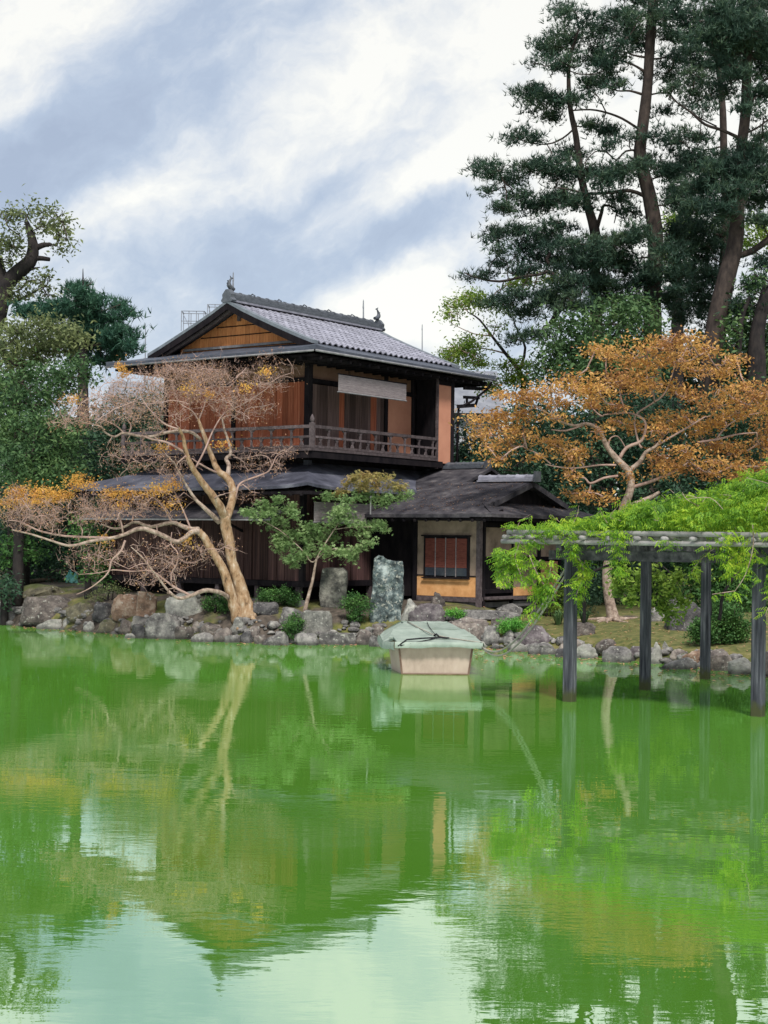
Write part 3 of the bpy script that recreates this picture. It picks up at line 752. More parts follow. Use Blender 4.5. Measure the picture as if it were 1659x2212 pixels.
# ================================================================== GROUND AND WATER
gx = np.concatenate([[-1500, -600, -250, -120, -70, -45, -30], np.arange(-22, 22.01, 0.4), [30, 45, 70, 120, 250, 600, 1500]])
gy = np.concatenate([[-1500, -300, -60, -20, -5, 0, 1.2, 1.7, 2.2, 3.0, 8, 14, 20], np.arange(22, 48.01, 0.25), [50, 53, 57, 62, 70, 90, 140, 300, 800, 3000]])
V = np.array([(x, y, ground(x, y) if abs(x) < 60 and y < 300 else (1.0 if y > shore(x) or y < 1.2 or abs(x) > 62 else -0.8)) for y in gy for x in gx])
nx = len(gx); Fq = np.array([(j * nx + i, j * nx + i + 1, (j + 1) * nx + i + 1, (j + 1) * nx + i) for j in range(len(gy) - 1) for i in range(nx - 1)])
def ground_mat():
    m, nt, b = mat_base('ground_soil_and_moss')
    g = nt.nodes.new('ShaderNodeNewGeometry')
    def noise(s, d=5):
        n = nt.nodes.new('ShaderNodeTexNoise'); n.inputs['Scale'].default_value = s; n.inputs['Detail'].default_value = d; _lnk(nt, g.outputs['Position'], n.inputs['Vector']); return n.outputs['Fac']
    def ramp(f, stops):
        cr = nt.nodes.new('ShaderNodeValToRGB'); e = cr.color_ramp.elements
        while len(e) < len(stops): e.new(0.5)
        for i, (p, c) in enumerate(stops): e[i].position = p; e[i].color = (*c, 1)
        _lnk(nt, f, cr.inputs['Fac']); return cr.outputs[0]
    soil = ramp(noise(9), [(0.3, (0.035, 0.028, 0.022)), (0.7, (0.12, 0.095, 0.075))])
    moss = ramp(noise(5), [(0.3, (0.045, 0.062, 0.014)), (0.48, (0.10, 0.108, 0.025)), (0.62, (0.155, 0.14, 0.045)), (0.75, (0.22, 0.18, 0.09))])
    sep = nt.nodes.new('ShaderNodeSeparateXYZ'); _lnk(nt, g.outputs['Position'], sep.inputs[0])
    xm = nt.nodes.new('ShaderNodeMapRange'); xm.inputs['From Min'].default_value = 1.5; xm.inputs['From Max'].default_value = 3.2; xm.inputs['To Min'].default_value = -0.04; xm.inputs['To Max'].default_value = 0.22
    _lnk(nt, sep.outputs[0], xm.inputs['Value'])
    ad = nt.nodes.new('ShaderNodeMath'); ad.operation = 'ADD'; _lnk(nt, noise(0.9, 4), ad.inputs[0]); _lnk(nt, xm.outputs[0], ad.inputs[1])
    msk = ramp(ad.outputs[0], [(0.46, (0, 0, 0)), (0.56, (1, 1, 1))])
    mx = nt.nodes.new('ShaderNodeMix'); mx.data_type = 'RGBA'; _lnk(nt, msk, mx.inputs[0]); _lnk(nt, soil, mx.inputs[6]); _lnk(nt, moss, mx.inputs[7])
    _lnk(nt, mx.outputs[2], b.inputs['Base Color']); b.inputs['Roughness'].default_value = 0.95
    bp = nt.nodes.new('ShaderNodeBump'); bp.inputs['Strength'].default_value = 0.8; bp.inputs['Distance'].default_value = 0.03; _lnk(nt, noise(35), bp.inputs['Height']); _lnk(nt, bp.outputs[0], b.inputs['Normal'])
    return m
setp(mesh_np('ground', V, Fq, ground_mat(), smooth=True), kind='structure')

def water_mat():
    m, nt, b = mat_base('green_pond_water'); nt.nodes.remove(b)
    g = nt.nodes.new('ShaderNodeNewGeometry')
    def noise(s, st, d=4, rough=0.55, dist=0.0):
        mp = nt.nodes.new('ShaderNodeMapping'); mp.inputs['Scale'].default_value = st; _lnk(nt, g.outputs['Position'], mp.inputs[0])
        n = nt.nodes.new('ShaderNodeTexNoise'); n.inputs['Scale'].default_value = s; n.inputs['Detail'].default_value = d; n.inputs['Roughness'].default_value = rough; n.inputs['Distortion'].default_value = dist
        _lnk(nt, mp.outputs[0], n.inputs['Vector']); return n.outputs['Fac']
    cr = nt.nodes.new('ShaderNodeValToRGB'); e = cr.color_ramp.elements
    e[0].position = 0.3; e[0].color = (0.098, 0.285, 0.026, 1); e[1].position = 0.75; e[1].color = (0.122, 0.32, 0.040, 1)
    _lnk(nt, noise(0.35, (1, 0.6, 1), 5, 0.6, 0.6), cr.inputs['Fac'])
    dif = nt.nodes.new('ShaderNodeBsdfDiffuse'); _lnk(nt, cr.outputs[0], dif.inputs['Color'])
    gl = nt.nodes.new('ShaderNodeBsdfGlossy'); gl.inputs['Roughness'].default_value = 0.0; gl.inputs['Color'].default_value = (0.86, 0.95, 0.92, 1)
    # ripples: long soft ones everywhere, short ones in patches
    h1 = noise(2.2, (0.7, 1.6, 1), 3, 0.5); h2 = noise(9, (0.8, 2.0, 1), 3, 0.5); patch = noise(0.22, (1, 1.3, 1), 3)
    pm = nt.nodes.new('ShaderNodeMapRange'); pm.inputs['From Min'].default_value = 0.46; pm.inputs['From Max'].default_value = 0.66; pm.inputs['To Min'].default_value = 0.03; pm.inputs['To Max'].default_value = 0.50; _lnk(nt, patch, pm.inputs['Value'])
    ml = nt.nodes.new('ShaderNodeMath'); ml.operation = 'MULTIPLY'; _lnk(nt, h2, ml.inputs[0]); _lnk(nt, pm.outputs[0], ml.inputs[1])
    ad = nt.nodes.new('ShaderNodeMath'); ad.operation = 'ADD'; h1m = nt.nodes.new('ShaderNodeMath'); h1m.operation = 'MULTIPLY'; h1m.inputs[1].default_value = 0.55; _lnk(nt, h1, h1m.inputs[0]); _lnk(nt, h1m.outputs[0], ad.inputs[0]); _lnk(nt, ml.outputs[0], ad.inputs[1])
    bp = nt.nodes.new('ShaderNodeBump'); bp.inputs['Strength'].default_value = 1.0; bp.inputs['Distance'].default_value = 0.0026; _lnk(nt, ad.outputs[0], bp.inputs['Height'])
    _lnk(nt, bp.outputs[0], gl.inputs['Normal'])
    lw = nt.nodes.new('ShaderNodeFresnel'); lw.inputs['IOR'].default_value = 1.5
    mr = nt.nodes.new('ShaderNodeMapRange'); mr.inputs['From Min'].default_value = 0.1; mr.inputs['From Max'].default_value = 0.7; mr.inputs['To Min'].default_value = 0.60; mr.inputs['To Max'].default_value = 0.64; _lnk(nt, lw.outputs[0], mr.inputs['Value'])
    mx = nt.nodes.new('ShaderNodeMixShader'); _lnk(nt, mr.outputs[0], mx.inputs[0]); _lnk(nt, dif.outputs[0], mx.inputs[1]); _lnk(nt, gl.outputs[0], mx.inputs[2])
    _lnk(nt, mx.outputs[0], nt.nodes['Material Output'].inputs['Surface'])
    return m
setp(MB().add([(-61, 1.0, 0), (61, 1.0, 0), (61, 60, 0), (-61, 60, 0)], [(0, 1, 2, 3)]).build('pond_water', water_mat(), recalc=False), kind='structure')
# ================================================================== ROCKS
def rock_mat(name, stops, lichen, moss):
    m, nt, b = mat_base(name)
    tcn = nt.nodes.new('ShaderNodeTexCoord'); oi = nt.nodes.new('ShaderNodeObjectInfo')
    g = nt.nodes.new('ShaderNodeNewGeometry')
    cb = nt.nodes.new('ShaderNodeCombineXYZ'); [_lnk(nt, oi.outputs['Random'], cb.inputs[i]) for i in range(3)]
    vm = nt.nodes.new('ShaderNodeVectorMath'); vm.operation = 'MULTIPLY_ADD'; _lnk(nt, cb.outputs[0], vm.inputs[0]); vm.inputs[1].default_value = (19, 47, 31); _lnk(nt, g.outputs['Position'], vm.inputs[2])
    v = vm.outputs[0]
    def noise(s, d=6, r=0.65):
        n = nt.nodes.new('ShaderNodeTexNoise'); n.inputs['Scale'].default_value = s; n.inputs['Detail'].default_value = d; n.inputs['Roughness'].default_value = r; _lnk(nt, v, n.inputs['Vector']); return n.outputs['Fac']
    cr = nt.nodes.new('ShaderNodeValToRGB'); e = cr.color_ramp.elements
    while len(e) < len(stops): e.new(0.5)
    for i, c in enumerate(stops): e[i].position = 0.34 + 0.32 * i / (len(stops) - 1); e[i].color = (*c, 1)
    _lnk(nt, noise(5), cr.inputs['Fac'])
    hs = nt.nodes.new('ShaderNodeHueSaturation'); mr = nt.nodes.new('ShaderNodeMapRange'); mr.inputs['To Min'].default_value = 0.65; mr.inputs['To Max'].default_value = 1.35
    _lnk(nt, oi.outputs['Random'], mr.inputs['Value']); _lnk(nt, mr.outputs[0], hs.inputs['Value']); _lnk(nt, cr.outputs[0], hs.inputs['Color'])
    col = hs.outputs[0]
    def over(col, fac_sock, lo, hi, c2):
        r = nt.nodes.new('ShaderNodeMapRange'); r.inputs['From Min'].default_value = lo; r.inputs['From Max'].default_value = hi; _lnk(nt, fac_sock, r.inputs['Value'])
        mx = nt.nodes.new('ShaderNodeMix'); mx.data_type = 'RGBA'; _lnk(nt, r.outputs[0], mx.inputs[0]); _lnk(nt, col, mx.inputs[6]); mx.inputs[7].default_value = (*c2, 1); return mx.outputs[2]
    col = over(col, noise(13, 4), 0.62 - 0.1 * lichen, 0.70 - 0.1 * lichen, (0.36, 0.36, 0.32))
    sp = nt.nodes.new('ShaderNodeSeparateXYZ'); _lnk(nt, g.outputs['Normal'], sp.inputs[0])
    ml = nt.nodes.new('ShaderNodeMath'); ml.operation = 'MULTIPLY'; _lnk(nt, sp.outputs[2], ml.inputs[0]); _lnk(nt, noise(4, 4), ml.inputs[1])
    col = over(col, ml.outputs[0], 0.62 - 0.2 * moss, 0.72 - 0.2 * moss, (0.07, 0.085, 0.02))
    # wet dark line at the water
    ps = nt.nodes.new('ShaderNodeSeparateXYZ'); _lnk(nt, g.outputs['Position'], ps.inputs[0])
    r = nt.nodes.new('ShaderNodeMapRange'); r.inputs['From Min'].default_value = 0.10; r.inputs['From Max'].default_value = 0.03; r.inputs['To Max'].default_value = 0.7; _lnk(nt, ps.outputs[2], r.inputs['Value'])
    mx = nt.nodes.new('ShaderNodeMix'); mx.data_type = 'RGBA'; _lnk(nt, r.outputs[0], mx.inputs[0]); _lnk(nt, col, mx.inputs[6]); mx.inputs[7].default_value = (0.03, 0.03, 0.024, 1); col = mx.outputs[2]
    _lnk(nt, col, b.inputs['Base Color']); b.inputs['Roughness'].default_value = 0.88
    bp = nt.nodes.new('ShaderNodeBump'); bp.inputs['Strength'].default_value = 0.9; bp.inputs['Distance'].default_value = 0.05; _lnk(nt, noise(16, 6, 0.7), bp.inputs['Height']); _lnk(nt, bp.outputs[0], b.inputs['Normal'])
    return m
RM = {
    'grey': rock_mat('grey_rock', [(0.05, 0.047, 0.048), (0.15, 0.143, 0.138), (0.30, 0.285, 0.265)], 0.3, 0.3),
    'pale': rock_mat('pale_rock', [(0.14, 0.14, 0.13), (0.27, 0.265, 0.24), (0.40, 0.39, 0.35)], 0.4, 0.1),
    'dark': rock_mat('dark_rock', [(0.025, 0.024, 0.027), (0.07, 0.067, 0.070), (0.16, 0.15, 0.15)], 0.1, 0.3),
    'brown': rock_mat('brown_rock', [(0.045, 0.038, 0.036), (0.125, 0.105, 0.095), (0.25, 0.215, 0.19)], 0.2, 0.3),
    'rust': rock_mat('rusty_rock', [(0.07, 0.05, 0.038), (0.20, 0.125, 0.085), (0.34, 0.27, 0.21)], 0.3, 0.4),
    'purple': rock_mat('purple_rock', [(0.06, 0.05, 0.058), (0.15, 0.125, 0.135), (0.28, 0.25, 0.255)], 0.3, 0.2),
    'mossy': rock_mat('mossy_rock', [(0.06, 0.055, 0.04), (0.14, 0.125, 0.08), (0.22, 0.20, 0.13)], 0.1, 1.3),
    'green': rock_mat('blue_green_stone', [(0.012, 0.018, 0.02), (0.085, 0.115, 0.12), (0.40, 0.46, 0.45)], 0.6, 0.0),
    'basin': rock_mat('basin_stone', [(0.02, 0.022, 0.024), (0.12, 0.115, 0.10), (0.28, 0.27, 0.23)], 0.1, 0.2),
}
def _ico():
    import bmesh
    bm = bmesh.new(); bmesh.ops.create_icosphere(bm, subdivisions=4, radius=1.0)
    v = np.array([p.co[:] for p in bm.verts]); bm.verts.index_update(); f = np.array([[q.index for q in p.verts] for p in bm.faces]); bm.free(); return v, f
ICO_V, ICO_F = _ico()
def rock(px0, px1, py0, py1, mat, label, shape='round', dep=None, front=False, group='rocks along the pond edge', name='rock', flat=None, Y=None):
    """rock filling a pixel box; its foot stands on the bank or in the water"""
    cx = (px0 + px1) / 2
    if front: base = Pz(cx, py1, 0.0)
    elif Y is not None: base = P(cx, py1, Y)
    else: base = on_ground(cx, py1)
    Yd = base[1]; s = Yd / F
    w = (px1 - px0) * s * 1.07; h = (py1 - py0) * s * 0.97; d = dep or max(0.55 * w, min(w, h) * 0.9)
    sink = 0.25 * h if not front else 0.22
    if front: sink = max(0.15, 0.3 * h)
    seed = random.uniform(0, 100); rs = np.random.default_rng(int(seed * 1000))
    v = ICO_V.copy()
    pw = {'round': 0.85, 'block': 0.42, 'slab': 0.5, 'point': 0.75, 'wedge': 0.6}[shape]
    v = np.sign(v) * np.abs(v) ** pw; 
    v[:, 0] /= np.abs(v[:, 0]).max(); v[:, 1] /= np.abs(v[:, 1]).max(); v[:, 2] /= np.abs(v[:, 2]).max()
    for _ in range({'round': 7, 'block': 8, 'slab': 7, 'point': 9, 'wedge': 9}[shape]):    # cleave flat faces
        n = rs.normal(size=3); n[2] = abs(n[2]) * 0.9; n /= np.linalg.norm(n); c = rs.uniform(0.58, 0.88) * np.abs(v @ n).max()
        dd = v @ n - c; k = dd > 0; v[k] -= np.outer(dd[k] * 0.92, n)
    if shape == 'point':
        t = (v[:, 2] + 1) / 2; v[:, 0] = v[:, 0] * (1.05 - 0.65 * t) + rs.uniform(-.15, .15) * t; v[:, 1] *= (1.05 - 0.5 * t)
    if shape == 'wedge':
        v[:, 2] += 0.45 * v[:, 0] * rs.choice([-1, 1]) * (v[:, 2] > 0)
    nz = np.array([mnoise.fractal(Vector(p * 1.6) + Vector((seed, seed, 0)), 1.0, 2.0, 4) for p in v])
    nz2 = np.array([mnoise.noise(Vector(p * 6.5) + Vector((0, seed, seed))) for p in v])
    ln = np.linalg.norm(v, axis=1, keepdims=True) + 1e-6
    v = v + v / ln * (0.15 * nz + 0.06 * nz2)[:, None]
    mn, mx = v.min(0), v.max(0); v = (v - (mn + mx) / 2) / (mx - mn)     # unit box
    v[:, 0] *= w; v[:, 1] *= d; v[:, 2] = (v[:, 2] + 0.5) * (h + sink) - sink
    o = mesh_np(name, v, ICO_F, RM[mat], smooth=True)
    try: o.data.set_sharp_from_angle(angle=R(42))
    except Exception: pass
    off = 0.0 if front else -0.1
    o.location = (base[0], base[1] + d * (0.36 if front else 0.30), base[2]); o.rotation_euler = (0, 0, 0)
    return setp(o, label, 'rock', group)

r6 = zoomed(0, 1100, 420); r5 = zoomed(220, 1150, 720); r3 = zoomed(560, 1100, 1060); r4 = zoomed(940, 1100, 1420); r1p = zoomed(1220, 1150, 1875); r5b = zoomed(150, 840, 750)
ROCKS = [
 (-12, 38, 1297, 1330, 'grey', 'flat-topped grey rock cut by the left edge of the photo', 'block', False),
 (-14, 14, 1326, 1350, 'dark', 'dark low rock at the waterline in the bottom left corner of the bank', 'round', True),
 (4, 62, 1320, 1350, 'grey', 'grey wedge-shaped rock at the waterline, second from the left edge', 'wedge', True),
 (40, 146, 1287, 1343, 'brown', 'wide brown-grey boulder above the row of pale waterline stones at the left', 'block', False),
 (60, 88, 1328, 1350, 'dark', 'small dark stone wedged between the grey wedge rock and the flat pale one', 'round', True),
 (78, 136, 1337, 1359, 'pale', 'long flat pale stone lying in the water at the left bank', 'slab', True),
 (132, 163, 1335, 1360, 'pale', 'pale leaning stone right of the long flat one at the left bank', 'wedge', True),
 (160, 182, 1336, 1361, 'dark', 'small round dark stone beside the pale leaning one', 'round', True),
 (178, 204, 1341, 1365, 'pale', 'small pale round stone in the water at the left bank', 'round', True),
 (198, 246, 1302, 1342, 'dark', 'dark rounded rock in the mossy slope at the left', 'round', False),
 (140, 200, 1300, 1342, 'mossy', 'mossy brown rock right of the wide boulder at the left', 'round', False),
 (240, 300, 1282, 1334, 'rust', 'left half of the orange-brown rock outcrop below the house corner', 'block', False),
 (292, 337, 1277, 1332, 'rust', 'upright orange-brown rock beside the pale trapezoid boulder', 'block', False),
 (206, 262, 1335, 1368, 'mossy', 'low mossy rock at the waterline under the dark rounded one', 'round', True),
 (254, 288, 1338, 1371, 'brown', 'brown uneven stone left of the dark cube-like rock', 'round', True),
 (281, 316, 1347, 1379, 'dark', 'small dark cube-like rock standing in the water', 'block', True),
 (284, 322, 1330, 1354, 'grey', 'grey flat stone lying above the dark cube-like rock', 'slab', False),
 (268, 292, 1368, 1379, 'pale', 'tiny pale flat stone in the water before the dark cube-like rock', 'slab', True),
 (354, 437, 1277, 1332, 'pale', 'big pale trapezoid boulder left of the small shrub and the bare tree', 'block', False),
 (314, 386, 1322, 1380, 'grey', 'large grey square block at the waterline with lichen patches', 'block', True),
 (376, 418, 1352, 1381, 'brown', 'rounded brown-grey stone right of the large square block', 'round', True),
 (414, 436, 1345, 1368, 'brown', 'small round brown stone between two waterline stones left of the bare tree', 'round', False),
 (430, 476, 1346, 1371, 'brown', 'brown rounded stone in the upper row left of the bare tree roots', 'round', False),
 (410, 459, 1366, 1387, 'grey', 'grey flat stone in the water left of the bare tree', 'slab', True),
 (456, 500, 1354, 1387, 'brown', 'brown domed stone just below the bare tree trunk', 'round', True),
 (497, 530, 1334, 1372, 'pale', 'pale rounded stone at the foot of the bare tree trunk', 'round', False),
 (484, 522, 1371, 1388, 'grey', 'low flat stone in the water below the bare tree', 'slab', True),
 (518, 546, 1362, 1389, 'dark', 'dark stone under the gnarled roots right of the bare tree', 'round', True),
 (536, 562, 1352, 1378, 'brown', 'small brown stone on the moss right of the bare tree', 'round', False),
 (548, 574, 1370, 1391, 'brown', 'small brown stone left of the sloping grey slab', 'round', True),
 (566, 624, 1364, 1394, 'grey', 'sloping grey slab at the waterline between moss bank and boulder', 'wedge', True),
 (602, 658, 1311, 1352, 'grey', 'smooth rounded grey boulder behind the tiny dark shrub', 'round', False),
 (652, 719, 1318, 1370, 'pale', 'cream-streaked boulder right of the smooth rounded one', 'block', False),
 (636, 687, 1366, 1394, 'grey', 'rounded grey stone at the waterline under the tiny shrub', 'round', True),
 (689, 770, 1364, 1393, 'grey', 'long grey slab at the waterline below the mossy bank', 'block', True),
 (764, 803, 1358, 1393, 'brown', 'pale brown knobbly stone right of the long grey slab', 'round', True),
 (798, 829, 1350, 1378, 'brown', 'brown round stone left of the covered boat', 'round', False),
 (798, 842, 1372, 1397, 'grey', 'purple-grey stone in the water beside the boat cover', 'wedge', True),
 (545, 600, 1300, 1327, 'dark', 'dark layered stone behind the moss and right of the bare tree', 'slab', False),
 (865, 912, 1293, 1346, 'pale', 'pale green pointed rock beside the tall standing stone', 'point', False),
 (884, 962, 1302, 1356, 'purple', 'large purple-grey creased rock behind the covered boat', 'round', False),
 (930, 962, 1278, 1310, 'brown', 'dull brown conical rock in front of the orange wall', 'point', False),
 (962, 1058, 1334, 1392, 'brown', 'large reddish-brown boulder right of the covered boat', 'block', False),
 (1044, 1082, 1352, 1394, 'grey', 'grey upright stone between the red-brown boulder and the bright shrub', 'round', False),
 (1018, 1062, 1384, 1400, 'pale', 'low pale rubble stone by the boat rope at the waterline', 'slab', True),
 (1070, 1124, 1364, 1401, 'brown', 'brown rock under the bright green shrub', 'round', True),
 (1096, 1148, 1382, 1408, 'pale', 'pale grey stone at the waterline below the rope', 'wedge', True),
 (1070, 1128, 1303, 1332, 'grey', 'low grey stepping rock before the sliding screen', 'round', False),
 (1124, 1192, 1350, 1392, 'purple', 'purple-brown boulder left of the nearest pergola post', 'round', False),
 (1142, 1206, 1388, 1414, 'grey', 'grey flat rock at the waterline left of the pergola post', 'block', True),
 (1208, 1260, 1382, 1413, 'brown', 'brown rock behind the nearest left pergola post', 'round', False),
 (1200, 1248, 1400, 1420, 'dark', 'dark low stone in the water behind the left pergola post', 'slab', True),
 (1244, 1292, 1390, 1422, 'pale', 'pale tan stone at the waterline right of the left pergola post', 'round', True),
 (1288, 1331, 1380, 1408, 'brown', 'brown domed rock at the edge of the lawn', 'round', False),
 (1304, 1364, 1396, 1431, 'grey', 'broad grey rock at the waterline below the light tree trunk', 'block', True),
 (1358, 1406, 1395, 1428, 'purple', 'squarish purple-grey rock left of the second pergola post', 'block', True),
 (1402, 1434, 1386, 1434, 'pale', 'tall pale pointed rock right of the second pergola post', 'point', True),
 (1428, 1452, 1384, 1430, 'pale', 'slim pointed pale rock leaning on its taller neighbour', 'point', True),
 (1432, 1506, 1420, 1446, 'grey', 'smooth low blue-grey rock sloping into the water', 'wedge', True),
 (1448, 1484, 1402, 1428, 'brown', 'light brown stone behind the smooth low rock', 'round', False),
 (1476, 1522, 1406, 1438, 'rust', 'rust-brown stone left of the third pergola post', 'round', False),
 (1530, 1588, 1402, 1449, 'brown', 'pale brown rock with a dark stain right of the third post', 'block', True),
 (1578, 1632, 1420, 1457, 'pale', 'white-grey rock at the waterline left of the nearest right post', 'round', True),
 (1636, 1690, 1406, 1462, 'brown', 'brown rock at the right edge behind the nearest post', 'round', True),
 (1240, 1286, 1344, 1372, 'brown', 'flat brown rock lying on the lawn behind the left post', 'slab', False),
 (1404, 1442, 1310, 1342, 'grey', 'grey block at the back of the lawn left of the dark upright rock', 'block', False),
 (1444, 1516, 1288, 1362, 'dark', 'big dark upright rock behind the azalea at the right', 'block', False),
 (36, 150, 1262, 1290, 'mossy', 'long mossy ledge on the bank at the far left', 'slab', False),
 (40, 130, 1232, 1256, 'dark', 'dark mossy ledge left of the turquoise bag', 'slab', False),
 (1060, 1112, 1336, 1356, 'brown', 'low brown ledge stone behind the bright green shrub', 'slab', False),
]
for (a, b_, c, d, mt, lab, shp, fr) in ROCKS:
    rock(a, b_, c, d, mt, lab, shp, None, fr)
# paving slabs before the wing: flat grey ledge
rock(960, 1120, 1316, 1338, 'grey', 'long flat grey paving ledge in front of the orange wall', 'slab', 0.7, False)
# loose cobbles along the waterline: too many and small to count
cob = MB()
rs = np.random.default_rng(5)
cv = []; cf = []
import bmesh as _bm
_b = _bm.new(); _bm.ops.create_icosphere(_b, subdivisions=2, radius=1.0); c0 = np.array([p.co[:] for p in _b.verts]); f0 = np.array([[q.index for q in p.verts] for p in _b.faces]); _b.free()
for k in range(420):
    x = rs.uniform(-13, 10); y = shore(x) + rs.uniform(-0.12, 0.55); r = rs.uniform(0.03, 0.13)
    vv = c0 * (1 + 0.15 * rs.normal(size=(len(c0), 1))) * np.array([r * rs.uniform(.9, 1.6), r, r * rs.uniform(.5, .9)])
    a = rs.uniform(0, 6.28); vv = vv @ np.array([[math.cos(a), math.sin(a), 0], [-math.sin(a), math.cos(a), 0], [0, 0, 1]])
    cf.append(f0 + len(cv) * len(c0)); cv.append(vv + np.array([x, y, ground(x, y) + r * 0.2]))
setp(mesh_np('cobbles', np.concatenate(cv), np.concatenate(cf), RM['grey'], smooth=False), 'loose small cobbles scattered along the whole pond edge', None, None, 'stuff')

# ---- standing stone and stone basin
def upright(poly, Yb, thick, mat, name, label, cat, tex=0.03):
    """upright stone slab with an uneven outline given in pixels"""
    pts = [P(x, y, Yb) for x, y in poly]; c = np.mean(pts, axis=0); zb = min(p[2] for p in pts)
    import bmesh
    bm = bmesh.new()
    f = [bm.verts.new((p[0] - c[0], -thick / 2, p[2] - zb)) for p in pts]
    face = bm.faces.new(f); r = bmesh.ops.extrude_face_region(bm, geom=[face])
    for v in [e for e in r['geom'] if isinstance(e, bmesh.types.BMVert)]: v.co.y += thick
    bmesh.ops.triangulate(bm, faces=bm.faces); 
    for _ in range(4): bmesh.ops.subdivide_edges(bm, edges=[e for e in bm.edges if e.calc_length() > 0.09], cuts=1, use_grid_fill=False); bmesh.ops.triangulate(bm, faces=[q for q in bm.faces if len(q.verts) > 3])
    bmesh.ops.smooth_vert(bm, verts=bm.verts, factor=0.35, use_axis_x=True, use_axis_y=True, use_axis_z=True)
    bm.normal_update()
    for v in bm.verts:
        q = Vector((v.co.x * 3, v.co.y * 3, v.co.z * 2)); n_ = mnoise.fractal(q, 1.0, 2.0, 4); n2 = abs(mnoise.noise(Vector((v.co.x * 9, v.co.y * 9, v.co.z * 3.2))))
        v.co += v.normal * (tex * n_ - tex * 1.3 * (n2 > 0.28) * (n2 - 0.28) * 4)
    bmesh.ops.recalc_face_normals(bm, faces=bm.faces)
    me = bpy.data.meshes.new(name); bm.to_mesh(me); bm.free(); me.materials.append(RM[mat])
    me.polygons.foreach_set('use_smooth', [True] * len(me.polygons))
    try: me.set_sharp_from_angle(angle=R(40))
    except Exception: pass
    o = bpy.data.objects.new(name, me); COL.objects.link(o); o.location = (c[0], Yb + thick / 2, zb)
    return setp(o, label, cat)
g0 = on_ground(838, 1345)
upright([(798, 1352), (800, 1300), (806, 1250), (808, 1206), (818, 1199), (828, 1200), (833, 1207), (850, 1213), (870, 1212), (873, 1240), (870, 1290), (868, 1330), (866, 1354)], g0[1], 0.32, 'green', 'standing_stone', 'tall blue-green standing stone with a jagged top and white patches', 'standing stone', 0.035)
g1 = on_ground(720, 1313)
upright([(692, 1316), (690, 1290), (692, 1240), (696, 1228), (740, 1226), (750, 1236), (749, 1290), (744, 1312), (735, 1317)], g1[1], 0.5, 'basin', 'stone_block', 'squat rounded grey stone block before the brown boards, right of the maple stem', 'stone', 0.02)
# ================================================================== BOAT
M['hull'] = make_mat('hull_paint', [(0.28, 0.215, 0.175), (0.42, 0.33, 0.275), (0.48, 0.39, 0.33)], 2.2, (1, 1, 0.5), rough=0.7, bump=0.1)
M['hull_trim'] = make_mat('hull_trim', [(0.10, 0.06, 0.045), (0.20, 0.13, 0.10)], 6, rough=0.8)
M['cover'] = make_mat('boat_cover', [(0.20, 0.25, 0.215), (0.33, 0.385, 0.335)], 2.5, rough=0.6, bump=0.15, objvar=0.10)
M['log_wet'] = make_mat('wet_grime', [(0.02, 0.025, 0.012), (0.06, 0.065, 0.03)], 14, rough=0.6)
M['rope'] = make_mat('old_rope', [(0.20, 0.19, 0.16), (0.42, 0.40, 0.34)], 30, rough=0.95)
M['dark_rope'] = make_mat('dark_rope', [(0.01, 0.01, 0.012), (0.04, 0.04, 0.045)], 30, rough=0.9)
bo = Pz(940, 1457, 0.0); BY = bo[1]
boat = empty('covered_boat', bo, R(3.5), 'beige flat-ended boat under a pale green panel cover, moored near the rocks', 'boat')
def bl(px, py, dy=0.0):        # pixel on the stern plane (+dy further away) -> boat-local, unrotated
    p = P(px, py, BY + dy); return p - np.array([bo[0], bo[1], 0])
s = BY / F
HB, HT, HZT = 0.575, 0.655, 0.56      # half widths at water and rim, rim height
L = 3.3
st = [(-HB, 0, -.06), (HB, 0, -.06), (HT, -.06, HZT), (-HT, -.06, HZT)]
bw = [(-HB * 0.72, L, -.06), (HB * 0.72, L, -.06), (HT * .8, L + .2, HZT), (-HT * .8, L + .2, HZT)]
mid = [(-HB - .12, 1.1, -.06), (HB + .06, 1.1, -.06), (HT + .08, 1.1, HZT), (-HT - .13, 1.1, HZT)]
vs = st + mid + bw
fs = [(0, 1, 2, 3)] + [(4 * k + i, 4 * k + (i + 1) % 4, 4 * k + 4 + (i + 1) % 4, 4 * k + 4 + i) for k in range(2) for i in range(4)] + [(11, 10, 9, 8)]
MB().add(vs, fs).build('hull', M['hull'], boat)
MB().bar((-HB - .012, -.012, -.05), (-HT - .012, -.075, HZT), .035, .03).build('corner_post', M['hull_trim'], boat)
MB().bar((HB + .012, -.012, -.05), (HT + .012, -.075, HZT), .03, .03).build('corner_post', M['hull_trim'], boat)
MB().bar((-HB, -.02, .0), (HB, -.02, .0), .03, .035).build('keel_strip', M['hull_trim'], boat)
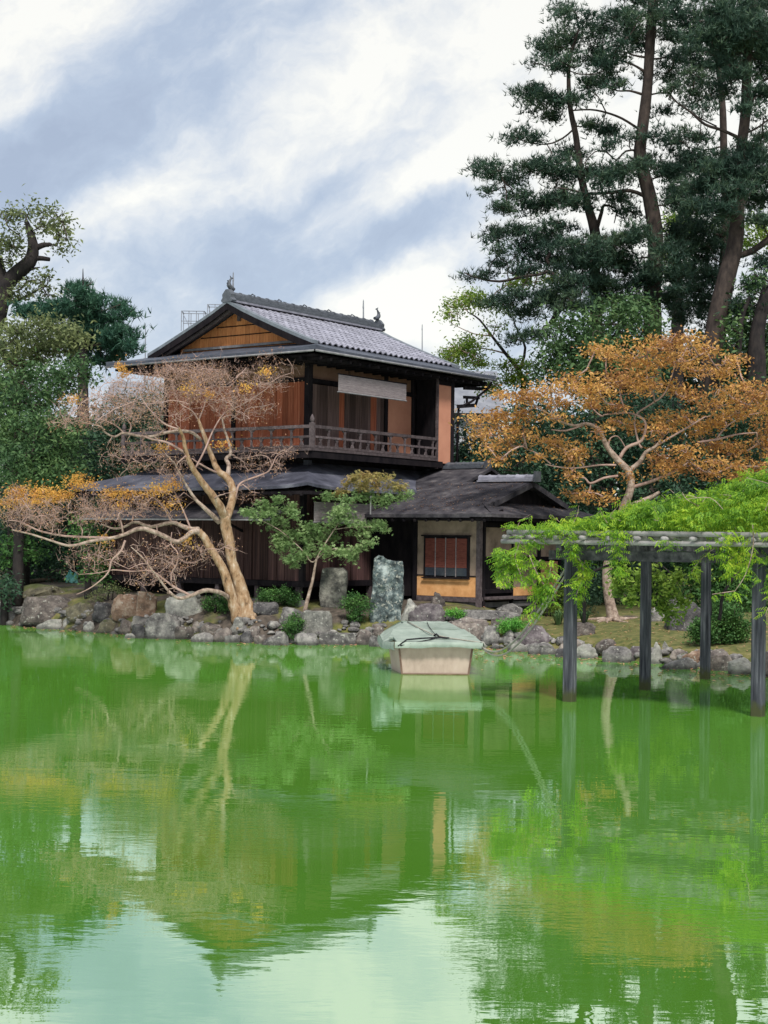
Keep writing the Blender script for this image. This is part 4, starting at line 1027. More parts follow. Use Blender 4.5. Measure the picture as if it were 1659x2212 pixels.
# cover: panels laid like a low hipped roof
zr, ze = 0.83, 0.585
A_ = [(-.86, -.18, ze), (.86, -.18, ze), (.93, .9, ze + .06), (.46, 1.9, zr), (-.44, 1.9, zr), (-.90, .9, ze + .08)]
fr = [(-.76, -.20, ze - .075), (.88, -.20, ze - .075), (.88, -.16, ze + .055), (-.80, -.16, ze + .055)]
def panel(pts, th, name='cover_panel', mat='cover'):
    if len(pts) != 4: return MB().slab(pts, th).build(name, M[mat], boat)
    a, b_, c, d = [np.array(p) for p in pts]; n, m = 14, 5; vs = []; ph = rng.uniform(0, 6)
    for j in range(m + 1):
        for i in range(n + 1):
            s_, t_ = i / n, j / m; p = (a * (1 - s_) + b_ * s_) * (1 - t_) + (d * (1 - s_) + c * s_) * t_
            sag = -.016 * math.sin(math.pi * s_) * math.sin(math.pi * t_) + .009 * math.sin(7 * s_ + ph + 3 * t_) + .006 * math.sin(19 * s_ - 2 * t_ + ph)
            vs.append((p[0], p[1], p[2] + sag))
    W = n + 1; k = len(vs); vs += [(p[0], p[1], p[2] - th) for p in vs]; fs = []
    for j in range(m):
        for i in range(n):
            q = j * W + i; fs += [(q, q + 1, q + W + 1, q + W), (q + k, q + W + k, q + W + 1 + k, q + 1 + k)]
    for i in range(n): fs += [(i, i + k, i + 1 + k, i + 1), (m * W + i, m * W + i + 1, m * W + i + 1 + k, m * W + i + k)]
    for j in range(m): fs += [(j * W, (j + 1) * W, (j + 1) * W + k, j * W + k), (j * W + n, j * W + n + k, (j + 1) * W + n + k, (j + 1) * W + n)]
    return MB().add(vs, fs).build(name, M[mat], boat, recalc=True)
panel([(-.80, -.19, ze), (.90, -.19, ze), (.87, .32, ze + .075), (-.84, .32, ze + .075)], .03)
panel([(-.92, .33, ze + .05), (.87, .33, ze + .08), (.70, .98, ze + .165), (-.78, .98, ze + .165)], .025)
panel([(-.78, .99, ze + .168), (.70, .99, ze + .168), (.48, 1.75, zr - .01), (-.50, 1.75, zr - .01)], .025)
panel([(-.50, 1.76, zr - .008), (.48, 1.76, zr - .008), (.5, 2.3, zr - .01), (-.5, 2.3, zr - .01)], .025)
panel([(-.5, 2.31, zr - .012), (.5, 2.31, zr - .012), (.78, 3.5, ze), (-.78, 3.5, ze)], .025)
panel([(-.82, .34, ze + .03), (-.52, 1.76, zr - .03), (-.52, 2.3, zr - .03), (-.80, 3.45, ze - .02), (-.98, 2.2, ze - .03), (-1.02, .6, ze - .05)], .03)
panel([(.88, .34, ze + .04), (1.0, .7, ze - .05), (1.0, 2.2, ze - .05), (.80, 3.45, ze - .02), (.52, 2.3, zr - .03), (.50, 1.76, zr - .03)], .03)
# loose hanging hem of the tarp round the rim: uneven, folded
def hem(path, seed, drop):
    r_ = np.random.default_rng(seed); vs = []; n = 0; pts = []
    for i in range(len(path) - 1):
        a = np.array(path[i]); b_ = np.array(path[i + 1]); m = max(3, int(np.linalg.norm(b_ - a) / .045))
        pts += [a + (b_ - a) * j / m for j in range(m)]
    pts.append(np.array(path[-1])); N_ = len(pts); w1 = r_.uniform(0, 6, 4)
    for i, p in enumerate(pts):
        t = i / N_; d = pts[min(i + 1, N_ - 1)] - pts[max(i - 1, 0)]; nrm = np.array([d[1], -d[0], 0]); nrm /= np.linalg.norm(nrm) + 1e-9
        dr = drop * (1 + .13 * math.sin(7 * t + w1[0]) + .05 * math.sin(23 * t + w1[1])); fo = .012 * math.sin(70 * t + w1[2]) + .008 * math.sin(113 * t + w1[3])
        for q in range(4):
            k = q / 3; vs.append(p + nrm * (.012 + fo * k + .02 * math.sin(3 * k)) + np.array([0, 0, -dr * k]))
    fs = [(i * 4 + q, i * 4 + q + 1, (i + 1) * 4 + q + 1, (i + 1) * 4 + q) for i in range(N_ - 1) for q in range(3)]
    MB().add(vs, fs).build('tarp_hem', M['cover'], boat, smooth=True, recalc=False)
hem([(-.84, -.19, ze + .005), (.93, -.19, ze + .005)], 3, .10)
hem([(-1.0, 2.2, ze - .02), (-1.0, .6, ze - .04), (-.84, -.17, ze + .0)], 4, .15)
hem([(.93, -.19, ze), (1.0, .7, ze - .04), (1.0, 2.2, ze - .04)], 5, .13)
MB().add([(-HB - .004, -.004, -.02), (HB + .004, -.004, -.02), (HB + .008, -.010, .045), (-HB - .008, -.010, .045)], [(0, 1, 2, 3)]).build('waterline_stain', M['log_wet'], boat)
def lash(pts, r=.012, mat='rope', name='lashing'): MB().tube(pts, r, 6).build(name, M[mat], boat, smooth=True)
lash([(-.42, 1.75, zr + .012), (-.25, 1.0, ze + .19), (-.02, .40, ze + .105), (.3, .1, ze + .06), (.86, -.18, ze + .01), (.93, -.22, ze - .10)], .012, 'rope')
lash([(.0, 1.76, zr + .012), (-.02, 1.1, ze + .20), (.02, .5, ze + .12), (.1, .2, ze + .07)], .007, 'dark_rope')
lash([(.1, .2, ze + .07), (.4, .05, ze + .05), (.75, -.12, ze + .02), (.9, -.2, ze)], .009, 'dark_rope')
lash([(.1, .2, ze + .07), (-.15, .0, ze + .03), (-.5, -.2, ze - .02), (-.78, -.22, ze - .07)], .010, 'dark_rope')
lash([(-.78, -.22, ze - .07), (-.6, -.2, ze + .045), (-.3, -.05, ze + .06), (.0, .12, ze + .065), (.3, .12, ze + .062)], .014, 'dark_rope')
lash([(.0, .30, ze + .09), (.04, .24, ze + .12), (.08, .2, ze + .085)], .02, 'dark_rope', 'knot')

for ch in boat.children:
    if ch.name.split('.')[0] in ('cover_panel', 'tarp_hem', 'lashing', 'knot'): ch.scale.x = 0.885
# ================================================================== PERGOLA
M['post'] = make_mat('weathered_post', [(0.018, 0.019, 0.025), (0.065, 0.069, 0.082), (0.21, 0.215, 0.235)], 5, (4, 4, 0.25), rough=0.85, bump=0.5, contrast=(0.32, 0.78))
def _wet(m):
    nt = m.node_tree; b = nt.nodes['Principled BSDF']; src = b.inputs['Base Color'].links[0].from_socket
    g_ = nt.nodes.new('ShaderNodeNewGeometry'); sp_ = nt.nodes.new('ShaderNodeSeparateXYZ'); _lnk(nt, g_.outputs['Position'], sp_.inputs[0])
    n_ = nt.nodes.new('ShaderNodeTexNoise'); n_.inputs['Scale'].default_value = 9; _lnk(nt, g_.outputs['Position'], n_.inputs['Vector'])
    a_ = nt.nodes.new('ShaderNodeMath'); a_.operation = 'MULTIPLY_ADD'; _lnk(nt, n_.outputs['Fac'], a_.inputs[0]); a_.inputs[1].default_value = -.25; _lnk(nt, sp_.outputs[2], a_.inputs[2])
    r_ = nt.nodes.new('ShaderNodeMapRange'); r_.inputs['From Min'].default_value = 0.10; r_.inputs['From Max'].default_value = -0.02; _lnk(nt, a_.outputs[0], r_.inputs['Value'])
    x_ = nt.nodes.new('ShaderNodeMix'); x_.data_type = 'RGBA'; _lnk(nt, r_.outputs[0], x_.inputs[0]); _lnk(nt, src, x_.inputs[6]); x_.inputs[7].default_value = (0.05, 0.055, 0.025, 1); _lnk(nt, x_.outputs[2], b.inputs['Base Color'])
_wet(M['post'])
M['beam'] = make_mat('dark_beam', [(0.02, 0.021, 0.025), (0.07, 0.07, 0.078), (0.15, 0.15, 0.155)], 7, (1, 1, 1), rough=0.9, bump=0.4)
M['bamboo'] = make_mat('old_bamboo', [(0.15, 0.145, 0.145), (0.36, 0.345, 0.34)], 5, (1, 1, 1), rough=0.6, objvar=0.15)
P1, P2, P3, P4 = (Pz(x, y, 0) for x, y in ((1230, 1515), (1393, 1490), (1523, 1467), (1637, 1547)))
per = empty('wisteria_pergola', (P1[0], P1[1], 0), 0, 'pergola of dark timber posts and bamboo poles standing in the water, covered by vines', 'pergola')
O = np.array([P1[0], P1[1], 0.0])
u = (P3 - P1); ul = np.linalg.norm(u); u /= ul
v = (P4 - P1); vl = np.linalg.norm(v); v /= vl
posts = [P1, P2, P3, P4, P2 + v * vl, P3 + v * vl]
for k, p in enumerate(posts):
    q = p - O; sz = .165 if k in (0, 3) else .15
    mb = MB(); ang = math.atan2(v[1], v[0]); 
    # square post with a weather crack, slightly tapering
    for (z0, z1, w0, w1) in ((-1.0, 0.35, sz * 1.02, sz), (0.35, 2.14, sz, sz * .96)):
        c_, s_ = math.cos(ang), math.sin(ang); vs = []
        for z, w in ((z0, w0), (z1, w1)):
            for i, j in ((-1, -.82), (-.82, -1), (.82, -1), (1, -.82), (1, .82), (.82, 1), (-.82, 1), (-1, .82)):
                x, y = i * w / 2, j * w / 2; vs.append((q[0] + x * c_ - y * s_, q[1] + x * s_ + y * c_, z))
        mb.add(vs, [(i, (i + 1) % 8, (i + 1) % 8 + 8, i + 8) for i in range(8)] + [tuple(range(8))[::-1], tuple(range(8, 16))])
    mb.build('post', M['post'], per, recalc=True)
def pp(a, b, z): return tuple((u * a + v * b) + np.array([0, 0, z]))
for a in (0, ul / 2, ul):     # beams on the posts
    MB().bar(pp(a, -.35, 2.20), pp(a, vl + 1.8, 2.20), .11, .14).build('beam', M['beam'], per)
for b_ in (0, vl):
    MB().bar(pp(-.4, b_ , 2.315), pp(ul + .5, b_, 2.315), .09, .088).build('beam', M['beam'], per)
def bamboo(p0, p1, r, name='bamboo_pole'):
    p0 = np.array(p0); p1 = np.array(p1); d = p1 - p0; Ld = np.linalg.norm(d); pts = []; rr = []; t = 0.0
    while t < Ld:
        st_ = 0.32 + 0.08 * random.random()
        for dt, k in ((0, 1.0), (st_ - .02, 1.0), (st_ - .01, 1.18), (st_, .96)):
            if t + dt < Ld: pts.append(p0 + d * ((t + dt) / Ld)); rr.append(r * k)
        t += st_ + .002
    MB().tube(pts, rr, 8).build(name, M['bamboo'], per, smooth=True)
for a in (-.42, -.05, .55, 1.15, 1.75, 2.4, 3.1, 3.8, 4.5, 5.2):
    bamboo(pp(a, -.95 - .05 * random.random(), 2.395), pp(a + .03, vl + 2.2, 2.40), .034)
    bamboo(pp(a + .04, -.93 + .06 * random.random(), 2.535), pp(a - .02, vl + 1.2, 2.53), .038)
for k in range(15):
    b_ = -.85 + k * .43
    bamboo(pp(-.55, b_, 2.465), pp(5.6, b_ + .03, 2.468), .032)
# mooring ropes from the post to the boat
rr0 = P1 + np.array([-.09, 0, 1.98]); end = np.array([bo[0] + .83 * math.cos(R(3.5)), BY - .15, ze - .08])
for k, (sag, dz, nm) in enumerate(((.62, 0, 'pale mooring rope slung from the pergola post to the boat, upper strand'), (.72, -.10, 'pale mooring rope slung from the pergola post to the boat, lower strand'))):
    pts = []
    for i in range(25):
        t = i / 24; p = rr0 * (1 - t) + end * t; p = p.copy(); p[2] += dz * (1 - t) - sag * 4 * t * (1 - t) * (0.6 + .8 * t) * .62
        pts.append(p)
    c = rr0.copy(); o = MB().tube([p - c for p in pts], .017, 6).build('mooring_rope', M['rope'], None, smooth=True); o.location = tuple(c)
    setp(o, nm, 'rope', 'mooring ropes')

# ================================================================== SMALL THINGS ON THE BANK
M['teal'] = make_mat('turquoise_plastic', [(0.10, 0.36, 0.36), (0.22, 0.55, 0.52)], 5, rough=0.4, bump=0.5)
g = on_ground(154, 1259)
sc = g[1] / F
mb = MB(); n = 14; rings = [(0, .17, .13), (.06, .19, .14), (.20, .165, .11), (.31, .13, .08), (.37, .09, .05), (.40, .02, .015)]
rsd = np.random.default_rng(3); vs = []
for z, a, b_ in rings:
    for k in range(n):
        t = 2 * math.pi * k / n; q = 1 + 0.16 * rsd.normal(); vs.append((a * q * math.cos(t) + z * .12, b_ * q * math.sin(t), z + .015 * rsd.normal()))
mb.add(vs, [(i * n + k, i * n + (k + 1) % n, (i + 1) * n + (k + 1) % n, (i + 1) * n + k) for i in range(len(rings) - 1) for k in range(n)])
o = mb.build('plastic_bag', M['teal']); o.location = tuple(g); setp(o, 'crumpled turquoise plastic bag lying on the bank at the left', 'bag')
hd = MB().tube([(.05, 0, .36), (.12, 0, .42), (.22, -.02, .46)], .012, 6).build('tied_end', M['teal'], o)
# fallen logs / timber pieces at far left
M['log'] = make_mat('old_log', [(0.03, 0.025, 0.02), (0.10, 0.085, 0.06)], 8, (1, 1, 1))
for (x0, y0, x1, y1, r, lab) in ((50, 1240, 150, 1233, .06, 'upper grey fallen log on the dark bank at the left'), (62, 1262, 160, 1256, .08, 'lower thick fallen log on the bank below the turquoise bag')):
    a = on_ground(x0, y0); b_ = on_ground(x1, y1); a[2] += r * .7; b_[2] = ground(b_[0], b_[1]) + r * .7
    o = MB().tube([np.zeros(3), (b_ - a) * .3 + np.array([0, 0, .03]), (b_ - a) * .7 + np.array([0, 0, -.01]), b_ - a], [r, r * .95, r * .8, r * .6], 9).build('fallen_log', M['log'], None, smooth=True); o.location = tuple(a)
    setp(o, lab, 'log')
# distant masts seen against the sky, and a roof-top frame behind the gable
M['steel'] = make_mat('mast_steel', [(0.20, 0.22, 0.26), (0.3, 0.32, 0.36)], 4)
for (px, ytop, ybot, Y, lab) in ((499, 590, 660, 60, 'thin leaning lightning rod just right of the near roof fish'), (504, 607, 660, 62, 'shorter thin rod behind the near end of the ridge'),
                                 (314, 700, 775, 90, 'thin distant mast left of the gable'), (785, 650, 705, 62, 'thin rod left of the far roof fish'), (912, 702, 765, 90, 'thin distant mast above the right roof slope')):
    a = P(px, ybot + 60, Y); b_ = P(px + (5 if px == 499 else 0), ytop, Y)
    gz = a.copy(); gz[2] = 0.9
    o = MB().tube([(0, 0, 0), tuple(a - gz), tuple(b_ - gz)], [.07, .05, .022], 6).build('mast', M['steel']); o.location = tuple(gz)
    MB().tube([tuple(b_ - gz - np.array([0, 0, .3])), tuple(b_ - gz + np.array([0, 0, .05]))], [.035, .012], 6).build('tip', M['steel'], o)
    setp(o, lab, 'mast', 'thin masts and rods')
def frame_on_roof():
    # building behind, whose roof cage shows over the gable
    Y = 74; c = P(432, 700, Y); b = empty('distant_building', (c[0], Y, 0.9), 0, 'distant grey building behind the house, its rooftop cage above the gable', 'building')
    zt = c[2] - 0.9
    MB().box(.3, 3.5, 0, 5, 0, zt - .35).build('wall', M['beige'], b, recalc=False)
    mb = MB(); h = 1.0
    for z0, z1, x0, x1 in ((zt - .35, zt + .62, -.9, .2), (zt - .35, zt + .95, .35, 1.7)):
        for x in np.arange(x0, x1 + .01, .36): mb.bar((x, 0, z0), (x, 0, z1), .035); mb.bar((x, .8, z0), (x, .8, z1), .035)
        for y in (0, .8):
            for z in (z1, (z0 + z1) / 2): mb.bar((x0, y, z), (x1, y, z), .035)
        for x in (x0, x1): mb.bar((x, 0, z1), (x, .8, z1), .035)
        mb.bar((x0, 0, z1), (x0 + .5, 0, z0), .03)
    mb.build('roof_cage', M['steel'], b)
frame_on_roof()
M['pale_wall'] = make_mat('far_plaster', [(0.35, 0.37, 0.40), (0.45, 0.46, 0.48)], 1.0)
M['far_roof'] = make_mat('far_roof', [(0.16, 0.17, 0.20), (0.26, 0.27, 0.30)], 2.0)
def far_house(px0, px1, ytop, ybot, Y, label):
    a = P(px0, ybot, Y); b_ = P(px1, ytop, Y); w = (b_[0] - a[0]); h = b_[2] - 0.9
    e = empty('distant_house', ((a[0] + b_[0]) / 2, Y, 0.9), 0, label, 'building')
    MB().box(-w / 2, w / 2, 0, 6, 0, h * .78).build('wall', M['pale_wall'], e, recalc=False)
    MB().add([(-w / 2 - .4, -.5, h * .76), (w / 2 + .4, -.5, h * .76), (w / 2 + .4, 6.5, h * .76), (-w / 2 - .4, 6.5, h * .76), (-w / 2 - .2, 3, h), (w / 2 + .2, 3, h)],
             [(0, 1, 5, 4), (2, 3, 4, 5), (0, 4, 3), (1, 2, 5), (3, 2, 1, 0)]).build('roof', M['far_roof'], e)
    for k in range(3):
        f_ = MB().box(-w / 2 + w * (.12 + .3 * k), -w / 2 + w * (.30 + .3 * k), -.03, .02, h * .38, h * .62).build('window', M['glass'], e, recalc=False)
        MB().box(-w / 2 + w * (.12 + .3 * k), -w / 2 + w * (.30 + .3 * k), -.06, -.031, h * .35, h * .38).build('sill', M['pale_wall'], f_, recalc=False)
far_house(225, 420, 812, 900, 66, 'pale distant house seen under the left eaves behind the bare tree')
far_house(985, 1075, 786, 1000, 68, 'pale distant house seen right of the balcony bay')
# ================================================================== FOLIAGE
M['bark_dark'] = make_mat('dark_bark', [(0.014, 0.013, 0.015), (0.045, 0.038, 0.036)], 8, (1, 1, 0.4), rough=0.95, bump=0.6)
M['bark_brown'] = make_mat('brown_bark', [(0.025, 0.021, 0.021), (0.08, 0.062, 0.054)], 8, (1, 1, 0.4), rough=0.95, bump=0.5)
M['bark_tan'] = make_mat('smooth_tan_bark', [(0.07, 0.045, 0.03), (0.27, 0.17, 0.095), (0.36, 0.25, 0.16), (0.50, 0.42, 0.33)], 9, (1, 1, 0.5), rough=0.85, bump=0.6, contrast=(.30, .70), bump_dist=.03)
M['bark_pale'] = make_mat('pale_branch_bark', [(0.12, 0.085, 0.07), (0.30, 0.225, 0.18), (0.46, 0.38, 0.32)], 12, rough=0.85, bump=0.5, contrast=(.30, .68))
M['twig'] = make_mat('mauve_twigs', [(0.22, 0.14, 0.12), (0.46, 0.33, 0.28)], 3, rough=0.9, bump=0)
M['twig_dark'] = make_mat('dark_twigs', [(0.03, 0.024, 0.022), (0.09, 0.07, 0.06)], 3, rough=0.9, bump=0)
LF = {
 'pine': make_leaf('pine_needles', [(0.016, 0.040, 0.032), (0.040, 0.085, 0.058), (0.10, 0.15, 0.075)], .2, .8),
 'dark': make_leaf('dark_evergreen_leaves', [(0.016, 0.040, 0.028), (0.040, 0.092, 0.055), (0.085, 0.16, 0.075)], .25, .8),
 'mid': make_leaf('evergreen_leaves', [(0.030, 0.072, 0.034), (0.080, 0.155, 0.060), (0.16, 0.25, 0.085)], .3, .8),
 'olive': make_leaf('olive_leaves', [(0.07, 0.095, 0.050), (0.17, 0.21, 0.09), (0.30, 0.34, 0.14)], .35, .7),
 'fresh': make_leaf('fresh_leaves', [(0.08, 0.16, 0.03), (0.20, 0.32, 0.05), (0.40, 0.50, 0.09)], .4, 1.2),
 'vine': make_leaf('vine_leaves', [(0.045, 0.13, 0.025), (0.15, 0.32, 0.035), (0.33, 0.52, 0.04), (0.58, 0.62, 0.07)], .45, 1.4),
 'maple': make_leaf('green_maple_leaves', [(0.12, 0.22, 0.08), (0.25, 0.38, 0.15), (0.42, 0.55, 0.25)], .4, 2.2),
 'maple_top': make_leaf('turning_maple_leaves', [(0.20, 0.22, 0.08), (0.38, 0.32, 0.11), (0.50, 0.32, 0.17)], .4, 2.2),
 'orange': make_leaf('autumn_leaves', [(0.27, 0.12, 0.06), (0.50, 0.26, 0.10), (0.70, 0.43, 0.12), (0.58, 0.31, 0.19)], .4, 1.3),
 'yellow': make_leaf('yellow_leaves', [(0.42, 0.20, 0.09), (0.70, 0.38, 0.09), (0.85, 0.58, 0.14)], .4, 1.5),
 'dry': make_leaf('dry_brown_leaves', [(0.24, 0.12, 0.085), (0.42, 0.23, 0.14), (0.6, 0.38, 0.20)], .2, 2.0),
 'shrub': make_leaf('shrub_leaves', [(0.020, 0.065, 0.022), (0.065, 0.16, 0.042), (0.14, 0.28, 0.07)], .25, 3),
 'bright': make_leaf('bright_shrub_leaves', [(0.06, 0.22, 0.035), (0.15, 0.42, 0.07), (0.26, 0.55, 0.11)], .3, 3),
 'fir': make_leaf('fir_needles', [(0.016, 0.055, 0.040), (0.038, 0.105, 0.068), (0.07, 0.16, 0.09)], .2, 1),
}
# leaf shapes: small folded kites; needle fans; palmate sprays
def frames(n, up=0.3):
    """random orientation frames (n,3,3): rows = along, across, normal"""
    nrm = rng.normal(size=(n, 3)); nrm[:, 2] = np.abs(nrm[:, 2]) + up; nrm /= np.linalg.norm(nrm, axis=1, keepdims=True)
    a = rng.normal(size=(n, 3)); a -= nrm * (a * nrm).sum(1, keepdims=True); a /= np.linalg.norm(a, axis=1, keepdims=True)
    return np.stack([a, np.cross(nrm, a), nrm], axis=1)
def kite_leaves(C, size, asp=0.45, up=0.3):
    n = len(C); fr_ = frames(n, up); s = (size * rng.uniform(.65, 1.3, n))[:, None, None]
    base = np.array([[-.5, 0, 0], [0.05, .5 * asp, .07], [.5, 0, -.03], [0.05, -.5 * asp, .07]])
    V = C[:, None, :] + s * np.einsum('pk,nkj->npj', base, fr_)
    Fc = np.arange(n * 4).reshape(n, 4)
    return V.reshape(-1, 3), Fc
def needle_tufts(C, size, k=7, width=0.11):
    """fans of narrow blades pointing up and out"""
    n = len(C); ax = rng.normal(size=(n, 3)) * .55; ax[:, 2] += 0.75; ax /= np.linalg.norm(ax, axis=1, keepdims=True)
    d = ax[:, None, :] + rng.normal(size=(n, k, 3)) * .55; d /= np.linalg.norm(d, axis=2, keepdims=True)
    w = np.cross(d, rng.normal(size=(n, k, 3))); w /= np.linalg.norm(w, axis=2, keepdims=True)
    s = (size * rng.uniform(.7, 1.25, (n, 1, 1)))
    c = C[:, None, :]
    V = np.stack([c + w * s * width * .5, c + d * s, c - w * s * width * .5], axis=2).reshape(-1, 3)
    return V, np.arange(len(V)).reshape(-1, 3)
def sprays(C, size, k=5, asp=.3, up=0.6):
    """leaf made of k leaflets fanned in a plane (maple, wisteria)"""
    n = len(C); fr_ = frames(n, up); s = (size * rng.uniform(.7, 1.25, n))
    Vs = []
    for j in range(k):
        an = (j / (k - 1) - .5) * 3.6; c_, s_ = math.cos(an), math.sin(an); ln_ = 1 - .35 * abs(an) / 1.8
        b = np.array([[0, 0, 0], [.5 * c_ * ln_ - asp * .5 * s_, .5 * s_ * ln_ + asp * .5 * c_, .04], [c_ * ln_, s_ * ln_, -.10], [.5 * c_ * ln_ + asp * .5 * s_, .5 * s_ * ln_ - asp * .5 * c_, .04]])
        Vs.append(C[:, None, :] + s[:, None, None] * np.einsum('pk,nkj->npj', b, fr_))
    V = np.stack(Vs, 1).reshape(-1, 3)
    return V, np.arange(len(V)).reshape(-1, 4)
def pinnate(C, size, k=4, droop=-.5):
    """compound vine leaf: pairs of leaflets along a stalk that droops"""
    n = len(C); a = rng.normal(size=(n, 3)); a[:, 2] = droop * np.abs(a[:, 2]) - .15; a /= np.linalg.norm(a, axis=1, keepdims=True)
    w = np.cross(a, np.array([0, 0, 1.0]) + rng.normal(size=(n, 3)) * .4); w /= np.linalg.norm(w, axis=1, keepdims=True); nr = np.cross(a, w)
    s = (size * rng.uniform(.7, 1.3, n))[:, None]; Vs = []
    for j in range(k):
        t = (j + .6) / k
        for sg in (-1, 1):
            b0 = C + a * s * t; d = (w * sg * .8 + a * .6 - nr * .0); d /= np.linalg.norm(d, axis=1, keepdims=True); L_ = s * .42 * (1 - .25 * t)
            sd_ = np.cross(d, nr + w * sg * .3); sd_ /= np.linalg.norm(sd_, axis=1, keepdims=True)
            dz = np.array([0, 0, -.12]) * s
            Vs.append(np.stack([b0, b0 + d * L_ * .5 + sd_ * L_ * .2, b0 + d * L_ + dz, b0 + d * L_ * .5 - sd_ * L_ * .2], 1))
    V = np.stack(Vs, 1).reshape(-1, 3)
    return V, np.arange(len(V)).reshape(-1, 4)
SHAPES = {'kite': kite_leaves, 'needle': needle_tufts, 'spray': sprays, 'pinnate': pinnate}

def clump_points(cl, n_per, sub_r, flat=1.0, hollow=0.35):
    """points gathered in small sprays inside each ellipsoid; cl rows: cx,cy,cz,rx,ry,rz"""
    out = []
    for (cx, cy, cz, rx, ry, rz_) in cl:
        vol = max(1, n_per * (rx * rz_ + 0.02) / 1.0)
        ns = max(3, int(vol / 26)); d = rng.normal(size=(ns, 3)); d /= np.linalg.norm(d, axis=1, keepdims=True)
        r = rng.uniform(hollow, 1.0, (ns, 1)) ** 0.6 * rng.uniform(.8, 1.12, (ns, 1)); sub = d * r * np.array([rx, ry, rz_]) + np.array([cx, cy, cz])
        m = int(vol / ns) + 1
        pts = sub[:, None, :] + rng.normal(size=(ns, m, 3)) * np.array([sub_r, sub_r, sub_r * flat]) * rng.uniform(.5, 1.25, (ns, 1, 1))
        out.append(pts.reshape(-1, 3))
    return np.concatenate(out)
def to_world_clumps(cl, zr_, Y, dscale=1.0):
    """(px,py,rx,ry[,dY]) in some zoomed frame -> ellipsoids"""
    out = []
    for c in cl:
        x, y = zr_(c[0], c[1]); x2, y2 = zr_(c[0] + c[2], c[1] + c[3]); yy = Y + (c[4] if len(c) > 4 else rng.uniform(-1, 1) * 0.8 * dscale)
        p = P(x, y, yy); rx = (x2 - x) * yy / F; rz_ = (y2 - y) * yy / F
        out.append((p[0], p[1], p[2], rx, min(max(rx, rz_) * .9, 1.6 * dscale + .3), rz_))
    return out
def limb_path(pts, r0, r1, wig=0.0):
    return pts
def trace(zr_, pts, Y, dys=None):
    """traced pixel polyline -> world polyline at depth Y (+ a gentle depth drift)"""
    out = []
    for i, p in enumerate(pts):
        x, y = zr_(p[0], p[1]); dy = (p[2] if len(p) > 2 else 0)
        out.append(P(x, y, Y + dy))
    return out
def smooth_path(pts, radii, k=3, jit=0.0):
    """Catmull-Rom through pts"""
    P_ = [np.array(p) for p in pts]; n = len(P_); o = []; rr = []
    for i in range(n - 1):
        p0, p1, p2, p3 = P_[max(i - 1, 0)], P_[i], P_[i + 1], P_[min(i + 2, n - 1)]
        for j in range(k):
            t = j / k; q = .5 * ((2 * p1) + (-p0 + p2) * t + (2 * p0 - 5 * p1 + 4 * p2 - p3) * t * t + (-p0 + 3 * p1 - 3 * p2 + p3) * t ** 3)
            o.append(q + rng.normal(size=3) * jit * (radii[i] if jit else 0)); rr.append(radii[i] * (1 - t) + radii[i + 1] * t)
    o.append(P_[-1]); rr.append(radii[-1]); return o, rr
class Skeleton:
    """node cloud that new twigs grow from towards target points"""
    def __init__(s): s.n = []; s.r = []; s.segs = []
    def limb(s, pts, radii, k=3, jit=0.0):
        o, rr = smooth_path(pts, radii, k, jit); s.segs.append((o, rr))
        for p, r in zip(o, rr): s.n.append(p); s.r.append(r)
    def grow(s, targets, r_tip, gain=0.55, bend=0.12, steps=4, lift=0.0, rmax=1e9):
        T = np.asarray(targets); Nn = np.array(s.n); 
        d0 = np.array([np.min(((Nn - t) ** 2).sum(1)) for t in T]); T = T[np.argsort(d0)]
        buf = np.zeros((len(Nn) + len(T) * steps, 3)); buf[:len(Nn)] = Nn; cnt = len(Nn); rad = list(s.r)
        for t in T:
            D = ((buf[:cnt] - t) ** 2).sum(1); i = int(np.argmin(D)); p = buf[i]; L_ = math.sqrt(D[i])
            if L_ < 0.02: continue
            r0 = min(rad[i] * gain, rmax, 0.022 + L_ * 0.012); r0 = max(r0, r_tip)
            off = rng.normal(size=3) * L_ * bend; off[2] += L_ * lift
            path = []; rr = []
            for j in range(steps + 1):
                a = j / steps; q = p * (1 - a) + t * a + off * math.sin(math.pi * a) + (rng.normal(size=3) * L_ * bend * .25 if 0 < j < steps else 0)
                path.append(q); rr.append(r0 * (1 - a) + r_tip * a)
            s.segs.append((path, rr))
            for q, r in list(zip(path, rr))[1:]:
                buf[cnt] = q; rad.append(r); cnt += 1
        s.n = [b for b in buf[:cnt]]; s.r = rad
    def mesh(s, name, mat, parent, lo=0.0, hi=1e9, origin=None, nside=None):
        mb = MB()
        for path, rr in s.segs:
            mxr = max(rr)
            if not (lo <= mxr < hi): continue
            ns = nside or (3 if mxr < .012 else 5 if mxr < .04 else 8 if mxr < .12 else 12)
            mb.tube([p - origin for p in path], rr, ns, cap=ns > 3)
        if not mb.v: return None
        o = mb.build(name, mat, parent, smooth=True, recalc=False)
        if name in ('twigs', 'shoots', 'woody_stems'): o['kind'] = 'stuff'
        return o
def foliage(name, pts, shape, size, mat, parent, origin, **kw):
    V, Fc = SHAPES[shape](pts - origin, size, **kw)
    o = mesh_np(name, V, Fc, mat, False, parent); o['kind'] = 'stuff'; return o
ident = lambda x, y: (x, y)

